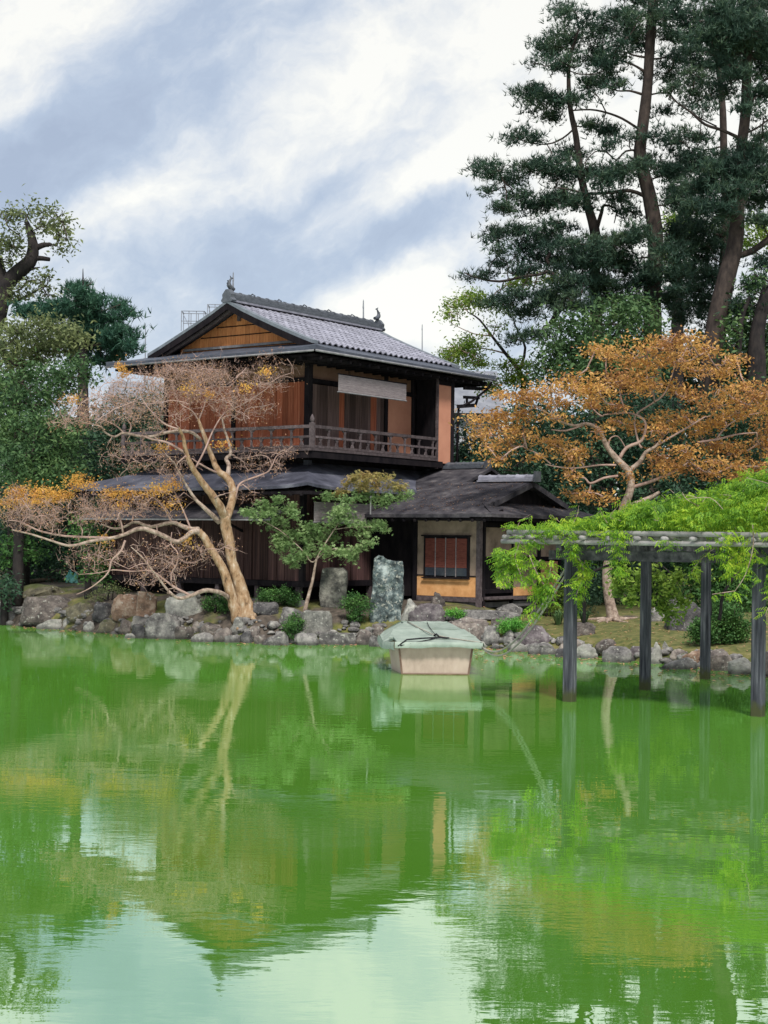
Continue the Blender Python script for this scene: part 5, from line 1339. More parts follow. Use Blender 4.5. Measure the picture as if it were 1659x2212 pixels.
# ------------------------------------------------------------------ the big bare tree on the bank
def bare_tree():
    Y = 35.35
    base = on_ground(522, 1338); Y = base[1] + .05; O_ = np.array([base[0], Y, base[2]])
    t = empty('bare_tree', O_, 0, 'large leaning tree with smooth tan trunks and nearly bare twigs in front of the house', 'tree')
    px = Y / F / 2.765 * .8848       # zoomed pixels -> metres
    S = Skeleton(); Z = r5b
    def L(pts, rad, jit=.0): S.limb(trace(Z, pts, Y), [r * px * 1.0 for r in rad], 4, .05)
    L([(1262, 1850), (1240, 1760), (1222, 1690), (1190, 1580), (1150, 1470), (1135, 1350), (1112, 1250), (1105, 1165)], [75, 55, 46, 40, 34, 36, 38, 36])
    L([(1105, 1175), (1065, 1090, -.2), (985, 980, -.4), (920, 890, -.6), (862, 790, -.8), (835, 700, -.9), (818, 620, -1), (792, 565, -1.1)], [34, 30, 24, 20, 17, 14, 11, 8])
    L([(1112, 1180), (1148, 1080, .2), (1155, 980, .3), (1120, 905, .4), (1062, 858, .4), (1015, 760, .5), (980, 660, .6), (945, 570, .7), (925, 505, .8)], [30, 27, 27, 26, 22, 18, 16, 13, 9])
    L([(1118, 905, .4), (1130, 820, .6), (1112, 775, .7), (1143, 735, .8), (1125, 650, .9), (1100, 575, 1), (1085, 500, 1.1)], [20, 15, 14, 11, 9, 8, 6])
    L([(1198, 1870, -.1), (1165, 1760, -.1), (1130, 1640, -.15), (1095, 1530, -.15), (1040, 1430, -.2), (1000, 1370, -.25), (960, 1300, -.3), (925, 1258, -.35)], [50, 38, 34, 30, 26, 25, 24, 22])
    L([(930, 1262, -.35), (880, 1270, -.5), (830, 1310, -.6), (772, 1335, -.7), (700, 1300, -.8), (600, 1258, -.9), (520, 1246, -1), (440, 1280, -1.1), (340, 1310, -1.2), (200, 1330, -1.3), (60, 1362, -1.4), (-60, 1330, -1.4), (-200, 1285, -1.5), (-330, 1255, -1.5)], [22, 18, 15, 14, 15, 15, 14, 12, 11, 10, 9, 7, 6, 4])
    L([(925, 1256, -.35), (860, 1245, -.3), (800, 1222, -.2), (745, 1206, -.1), (650, 1225, 0), (590, 1232, .1), (500, 1200, .2), (420, 1235, .3), (350, 1245, .4), (270, 1215, .5)], [22, 17, 14, 13, 12, 11, 9, 8, 7, 4])
    L([(335, 1310, -1.2), (200, 1305, -1.0), (80, 1300, -.9), (-20, 1290, -.8), (-150, 1260, -.7), (-280, 1200, -.6), (-360, 1190, -.6)], [9, 8, 8, 7, 6, 5, 3])
    L([(1130, 1712, -.2), (1060, 1672, -.5), (960, 1665, -.7), (880, 1697, -.8), (790, 1716, -.9), (740, 1682, -1), (700, 1640, -1), (640, 1560, -1.1), (545, 1440, -1.2), (470, 1370, -1.2)], [16, 14, 14, 12, 11, 9, 8, 6, 5, 3])
    L([(870, 1697, -.8), (760, 1640, -.8), (680, 1580, -.8), (600, 1530, -.8), (480, 1535, -.9), (350, 1525, -1), (250, 1545, -1), (120, 1555, -1)], [9, 8, 6, 5, 5, 4, 3, 2])
    L([(430, 1325, -1.1), (400, 1400, -1.1), (340, 1460, -1.1), (322, 1530, -1.1), (270, 1590, -1.1), (180, 1655, -1.1), (100, 1690, -1.1)], [8, 8, 7, 6, 5, 4, 3])
    L([(740, 1600, -.9), (745, 1545, -.9), (780, 1480, -.9), (785, 1410, -.9), (740, 1350, -.8), (745, 1270, -.7)], [7, 7, 6, 5, 4, 3])
    L([(1065, 1200), (980, 1120, -.3), (900, 1040, -.4), (830, 930, -.5), (765, 810, -.6), (700, 740, -.7)], [20, 15, 11, 8, 5, 3])
    L([(940, 645, .6), (885, 600, .4), (800, 585, .2), (700, 600, 0), (600, 625, -.1), (520, 620, -.2), (420, 600, -.2), (360, 625, -.3), (300, 600, -.3), (270, 560, -.4), (200, 540, -.4), (110, 520, -.4)], [12, 11, 11, 10, 10, 9, 8, 7, 6, 5, 4, 2])
    L([(420, 600, -.2), (380, 560, -.2), (330, 530, -.2), (240, 500, -.2)], [6, 5, 4, 2]); L([(455, 603, -.2), (470, 550, -.1), (430, 490, 0)], [6, 5, 3])
    L([(850, 745, -.8), (780, 700, -.9), (700, 660, -1), (600, 640, -1), (540, 615, -1)], [9, 8, 7, 6, 4])
    L([(1165, 1085, .2), (1190, 970, .3), (1225, 930, .4), (1290, 905, .5), (1385, 868, .6), (1420, 825, .6), (1450, 760, .7), (1495, 735, .7), (1560, 690, .7)], [9, 8, 7, 7, 6, 5, 4, 3, 2])
    L([(1420, 825, .6), (1400, 770, .6), (1340, 750, .6), (1240, 770, .6), (1160, 765, .6)], [4, 4, 3, 2, 2])
    L([(1055, 870, .4), (1000, 845, .2), (920, 800, 0), (880, 770, 0)], [8, 7, 6, 4])
    L([(905, 835, -.6), (970, 710, -.3), (1020, 590, .2), (1080, 490, .6), (1130, 450, .7), (1200, 420, .8), (1300, 360, .8), (1400, 290, .9), (1450, 230, .9)], [7, 7, 6, 6, 5, 5, 4, 3, 2])
    L([(792, 575, -1.1), (700, 540, -1.1), (620, 470, -1.1), (545, 370, -1.1), (520, 300, -1.1)], [7, 6, 5, 4, 2])
    L([(1085, 500, 1.1), (1150, 480, 1.1), (1220, 515, 1.1), (1250, 440, 1.1), (1360, 420, 1.1), (1430, 400, 1.1)], [6, 5, 4, 4, 3, 2])
    L([(925, 515, .8), (880, 450, .8), (800, 400, .8), (760, 300, .8)], [7, 5, 4, 2]); L([(925, 515, .8), (960, 430, .8), (980, 340, .8), (950, 240, .8)], [7, 5, 4, 2])
    L([(750, 1215, -.1), (700, 1120, -.1), (640, 1050, -.1), (560, 1010, -.1)], [7, 6, 4, 2]); L([(870, 1240, -.2), (820, 1120, -.2), (770, 1010, -.2), (740, 960, -.2)], [7, 6, 5, 2])
    L([(1260, 1840), (1290, 1850, -.2), (1320, 1880, -.35)], [30, 18, 6]); L([(1190, 1850), (1195, 1890, -.3), (1190, 1930, -.5)], [34, 24, 10]); L([(1200, 1850), (1270, 1900, -.3), (1330, 1960, -.5)], [16, 12, 4])
    # twig targets over the crown regions (zoomed px): x, y, rx, ry, dY, count
    reg = [(260, 430, 230, 110, -.5, 240), (520, 330, 230, 130, -.6, 260), (820, 280, 260, 130, .3, 340), (1120, 300, 260, 120, .8, 320), (1400, 200, 170, 120, .9, 170), (900, 180, 240, 60, .5, 160),
           (640, 460, 220, 110, -.8, 130), (1200, 440, 230, 90, .9, 120), (500, 780, 260, 110, -.8, 170), (760, 850, 160, 90, -.5, 90), (1350, 800, 170, 110, .6, 120), (1500, 720, 110, 70, .7, 70),
           (60, 1130, 330, 100, -.7, 280), (350, 1100, 260, 90, -.4, 230), (650, 1080, 200, 100, -.1, 130), (-200, 1180, 200, 90, -1, 200), (-300, 1090, 130, 90, -.9, 130), (250, 1430, 230, 90, -1, 130),
           (550, 1430, 240, 110, -1, 140), (800, 1420, 160, 110, -.6, 110), (1040, 1390, 160, 70, -.2, 70), (600, 1600, 200, 60, -1, 70), (1250, 1020, 140, 80, .4, 60), (60, 520, 130, 60, -.4, 60)]
    T = []
    for (cx, cy, rx, ry, dy, n) in reg:
        for _ in range(int(n * (.42 if cy > 600 else .62))):
            a = rng.uniform(0, 2 * math.pi); r = math.sqrt(rng.uniform(0, 1)) * rng.uniform(.8, 1.25); x, y = Z(cx + rx * r * math.cos(a), cy + ry * r * math.sin(a)); T.append(P(x, y, Y + dy + rng.normal() * .75))
    T = np.array(T); pick = rng.uniform(size=len(T)) < .16
    S.grow(T[pick], .010, .62, .17, 5, .05); S.grow(T[~pick], .0045, .5, .17, 4, .05); T = T[rng.uniform(size=len(T)) < .85]
    main = [sg for sg in S.segs]
    S.mesh('trunk', M['bark_tan'], t, .10, 9, O_); S.mesh('branches', M['bark_pale'], t, .034, .10, O_); S.mesh('twigs', M['twig'], t, 0, .034, O_)
    # seed heads and withered leaves among the twigs; a few yellow sprays left
    tips = np.array(T)
    far_ = tips[rng.uniform(size=len(tips)) < .8]
    pts = far_[:, None, :] + rng.normal(size=(len(far_), 8, 3)) * .11
    foliage('withered_leaves', pts.reshape(-1, 3), 'kite', .043, LF['dry'], t, O_)
    # fine twiglets
    n = len(tips); q = np.repeat(tips, 2, 0) + rng.normal(size=(n * 2, 3)) * .11
    V, Fc = needle_tufts(q - O_, .22, 3, .030); mesh_np('twiglets', V, Fc, M['twig'], False, t)
    yc = [(395, 150, 35, 35), (420, 200, 45, 40), (80, 375, 50, 20), (850, 300, 45, 25), (995, 335, 35, 18), (1245, 290, 30, 25), (1385, 185, 40, 45), (1100, 680, 60, 15), (690, 700, 30, 20), (845, 1320, 25, 35),
          (120, 900, 70, 30), (60, 955, 50, 30), (190, 950, 80, 22), (320, 1020, 90, 40), (430, 1010, 100, 30), (560, 1000, 110, 34), (690, 980, 110, 36), (760, 950, 50, 60), (410, 1090, 35, 24), (760, 1085, 50, 14),
          (-60, 1010, 100, 40), (-160, 1000, 100, 60), (-240, 1050, 90, 50), (-340, 1070, 70, 60), (-130, 1060, 80, 30), (-290, 1000, 90, 50), (60, 1020, 60, 20), (290, 1320, 30, 20), (-40, 1030, 60, 30)]
    yc = [(a_, b_, c_ * (.62 if b_ < 800 else 1), d_ * (.5 if b_ < 800 else .9)) for a_, b_, c_, d_ in yc]
    cl = to_world_clumps(yc, Z, Y - .5, .25)
    foliage('yellow_leaves', clump_points(cl, 4200, .12, .7, 0.0), 'kite', .064, LF['yellow'], t, O_)
bare_tree()

# ------------------------------------------------------------------ generic traced tree
def tree(name, label, zr_, Y, trunks, clumps, leaf, shape, size, dens, group=None, cat='tree', bark='bark_dark', sub=.22, flat=.8, hollow=.3, dscale=1.0, twigs=True, kw=None, extra=None, tw=.5, ntw=7, base=None, twmat='twig_dark', rmax=.09, rs_=1.0):
    S = Skeleton(); b0 = zr_(trunks[0][0][0][0], trunks[0][0][0][1]) if trunks else zr_(*base)
    bp = P(b0[0], b0[1], Y); O_ = np.array([bp[0], Y, ground(bp[0], Y)])
    t = empty(name, O_, 0, label, cat, group)
    for k, (pts, rad) in enumerate(trunks):
        w = trace(zr_, pts, Y)
        if k == 0 and w[0][2] > O_[2]: w = [np.array([w[0][0], Y, O_[2] - .1])] + w; rad = [rad[0] * 1.15] + list(rad)
        S.limb(w, [r * rs_ for r in rad], 3)
    cl = to_world_clumps(clumps, zr_, Y, dscale)
    if not trunks:
        S.limb([O_ - np.array([0, 0, .05]), O_ + np.array([0, 0, .15])], [.04, .03])
    if twigs:
        T = []
        for (cx, cy, cz, rx, ry, rz_) in cl:
            T.append([cx, cy, cz])
        S.grow(np.array(T), .02 if rmax > .05 else .006, .55, .10, 5, -.05, rmax)
        T = []
        for (cx, cy, cz, rx, ry, rz_) in cl:
            d = rng.normal(size=(ntw, 3)); d /= np.linalg.norm(d, axis=1, keepdims=True)
            T.extend(list(d * np.array([rx, ry, rz_]) * rng.uniform(.5, .95, (ntw, 1)) + np.array([cx, cy, cz])))
        S.grow(np.array(T), .010 if rmax > .05 else .004, .5, .12, 3, .0, .04)
    S.mesh('trunk', M[bark], t, .06 if rmax > .05 else .012, 9, O_); S.mesh('twigs', M[twmat], t, 0, .06 if rmax > .05 else .012, O_)
    dens = dens * {'kite': (8.0 if dens < 500 else 5.0), 'needle': 3.3, 'spray': 2.5}[shape]
    pts = clump_points(cl, dens, sub, flat, hollow)
    foliage('crown', pts, shape, size, LF[leaf], t, O_, **(kw or {}))
    if extra:
        for (nm, cl2, lf, shp, sz, dn) in extra:
            c2 = to_world_clumps(cl2, zr_, Y, dscale); foliage(nm, clump_points(c2, dn * 2.2, sub, flat, hollow), shp, sz, LF[lf], t, O_)
    return t

# young maple in front of the boards
tree('young_maple', 'young green maple with thin forked stem in front of the brown boards', r3, 35.85,
     [([(612, 1300), (640, 1180), (672, 1060), (690, 960), (705, 880)], [.055, .04, .034, .03, .026]), ([(700, 890), (660, 900), (600, 820), (520, 740), (400, 640), (250, 560)], [.02, .018, .014, .012, .009, .006]),
      ([(705, 880), (760, 780), (850, 640), (960, 480), (1060, 330)], [.022, .018, .015, .012, .008]), ([(705, 880), (820, 800), (950, 800), (1080, 760)], [.018, .014, .01, .006]), ([(850, 640), (1000, 620), (1200, 620)], [.012, .01, .005])],
     [(180, 520, 110, 60), (320, 500, 120, 80), (260, 430, 60, 40), (400, 400, 40, 50), (420, 600, 110, 70), (520, 470, 50, 40), (540, 520, 40, 30), (380, 740, 100, 60), (480, 700, 100, 80), (600, 700, 120, 90), (700, 620, 100, 60), (520, 850, 80, 60), (510, 920, 60, 40), (620, 830, 90, 60),
      (780, 680, 110, 80), (850, 570, 110, 80), (950, 470, 90, 50), (900, 520, 70, 50), (1000, 580, 100, 60), (1130, 610, 120, 50), (1250, 620, 70, 40), (1050, 680, 90, 30), (800, 800, 100, 60), (920, 820, 100, 50), (1040, 800, 70, 40), (1000, 870, 60, 30), (1130, 740, 60, 22), (820, 370, 80, 26), (760, 365, 40, 20), (1000, 400, 80, 50), (1200, 400, 90, 40), (1290, 400, 60, 40), (1400, 350, 60, 45), (1100, 340, 80, 50), (450, 800, 60, 50)],
     'maple', 'spray', .062, 1250, bark='bark_pale', sub=.085, flat=.7, hollow=.1, dscale=.35, rmax=.02,
     extra=[('turning_leaves', [(1000, 220, 90, 40), (1100, 210, 120, 45), (1220, 240, 110, 50), (1340, 290, 100, 45), (1050, 290, 110, 40), (960, 260, 60, 30), (900, 340, 90, 22), (1180, 300, 120, 40)], 'maple_top', 'spray', .062, 1300)])

# orange tree on the lawn at the right
r3b = zoomed(1075, 680, 1875); r2b = zoomed(1075, 0, 1875)
oc = [(850, 390, 90, 45), (780, 370, 60, 35), (960, 400, 80, 50), (1050, 350, 120, 50), (1150, 320, 80, 40), (1250, 350, 110, 50), (1350, 370, 70, 40), (1460, 420, 60, 28), (1500, 400, 30, 20), (1180, 420, 100, 50), (1050, 440, 70, 40), (1300, 470, 90, 40), (1420, 480, 90, 30), (1240, 300, 110, 30),
      (330, 600, 80, 40), (450, 600, 110, 50), (560, 550, 90, 40), (680, 560, 110, 45), (800, 570, 110, 55), (920, 540, 110, 55), (1050, 540, 110, 55), (850, 500, 100, 30), (680, 500, 80, 24), (1000, 500, 80, 30), (1200, 560, 70, 50), (1280, 590, 60, 50), (1450, 580, 100, 50), (1550, 570, 80, 50), (1640, 580, 60, 60), (1390, 640, 80, 40), (600, 620, 100, 36), (760, 630, 110, 36), (900, 640, 80, 30),
      (180, 720, 60, 30), (260, 690, 80, 40), (220, 790, 80, 40), (320, 760, 90, 50), (400, 690, 90, 40), (420, 790, 90, 45), (240, 850, 80, 36), (340, 850, 80, 30), (560, 830, 80, 40), (640, 880, 80, 36), (700, 870, 60, 30), (600, 700, 90, 22), (900, 720, 80, 34), (1000, 760, 70, 34), (1150, 720, 90, 50), (1240, 700, 60, 40), (1120, 780, 80, 40), (1300, 760, 90, 50), (1420, 720, 100, 40), (1500, 690, 100, 36), (1620, 680, 60, 36), (1360, 850, 100, 40), (1500, 870, 110, 40), (1620, 840, 60, 36), (1240, 870, 70, 60),
      (660, 980, 26, 60), (650, 930, 40, 26), (660, 1090, 50, 24), (740, 1100, 50, 30), (830, 1110, 40, 26), (1100, 900, 70, 50), (1130, 970, 80, 50), (1250, 950, 70, 50), (1380, 930, 80, 36), (960, 1010, 24, 26), (1500, 950, 110, 36), (1620, 960, 50, 36), (1720, 560, 80, 60), (1720, 680, 80, 60), (1720, 800, 80, 60), (1700, 900, 80, 60), (1560, 640, 80, 40), (1660, 760, 80, 40), (1500, 1000, 100, 30), (1380, 990, 80, 30), (800, 780, 50, 30), (500, 900, 50, 26), (300, 920, 60, 20)]
ob = [([(955, 1150), (965, 1060), (955, 980), (935, 955), (900, 920), (850, 860), (820, 800), (800, 760), (740, 735), (680, 745), (600, 720), (560, 690)], [.13, .12, .12, .11, .10, .085, .075, .06, .05, .04, .03, .02]),
      ([(960, 970), (1010, 930), (1040, 880), (1090, 850), (1130, 800)], [.09, .075, .06, .045, .03]), ([(905, 915), (945, 855), (1020, 820), (1040, 740), (1010, 700), (940, 680), (830, 690)], [.06, .055, .05, .04, .035, .03, .02]),
      ([(1020, 860), (1000, 820), (985, 700), (1060, 640), (1130, 590), (1170, 500), (1190, 420)], [.04, .035, .03, .03, .028, .022, .015]), ([(1300, 830), (1400, 815), (1500, 790), (1600, 780)], [.035, .04, .03, .02]), ([(1090, 850), (1190, 790), (1260, 750), (1340, 700)], [.04, .035, .03, .02]),
      ([(1400, 810), (1450, 750), (1530, 700), (1620, 680)], [.03, .025, .02, .015]), ([(890, 945), (800, 945), (690, 960), (600, 955), (530, 940)], [.04, .03, .025, .022, .015]), ([(900, 1000), (830, 1010), (760, 1038), (730, 1010), (680, 1008)], [.045, .04, .04, .03, .02]),
      ([(560, 940), (500, 890), (440, 865)], [.025, .02, .012]), ([(740, 735), (640, 770), (560, 765)], [.035, .03, .02]), ([(850, 860), (860, 810), (900, 800), (940, 860)], [.03, .025, .02, .015]), ([(960, 1060), (1060, 1030), (1180, 980), (1260, 930)], [.06, .05, .045, .03]), ([(960, 1150), (1060, 1110), (1110, 1080)], [.08, .07, .04])]
og = on_ground(1325, 1341)
yo = og[1]
tr0 = [(x * .8848, y * .8848) for x, y in ()]
def disp_to(zr_inv_x0, zr_inv_y0, s, pts): return [((x / .8848 - zr_inv_x0) * s, (y / .8848 - zr_inv_y0) * s) for x, y in pts]
low = disp_to(1075, 680, 2.07375, [(1327, 1345), (1319, 1310), (1313, 1275), (1311, 1240), (1316, 1205), (1328, 1160), (1342, 1110)])
ob[0] = (low + ob[0][0][1:], [.22, .165, .15, .15, .145, .14, .135] + ob[0][1][1:])
ot = tree('autumn_tree', 'spreading tree with orange autumn leaves and a curved pale trunk on the lawn', r3b, yo, ob, oc, 'orange', 'kite', .095, 330, bark='bark_brown', sub=.17, flat=.55, hollow=.1, dscale=1.1, twmat='twig', ntw=6, rs_=.75)
# pale bark for this one, roots at its foot
for ch in ot.children:
    if ch.name.startswith('trunk'): ch.data.materials.clear(); ch.data.materials.append(M['bark_pale'])
Oo = np.array(ot.location)
mb = MB()
for k in range(9):
    a = rng.uniform(0, 6.28); L_ = rng.uniform(.3, .9); pts = []
    for j in range(6):
        tt = j / 5; x = Oo[0] + math.cos(a + .4 * tt) * (.12 + L_ * tt); y = Oo[1] + math.sin(a + .4 * tt) * (.12 + L_ * tt)
        pts.append(np.array([x, y, ground(x, y) + .03 - .03 * tt]) - Oo)
    mb.tube(pts, [.07, .05, .04, .03, .02, .01], 6)
mb.build('roots', M['bark_pale'], ot, smooth=True)

# ------------------------------------------------------------------ tall pines
PG = 'tall pines behind the autumn tree'
PK = dict(shape='needle', size=.21, bark='bark_brown', sub=.25, flat=.42, hollow=.0, dscale=1.5, group=PG, kw={'k': 6, 'width': .13}, ntw=10, rs_=.5)
tree('pine_tree', 'leftmost tall pine, slim forked trunk and long low branch reaching left', r2b, 50,
     [([(790, 1650), (780, 1450), (785, 1250), (780, 1160), (740, 1020), (715, 900), (700, 800), (685, 680), (660, 560), (650, 430), (655, 300), (700, 150)], [.42, .38, .36, .34, .26, .24, .22, .2, .17, .14, .11, .06]),
      ([(785, 1180), (815, 1080), (830, 1040), (890, 1060), (880, 1130)], [.16, .12, .09, .05, .03]), ([(560, 1640), (640, 1480), (560, 1380), (500, 1390), (420, 1400), (300, 1425), (180, 1405), (120, 1380)], [.2, .14, .12, .1, .09, .08, .06, .03]),
      ([(560, 1340), (540, 1310), (600, 1220)], [.12, .11, .07]), ([(690, 640), (620, 700), (540, 730), (440, 720), (370, 690)], [.07, .06, .05, .04, .03]), ([(490, 1400), (470, 1470), (450, 1520)], [.05, .04, .02]), ([(320, 1430), (300, 1480), (250, 1550)], [.05, .04, .02]), ([(660, 560), (760, 555), (840, 570), (920, 600), (1000, 650)], [.05, .06, .07, .08, .09]), ([(840, 570), (800, 490)], [.05, .03])],
     [(700, 90, 120, 45), (620, 60, 60, 40), (780, 170, 110, 50), (650, 190, 100, 50), (560, 230, 80, 50), (780, 280, 110, 60), (840, 330, 70, 60), (620, 320, 110, 45), (540, 270, 60, 40), (480, 320, 40, 20), (480, 470, 100, 45), (560, 500, 120, 40), (440, 450, 50, 30), (540, 570, 120, 40), (700, 500, 90, 35), (400, 680, 60, 30), (370, 700, 50, 24), (480, 710, 50, 20), (820, 660, 100, 40), (780, 620, 60, 30), (830, 410, 80, 50), (740, 430, 60, 40),
      (280, 850, 100, 40), (210, 840, 50, 22), (330, 900, 100, 40), (450, 870, 100, 50), (560, 830, 120, 50), (650, 780, 90, 40), (620, 900, 110, 40), (250, 970, 50, 16), (380, 1000, 100, 36), (460, 1050, 120, 40), (560, 1010, 120, 50), (310, 1050, 50, 18), (330, 1060, 60, 26), (270, 1185, 40, 12), (340, 1170, 60, 26), (290, 1215, 60, 22), (440, 1180, 100, 40), (540, 1200, 120, 50), (600, 1150, 100, 40), (420, 1250, 120, 36), (310, 1270, 60, 26), (340, 1330, 80, 26), (480, 1310, 90, 30), (150, 1395, 50, 16), (240, 1390, 70, 12), (380, 1380, 70, 16), (450, 1360, 70, 22), (330, 1540, 110, 40), (420, 1590, 110, 40), (560, 1500, 90, 50), (380, 1490, 80, 30), (620, 1330, 90, 60), (700, 1250, 80, 50), (500, 1700, 90, 36), (380, 1720, 60, 26), (640, 1430, 100, 40)],
     'pine', dens=330, **PK)
tree('pine_tree', 'central tall pine with the straightest and thickest leaf-free trunk stretch against the sky', r2b, 49,
     [([(1075, 1750), (1072, 1500), (1090, 1300), (1085, 1150), (1060, 1000), (1030, 880), (1010, 780), (1020, 680), (1035, 560), (1050, 420), (1060, 250), (1070, 100), (1085, -60)], [.6, .56, .5, .5, .46, .42, .40, .37, .36, .32, .32, .34, .3]),
      ([(1030, 480), (960, 460), (900, 460), (840, 440)], [.1, .07, .05, .03]), ([(1030, 360), (980, 330), (920, 310), (860, 290)], [.1, .07, .05, .03]), ([(1035, 290), (980, 280), (930, 260)], [.08, .06, .03]), ([(1050, 1000), (960, 965), (860, 975), (740, 980), (660, 960), (580, 950)], [.14, .12, .1, .09, .07, .03]), ([(1020, 760), (940, 765), (890, 810), (840, 770), (780, 770), (720, 840)], [.08, .06, .05, .05, .04, .02]), ([(1060, 480), (1150, 470), (1200, 520), (1300, 590), (1400, 640)], [.06, .05, .05, .05, .05])],
     [(930, 100, 110, 36), (880, 80, 80, 30), (960, 180, 80, 60), (1120, 40, 90, 50), (1130, 110, 70, 50), (1000, 20, 60, 50), (920, 290, 70, 26), (900, 240, 60, 26), (1010, 220, 60, 50), (1130, 370, 100, 40), (1180, 300, 60, 30), (1120, 570, 55, 26), (1180, 450, 60, 24), (1150, 180, 70, 40), (990, 120, 50, 50), (880, 430, 50, 30),
      (900, 870, 130, 50), (990, 850, 90, 40), (820, 920, 120, 50), (760, 870, 100, 40), (1090, 820, 90, 40), (1150, 870, 90, 50), (900, 1010, 100, 30), (720, 1020, 110, 40), (620, 1000, 90, 40), (840, 740, 60, 30), (980, 1080, 80, 40), (960, 700, 60, 22), (1090, 690, 60, 26),
      (900, 1220, 120, 60), (1000, 1200, 110, 60), (780, 1250, 100, 60), (850, 1300, 130, 70), (720, 1350, 130, 70), (960, 1330, 130, 70), (650, 1430, 120, 60), (800, 1430, 130, 70), (930, 1450, 130, 60), (1050, 1400, 90, 80), (560, 1540, 100, 50), (680, 1530, 110, 60), (1000, 1540, 100, 50), (1180, 1180, 80, 70), (1160, 1300, 90, 80), (1200, 1420, 90, 80), (1150, 1520, 90, 60), (820, 1530, 90, 40), (640, 1250, 90, 40), (1190, 1020, 90, 60)],
     'pine', dens=330, **PK)
tree('pine_tree', 'right-hand tall pine with the heavy trunk leaning to the right', r2b, 47,
     [([(1370, 1900), (1390, 1700), (1410, 1580), (1450, 1400), (1490, 1250), (1505, 1100), (1510, 900), (1525, 740), (1545, 580), (1550, 420), (1555, 280), (1575, 120), (1595, -60)], [.7, .64, .62, .56, .5, .44, .34, .32, .33, .30, .28, .25, .22]),
      ([(1515, 700), (1430, 660), (1340, 630), (1270, 570), (1200, 520), (1150, 480)], [.12, .1, .09, .07, .05, .02]), ([(1550, 600), (1580, 500), (1620, 420), (1700, 380)], [.14, .12, .1, .06]), ([(1530, 680), (1600, 650), (1680, 590)], [.08, .06, .04]), ([(1500, 1100), (1580, 960), (1660, 920)], [.1, .07, .05]), ([(1490, 1300), (1580, 1270), (1680, 1200), (1760, 1160)], [.2, .2, .2, .18])],
     [(1380, 40, 120, 50), (1500, 60, 120, 60), (1620, 40, 100, 70), (1480, 160, 130, 60), (1600, 170, 110, 60), (1380, 200, 120, 50), (1260, 90, 100, 40), (1200, 50, 60, 36), (1440, 260, 120, 60), (1600, 290, 100, 60), (1640, 370, 70, 40), (1620, 480, 80, 60), (1500, 380, 80, 40), (1420, 440, 80, 40), (1560, 540, 60, 30), (1620, 700, 70, 30), (1560, 740, 90, 26), (1640, 600, 40, 16),
      (1500, 810, 140, 60), (1600, 800, 90, 60), (1420, 870, 140, 60), (1560, 900, 120, 60), (1640, 880, 80, 70), (1340, 950, 130, 60), (1480, 980, 120, 60), (1600, 1010, 110, 70), (1640, 1120, 70, 50), (1420, 1060, 130, 60), (1300, 1060, 110, 60), (1640, 1320, 60, 50), (1600, 1450, 70, 50), (1550, 1560, 70, 60), (1640, 1560, 60, 60), (1440, 110, 120, 50), (1560, 110, 110, 50), (1660, 160, 80, 70), (1540, 230, 110, 50), (1660, 260, 70, 60), (1480, 330, 90, 40)],
     'pine', dens=400, **PK)
tree('pine_tree', 'slimmer dark pine standing between the central and the right-hand pines', r2b, 53,
     [([(1400, 1750), (1420, 1500), (1440, 1250), (1445, 1000), (1435, 750), (1430, 560), (1415, 400), (1395, 250), (1390, 80)], [.4, .36, .32, .3, .26, .24, .2, .16, .1]), ([(1430, 740), (1330, 760), (1240, 740)], [.07, .05, .03]), ([(1440, 1200), (1330, 1170), (1240, 1200)], [.08, .06, .04])],
     [(1290, 190, 110, 50), (1380, 130, 100, 50), (1250, 270, 110, 50), (1340, 310, 130, 60), (1450, 330, 80, 50), (1290, 400, 120, 40), (1260, 500, 60, 40), (1370, 480, 80, 36), (1330, 560, 60, 24), (1250, 690, 110, 30), (1190, 720, 60, 26), (1330, 700, 60, 26), (1260, 800, 130, 40), (1200, 870, 100, 40), (1330, 850, 110, 50), (1240, 960, 120, 60), (1300, 1130, 140, 70), (1400, 1180, 110, 70), (1260, 1230, 120, 80), (1360, 1290, 130, 80), (1270, 1360, 120, 80), (1380, 1420, 100, 80), (1250, 1480, 100, 60), (1320, 1540, 120, 70), (1460, 1560, 80, 60), (1420, 1640, 90, 50), (1230, 1600, 100, 50)],
     'pine', dens=350, **PK)

# ------------------------------------------------------------------ broadleaf trees behind, right
BG = 'broadleaf trees behind the house'
tree('evergreen_tree', 'bushy mid-green evergreen between the pines and the autumn tree', r2b, 45,
     [([(850, 1900), (860, 1800), (870, 1700)], [.2, .16, .1])],
     [(950, 1530, 80, 40), (880, 1560, 90, 50), (1000, 1590, 110, 50), (790, 1620, 110, 50), (900, 1640, 130, 60), (1060, 1640, 80, 50), (640, 1640, 80, 50), (680, 1700, 110, 60), (800, 1720, 120, 60), (560, 1740, 90, 50), (640, 1800, 110, 60), (540, 1830, 70, 50), (760, 1830, 110, 60), (700, 1880, 110, 50), (620, 1880, 90, 40), (900, 1760, 100, 50), (1000, 1720, 90, 60), (560, 1900, 70, 30), (860, 1880, 130, 60), (1000, 1880, 130, 60)],
     'mid', 'kite', .17, 210, BG, sub=.26, dscale=1.6)
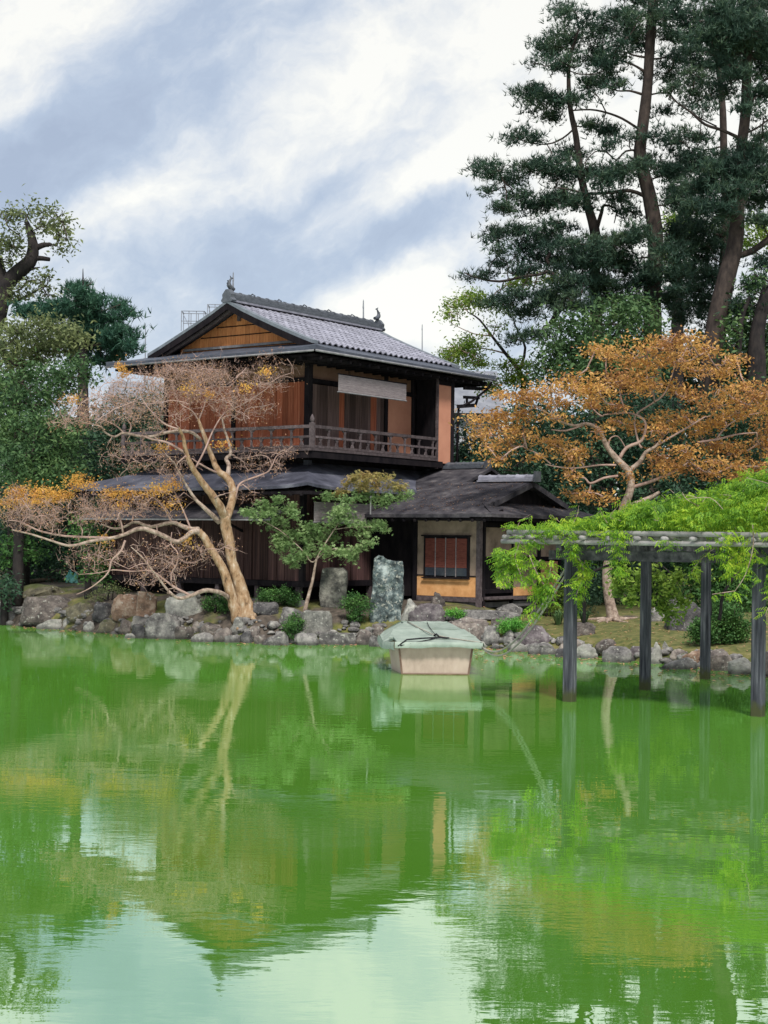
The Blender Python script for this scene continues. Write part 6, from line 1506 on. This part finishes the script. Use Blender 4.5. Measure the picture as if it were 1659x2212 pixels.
tree('light_green_tree', 'airy light green tree with many bare twigs above the right end of the roof', r2b, 55,
     [([(420, 2050), (410, 1900), (330, 1790), (260, 1700), (200, 1620), (140, 1580)], [.22, .18, .12, .09, .07, .03]), ([(400, 1880), (430, 1760), (380, 1650), (360, 1560)], [.12, .09, .06, .03]), ([(330, 1790), (250, 1770), (150, 1760), (80, 1790)], [.07, .05, .04, .02]), ([(260, 1700), (170, 1690), (60, 1640)], [.06, .04, .02])],
     [(90, 1540, 80, 36), (160, 1510, 90, 40), (60, 1590, 50, 20), (230, 1540, 70, 30), (100, 1770, 90, 40), (150, 1740, 80, 40), (40, 1800, 60, 36), (170, 1810, 70, 30), (30, 1840, 60, 24), (340, 1560, 60, 24), (380, 1440, 70, 30), (550, 1400, 60, 40), (440, 1420, 80, 26), (280, 1650, 50, 14), (200, 1840, 60, 26), (330, 1860, 60, 20), (420, 1850, 60, 30), (360, 1920, 80, 40), (440, 1930, 70, 40), (250, 1960, 60, 40)],
     'fresh', 'kite', .13, 330, BG, sub=.22, hollow=0, dscale=1.5, ntw=26, twmat='twig', rs_=.5)
tree('evergreen_tree', 'light green leafy tree glowing between the pine trunks', r2b, 60,
     [([(1200, 1700), (1200, 1500), (1190, 1300)], [.25, .2, .12])],
     [(1190, 1120, 60, 50), (1160, 1250, 50, 60), (1200, 1190, 60, 50), (1240, 1140, 50, 30), (1400, 1130, 40, 24), (1170, 1350, 60, 60), (1600, 1150, 70, 50), (1570, 1220, 50, 50), (1650, 1200, 50, 60)],
     'fresh', 'kite', .17, 190, BG, sub=.26, dscale=1.2)
tree('evergreen_tree', 'dense dark green tree at the right edge behind the pine trunk', r2b, 46,
     [([(1600, 1950), (1600, 1750), (1620, 1600), (1660, 1450)], [.3, .25, .2, .15]), ([(1500, 1900), (1510, 1750), (1530, 1600), (1570, 1500)], [.12, .1, .08, .05])],
     [(1600, 1640, 70, 60), (1560, 1700, 90, 70), (1640, 1740, 70, 70), (1580, 1800, 90, 70), (1640, 1850, 60, 60), (1540, 1860, 70, 50), (1460, 1760, 40, 60), (1470, 1660, 40, 50), (1600, 1480, 60, 40), (1620, 1400, 50, 30), (1560, 1560, 50, 40), (1500, 1620, 40, 40)],
     'mid', 'kite', .16, 190, BG, sub=.26, dscale=1.6)

# dark evergreens and shrubs closing the view behind the lawn and the house
for (cl, Y, lf, dn, lab) in [
    ([(1120, 1000, 90, 60), (1060, 960, 60, 50), (1000, 960, 40, 60), (1180, 1060, 90, 60), (1250, 1020, 80, 60), (1240, 940, 90, 70), (1340, 960, 90, 70), (1150, 900, 80, 60), (1060, 1020, 70, 40), (1220, 1110, 70, 60)], 43.5, 'dark', 210, 'dark evergreen thicket right of the house, above the wing roof'),
    ([(1320, 1060, 90, 80), (1420, 1080, 90, 80), (1420, 980, 100, 80), (1530, 1000, 90, 80), (1520, 1100, 90, 80), (1620, 1080, 80, 80), (1620, 960, 80, 90), (1480, 900, 100, 60), (1600, 880, 90, 60), (1380, 890, 90, 50)], 43.0, 'dark', 210, 'dark evergreen mass behind the orange leaves at the right'),
    ([(1250, 1200, 70, 60), (1340, 1180, 90, 70), (1300, 1260, 80, 50), (1420, 1200, 80, 70), (1400, 1270, 80, 50), (1230, 1280, 60, 40), (1500, 1230, 80, 70), (1280, 1300, 60, 26)], 41.0, 'dark', 240, 'shadowy shrub mass behind the light curved trunk'),
    ([(1560, 1220, 80, 80), (1640, 1200, 80, 90), (1640, 1300, 70, 60), (1570, 1300, 70, 50), (1520, 1290, 60, 50), (1500, 1180, 60, 50)], 38.5, 'shrub', 280, 'dark leafy bush at the right edge behind the azalea')]:
    tree('evergreen_shrub', lab, ident, Y, [([(cl[0][0], 1330), (cl[0][0], cl[0][1])], [.12, .05])], cl, lf, 'kite', .13, dn, 'dark evergreen shrubs closing the view', cat='shrub', sub=.25, dscale=1.0)

# ------------------------------------------------------------------ left side trees
tree('camphor_tree', 'tall tree at the left edge with stubby dark limbs and sparse sky-lit crown', zoomed(0, 480, 420, 1327), 52,
     [([(-130, 2300), (-90, 1300), (0, 900), (40, 700), (120, 600), (230, 500), (255, 400), (240, 300), (200, 180)], [.34, .33, .33, .36, .36, .32, .26, .18, .08]), ([(250, 410), (330, 375), (400, 370)], [.16, .13, .06]), ([(240, 490), (300, 475), (385, 485)], [.14, .12, .09]), ([(160, 590), (240, 560), (310, 545)], [.1, .07, .02]), ([(60, 820), (160, 790), (240, 750), (340, 690)], [.1, .08, .06, .02]), ([(40, 700), (0, 560), (-40, 400)], [.3, .24, .15])],
     [(40, 150, 80, 70), (130, 170, 80, 70), (220, 130, 70, 60), (340, 130, 80, 50), (430, 130, 90, 50), (490, 200, 50, 50), (390, 220, 90, 60), (310, 230, 60, 60), (450, 290, 80, 60), (510, 320, 30, 40), (440, 380, 70, 50), (20, 330, 90, 90), (100, 400, 90, 90), (150, 300, 80, 70), (40, 500, 80, 60), (210, 640, 50, 30), (290, 640, 70, 40), (370, 630, 40, 40), (340, 720, 80, 30), (180, 700, 80, 40), (60, 760, 80, 70), (20, 660, 60, 60), (260, 770, 60, 24), (380, 770, 60, 24)],
     'olive', 'kite', .17, 120, BG, sub=.24, dscale=1.6, ntw=18, hollow=0, rs_=.75)
tree('fir_tree', 'blue-green fir with upswept branch tips left of the gable', zoomed(0, 480, 420, 1327), 50,
     [([(640, 2000), (640, 1400), (640, 1000), (640, 760), (640, 620), (640, 555)], [.4, .3, .2, .1, .04, .015]), ([(650, 900), (800, 880), (930, 830)], [.07, .05, .02]), ([(650, 1050), (850, 1020), (1020, 890)], [.08, .06, .02]), ([(650, 1150), (850, 1130), (1050, 1040)], [.08, .06, .02]), ([(640, 800), (560, 740), (490, 700)], [.05, .03, .015]), ([(645, 700), (700, 670), (720, 650)], [.03, .02, .01])],
     [(640, 690, 40, 30), (620, 760, 70, 40), (700, 790, 70, 40), (560, 720, 50, 30), (560, 830, 80, 40), (660, 860, 110, 50), (760, 850, 80, 40), (520, 900, 100, 50), (640, 950, 130, 60), (780, 930, 110, 50), (880, 860, 60, 24), (930, 830, 30, 14), (860, 960, 90, 40), (960, 920, 60, 24), (1010, 895, 30, 12), (600, 1040, 130, 60), (740, 1050, 140, 60), (880, 1060, 120, 50), (1000, 1060, 70, 30), (620, 1150, 120, 60), (760, 1150, 130, 60), (900, 1150, 90, 40), (1000, 1130, 60, 20), (980, 1180, 60, 20), (660, 1250, 110, 60), (780, 1260, 90, 50), (900, 1220, 80, 30), (1020, 1170, 40, 12), (320, 880, 120, 50), (200, 900, 100, 50), (400, 930, 110, 50), (440, 860, 80, 40)],
     'fir', 'needle', .24, 400, BG, sub=.20, flat=.5, hollow=0, dscale=1.5, kw={'k': 6, 'width': .16}, ntw=8, rs_=.55)
zl = zoomed(0, 480, 420, 1327)
tree('evergreen_tree', 'rounded olive-green broadleaf crown at the left, upper tier', zl, 44,
     [([(100, 2300), (120, 1600), (200, 1300)], [.3, .25, .15])],
     [(60, 1040, 90, 50), (160, 1050, 90, 60), (300, 1020, 110, 60), (400, 1000, 70, 40), (480, 1060, 100, 60), (560, 1060, 80, 60), (600, 1120, 50, 40), (420, 1150, 120, 70), (280, 1170, 120, 70), (140, 1160, 110, 70), (20, 1170, 80, 60), (520, 1190, 60, 40), (180, 1270, 110, 50), (60, 1290, 90, 60), (330, 1250, 90, 40)],
     'olive', 'kite', .15, 620, BG, sub=.24, rs_=.45, dscale=1.4)
tree('evergreen_tree', 'rounded mid-green broadleaf crown at the left, middle tier', zl, 42.5,
     [([(200, 2300), (220, 1900), (260, 1600)], [.3, .25, .15])],
     [(200, 1370, 90, 50), (300, 1370, 110, 60), (420, 1400, 110, 60), (520, 1340, 80, 50), (600, 1310, 60, 40), (620, 1380, 60, 50), (700, 1390, 50, 22), (560, 1430, 80, 40), (100, 1420, 110, 60), (20, 1480, 80, 70), (220, 1500, 130, 80), (360, 1500, 120, 70), (480, 1490, 80, 50), (120, 1600, 130, 80), (260, 1620, 120, 70), (400, 1590, 80, 60), (20, 1660, 70, 70)],
     'mid', 'kite', .14, 520, BG, sub=.24, rs_=.45, dscale=1.4)
tree('evergreen_tree', 'broad green crown low at the left edge behind the yellow leaves', zl, 41,
     [([(150, 2350), (170, 2200), (220, 2000)], [.3, .25, .15])],
     [(150, 1730, 110, 60), (280, 1740, 110, 60), (420, 1720, 110, 60), (520, 1760, 90, 50), (560, 1830, 60, 50), (60, 1820, 100, 70), (200, 1860, 130, 70), (360, 1850, 120, 70), (480, 1880, 100, 60), (100, 1960, 130, 80), (260, 2000, 130, 80), (400, 1990, 120, 70), (540, 1960, 80, 60), (580, 2080, 60, 60), (80, 2110, 130, 70), (260, 2130, 130, 70), (440, 2120, 120, 70), (340, 2190, 140, 36), (120, 2190, 120, 36)],
     'mid', 'kite', .13, 480, BG, sub=.24, rs_=.45, dscale=1.4)
for (cl, Y, lf, dn, lab) in [
    ([(160, 960, 50, 50), (215, 950, 60, 50), (270, 960, 60, 60), (320, 900, 50, 50), (260, 890, 60, 40), (330, 960, 50, 50), (200, 1010, 70, 40), (250, 1030, 60, 40), (150, 1020, 50, 50), (330, 870, 50, 30)], 46, 'dark', 230, 'dark thicket left of the upper storey behind the bare tree'),
    ([(20, 1178, 50, 26), (60, 1190, 36, 18), (0, 1200, 40, 26)], 41.5, 'shrub', 330, 'low green shrub at the left edge over the dark hollow'),
    ([(190, 1150, 40, 30), (215, 1200, 26, 40), (200, 1240, 30, 24), (225, 1230, 22, 30)], 40.0, 'shrub', 330, 'small dark shrub at the left corner of the house behind the bag'),
    ([(10, 1262, 24, 24), (-10, 1280, 24, 26), (16, 1290, 16, 14)], 40.6, 'dark', 300, 'dark little bush at the left edge of the bank'),
    ([(20, 1130, 70, 60), (100, 1130, 70, 60), (60, 1190, 80, 60), (150, 1190, 70, 60), (130, 1120, 60, 40), (20, 1230, 60, 40), (110, 1240, 60, 26), (180, 1130, 50, 60)], 46.0, 'dark', 230, 'black-green thicket in deep shade left of the house')]:
    tree('evergreen_shrub', lab, ident, Y, [([(cl[0][0], 1290), (cl[0][0], cl[0][1])], [.1, .04])], cl, lf, 'kite', .12, dn, 'dark evergreen shrubs closing the view', cat='shrub', sub=.22, dscale=.8)
# far wood closing the horizon: reads as one mass
def far_wood(label, clumps, Y):
    cl = []
    for (x, y, rx, ry) in clumps:
        p = P(x, y, Y + rng.uniform(-2, 3)); cl.append((p[0], p[1], p[2], rx * Y / F, 1.5, ry * Y / F))
    V, Fc = kite_leaves(clump_points(cl, 420, .5, .8, .1), .34, .6); setp(mesh_np('far_wood', V, Fc, LF['dark']), label, None, None, 'stuff')
far_wood('far dark wood behind the autumn tree and the lawn', [(x, y + rng.uniform(-20, 20), 70, 60) for x in range(1000, 1900, 75) for y in (780, 850, 930, 1010, 1090, 1160, 1210) if not (x < 1120 and y < 1000) and not (y < 900 and x < 1230)], 66)
far_wood('far dark wood behind the left bank', [(x, y + rng.uniform(-20, 20), 70, 60) for x in range(-160, 420, 75) for y in (860, 960, 1030, 1110, 1180, 1220) if not (y < 900 and x > 60)], 64)

# ------------------------------------------------------------------ shrubs on the bank
def shrub(label, clumps, size=.05, leaf='shrub', dens=2600, shape='kite', sub=.06, Y=None, stem=(0, 0)):
    x, y = clumps[0][0], max(c[1] + c[3] for c in clumps)
    g = on_ground(x, y); Yc = Y or g[1]
    tree('clipped_shrub', label, ident, Yc, [([(x - 4, y), (x, clumps[0][1])], [.03, .02]), ([(x + 5, y), (x + 9, clumps[0][1])], [.02, .015])], clumps, leaf, shape, size, dens, 'shrubs on the bank', cat='shrub', sub=sub, flat=.8, hollow=.2, dscale=.3, rmax=.02, ntw=8)
shrub('wide dark-green shrub right of the bare tree trunk, under the sill', [(585, 1285, 26, 14), (612, 1280, 24, 13), (634, 1292, 14, 16), (600, 1298, 30, 12), (568, 1292, 12, 12)])
shrub('small dark shrub left of the bare tree trunk', [(468, 1298, 24, 12), (448, 1304, 12, 12), (482, 1310, 16, 12), (462, 1316, 14, 8)])
shrub('upright green shrub between the squat stone block and the standing stone', [(770, 1296, 26, 14), (755, 1308, 18, 16), (786, 1312, 20, 16), (768, 1326, 20, 16), (764, 1340, 10, 10)])
shrub('tiny dark shrub hanging over the grey waterline stone', [(636, 1338, 16, 10), (626, 1352, 16, 12), (646, 1348, 12, 10), (632, 1366, 14, 12)], Y=35.05)
shrub('small bright green cushion shrub behind the covered boat', [(984, 1324, 22, 10), (972, 1328, 12, 8), (996, 1330, 12, 8)], .04, 'bright', 3600, sub=.045)
shrub('bright green fluffy shrub right of the red-brown boulder', [(1104, 1346, 28, 14), (1086, 1354, 14, 12), (1124, 1350, 16, 12), (1102, 1360, 24, 10)], .04, 'bright', 3600, sub=.045)
shrub('large azalea-like green shrub at the right beside the third post', [(1520, 1352, 30, 22), (1560, 1346, 38, 28), (1600, 1358, 28, 24), (1540, 1372, 38, 20), (1580, 1378, 30, 18), (1508, 1370, 18, 18), (1556, 1318, 28, 18), (1584, 1326, 24, 18)], .06, 'shrub', 3200, sub=.08)
shrub('yellow-green weedy shrub at the house corner behind the left post', [(1184, 1296, 18, 22), (1200, 1316, 16, 16), (1172, 1320, 14, 12), (1210, 1290, 12, 24)], .055, 'fresh', 1500, sub=.07)
shrub('dark bush between the house corner and the light trunk', [(1240, 1290, 26, 40), (1268, 1300, 26, 30), (1236, 1240, 22, 36), (1272, 1250, 26, 36)], .07, 'dark', 1300, sub=.09)
shrub('pale mossy plant clump on the slope at the left', [(236, 1276, 30, 10), (210, 1290, 24, 8), (262, 1276, 16, 8)], .05, 'olive', 1300, sub=.07)
# grass-like iris tuft
def tuft(px, py, h, n, label, lf='mid', w=.04):
    g = on_ground(px, py); a = rng.uniform(0, 6.28, n); lean = rng.uniform(.15, .9, n); hh = h * rng.uniform(.6, 1.1, n)
    V = []; Fc = []
    for i in range(n):
        d = np.array([math.cos(a[i]), math.sin(a[i]), 0]); s_ = np.array([-d[1], d[0], 0]) * w * .35; b0 = d * .05
        pts = [b0, b0 + d * lean[i] * hh[i] * .35 + np.array([0, 0, hh[i] * .7]), b0 + d * lean[i] * hh[i] + np.array([0, 0, hh[i] * (.95 - .5 * lean[i])])]
        k = len(V); V += [pts[0] - s_, pts[0] + s_, pts[1] + s_, pts[1] - s_, pts[2]]; Fc += [(k, k + 1, k + 2, k + 3), (k + 3, k + 2, k + 4, k + 4)]
    mb = MB(); mb.v = [tuple(p) for p in V]; mb.f = [f if f[2] != f[3] else f[:3] for f in Fc]
    o = mb.build('grass_tuft', LF[lf], None, recalc=False); o.location = tuple(g); setp(o, label, 'grass tuft')
tuft(1206, 1350, .42, 60, 'arching grassy tuft on the lawn left of the near post')
tuft(1262, 1346, .40, 60, 'arching grassy tuft on the lawn right of the near post')
tuft(1236, 1352, .34, 40, 'arching grassy tuft directly behind the near post')

# ------------------------------------------------------------------ vines on the pergola
def vines():
    O_ = np.array([P1[0], P1[1], 2.5])
    t = empty('wisteria_vine', O_, 0, 'bright green wisteria vine heaped over the pergola with trailing shoots', 'vine')
    def top(a, b_):      # height of the heap over the lattice
        g_ = min(1, max(0, (a + .5) / 1.6))
        return 2.60 + max(0.0, (b_ + .75) / (vl + 3)) ** 1.3 * 1.75 * (0.25 + .75 * g_)
    pts = []
    for _ in range(13500):
        a = rng.uniform(-.45, 5.2) if rng.uniform() < .7 else rng.uniform(-.45, .8); b_ = -.85 + (vl + 3.1) * rng.uniform(0, 1) ** .8
        n_ = mnoise.noise(Vector((a * 1.1, b_ * 1.1, 0.3))); z1 = top(a, b_) + .16 * n_ + .08 * mnoise.noise(Vector((a * 3, b_ * 3, 7)))
        if n_ < -.32 and rng.uniform() < .6: continue
        z = rng.uniform(2.62, max(z1, 2.66)) if rng.uniform() < .3 else z1 + rng.normal() * .06
        p = O_ * [1, 1, 0] + u * a + v * b_; pts.append([p[0], p[1], max(z, 2.60)])
    # hanging masses: a, b, z top, z bottom, spread, n
    for (a, b_, zt, zb, sp, n) in [(-.45, -.90, 2.32, 1.75, .07, 85), (-.35, -.75, 2.36, 2.05, .10, 50), (-.5, -.35, 2.55, 2.3, .10, 40), (-.45, .25, 2.55, 2.2, .10, 40), (-.5, 1.02, 2.62, 1.95, .07, 100), (-.4, 1.75, 2.5, 2.3, .12, 24), (-.4, 2.75, 2.6, 1.95, .20, 200),
                                   (-.2, 3.3, 2.7, 1.7, .25, 130), (-.35, 3.9, 2.7, 1.7, .3, 160), (-.5, -.6, 2.66, 2.5, .16, 60), (-.5, .0, 2.70, 2.52, .2, 50), (-.5, .75, 2.72, 2.5, .14, 40)]:
        for _ in range(n):
            t_ = rng.uniform(0, 1) ** 1.2; p = O_ * [1, 1, 0] + u * (a + rng.normal() * sp * (1 - .5 * t_)) + v * (b_ + rng.normal() * sp * (1 - .6 * t_)); pts.append([p[0], p[1], zt + (zb - zt) * t_])
    pts = np.array(pts); q_ = pts - O_; pa = q_ @ u; pb = q_ @ v
    pts = pts[~((pa < -.1) & (pb < -.45) & (pts[:, 2] > 2.31) & (pts[:, 2] < 2.62))]
    foliage('leaves', pts, 'pinnate', .135, LF['vine'], t, O_)
    # trailing shoots
    S = Skeleton(); lp_ = []
    r1v = zoomed(1100, 1280, 1480)
    for (pl, Yd) in [([(760, 140), (690, 330), (700, 420), (740, 520), (760, 600)], 22.4), ([(600, 440), (550, 380), (520, 330), (530, 290), (545, 280)], 22.5), ([(640, 330), (640, 430), (560, 480), (520, 540)], 22.5), ([(840, 330), (900, 480), (980, 620), (1050, 700), (1100, 820)], 22.4), ([(960, 380), (870, 500), (890, 640), (950, 720), (900, 860), (850, 960)], 22.6),
                     ([(1480, 260), (1400, 480), (1340, 700), (1340, 900)], 23.6), ([(1290, 280), (1400, 420), (1400, 520), (1290, 640)], 22.9), ([(1090, 400), (1060, 500), (1040, 600), (1000, 700)], 22.4), ([(1450, 480), (1380, 640), (1340, 760)], 22.9)]:
        w = [P(*r1v(x, y), Yd) for x, y in pl]; S.limb(w, [.010] * (len(w) - 1) + [.004], 4); o_, _r = smooth_path(w, [1] * len(w), 6)
        lp_ += [q + rng.normal(size=3) * .02 for q in o_ for _ in range(2)]
    r3v = zoomed(1560, 1280, 1875)
    for (pl, Yd) in [([(1180, 260), (1000, 300), (850, 400), (740, 520), (670, 620)], 21.9), ([(1240, 40), (1250, 240), (1230, 360), (1160, 470)], 21.4), ([(1460, 0), (1470, 250), (1420, 500), (1340, 700), (1230, 860)], 21.0), ([(1230, 860), (940, 900)], 21.2), ([(1659, 1070), (1620, 1180)], 21.0)]:
        w = [P(*r3v(x, y), Yd) for x, y in pl]; S.limb(w, [.009] * (len(w) - 1) + [.004], 4); o_, _r = smooth_path(w, [1] * len(w), 4)
        lp_ += [q + rng.normal(size=3) * .02 for q in o_]
    # loose curly shoots above the heap
    for _ in range(60):
        a = rng.uniform(-.6, 3.5); b_ = rng.uniform(-.9, vl + 1.6); p = O_ * [1, 1, 0] + u * a + v * b_; p[2] = top(a, b_); q = p + np.array([rng.normal() * .25, rng.normal() * .2, rng.uniform(.1, .35)])
        S.limb([p, (p + q) / 2 + rng.normal(size=3) * .06, q], [.007, .006, .003], 3); lp_ += [q, (p + q) / 2, (p + 3 * q) / 4]
    S.mesh('shoots', M['bark_pale'], t, 0, 9, O_)
    foliage('shoot_leaves', np.array(lp_), 'pinnate', .15, LF['vine'], t, O_)
    # woody stems rising beside the posts
    W = Skeleton()
    for (pl, Yd) in [([(1262, 1345), (1262, 1290), (1275, 1240), (1330, 1215), (1352, 1190)], 26.5), ([(1238, 1340), (1236, 1280), (1246, 1230), (1260, 1190)], 24.8), ([(1555, 1340), (1560, 1290), (1588, 1245), (1625, 1215)], 28.0), ([(1535, 1330), (1530, 1270), (1515, 1215)], 28.2)]:
        w = [P(x, y, Yd) for x, y in pl]; W.limb(w, [.035, .03, .028, .024, .02][:len(w)], 4, .2)
    W.mesh('woody_stems', M['bark_dark'], t, 0, 9, O_)
vines()
# yellow-green leafy branches hanging behind the second post
tree('leafy_climber', 'yellow-green drooping leafy branches behind the second pergola post', ident, 28.5, [([(1400, 1420), (1395, 1330), (1388, 1250), (1400, 1205)], [.02, .02, .018, .015]), ([(1400, 1205), (1440, 1230), (1470, 1270)], [.015, .012, .008])],
     [(1345, 1246, 20, 14), (1360, 1270, 24, 14), (1338, 1280, 16, 10), (1366, 1300, 14, 12), (1410, 1236, 22, 16), (1430, 1262, 20, 14), (1448, 1280, 16, 14), (1410, 1290, 20, 14), (1430, 1312, 18, 10), (1390, 1250, 16, 14), (1470, 1300, 12, 8), (1470, 1250, 16, 10), (1514, 1244, 10, 14), (1450, 1330, 12, 8)],
     'fresh', 'kite', .10, 900, None, cat='climber', sub=.09, dscale=.4, rmax=.02, kw={'asp': .55})

# ------------------------------------------------------------------ fallen leaves: on the water, the lawn and the wing roof
def litter(name, pts, size, leaf, label):
    V, Fc = kite_leaves(np.array(pts), size, .6, 6.0); o = mesh_np(name, V, Fc, LF[leaf]); setp(o, label, None, None, 'stuff')
w = []
for _ in range(420):
    x = rng.uniform(1.5, 8); y = shore(x) - abs(rng.normal()) * 1.6 - .1; w.append([x, y, .012])
for _ in range(160):
    x = rng.uniform(-10, 1.5); y = shore(x) - abs(rng.normal()) * .6 - .05; w.append([x, y, .012])
litter('floating_leaves', w, .10, 'dry', 'small fallen leaves floating on the pond near the bank')
w = []
for _ in range(900):
    x = rng.uniform(2.2, 9); y = shore(x) + rng.uniform(.5, 7); w.append([x, y, ground(x, y) + .02])
litter('lawn_leaves', w, .06, 'dry', 'fallen brown and yellow leaves scattered on the mossy lawn')
w = []
for _ in range(420):
    x = rng.uniform(.9, 3.4); y = rng.uniform(-4.2, -2.2) if rng.uniform() < .8 else rng.uniform(-2.2, -1.3); q = hw(x, y, zf(x) + .02); w.append(q)
for _ in range(60):
    x = rng.uniform(1.2, 5); y = rng.uniform(-4.8, -4.1); w.append(hw(x, y, 3.04 + (y + 4.92) * .33 + .03))
litter('roof_leaves', w, .045, 'dry', 'fallen leaves scattered on the roof of the tea-room wing')
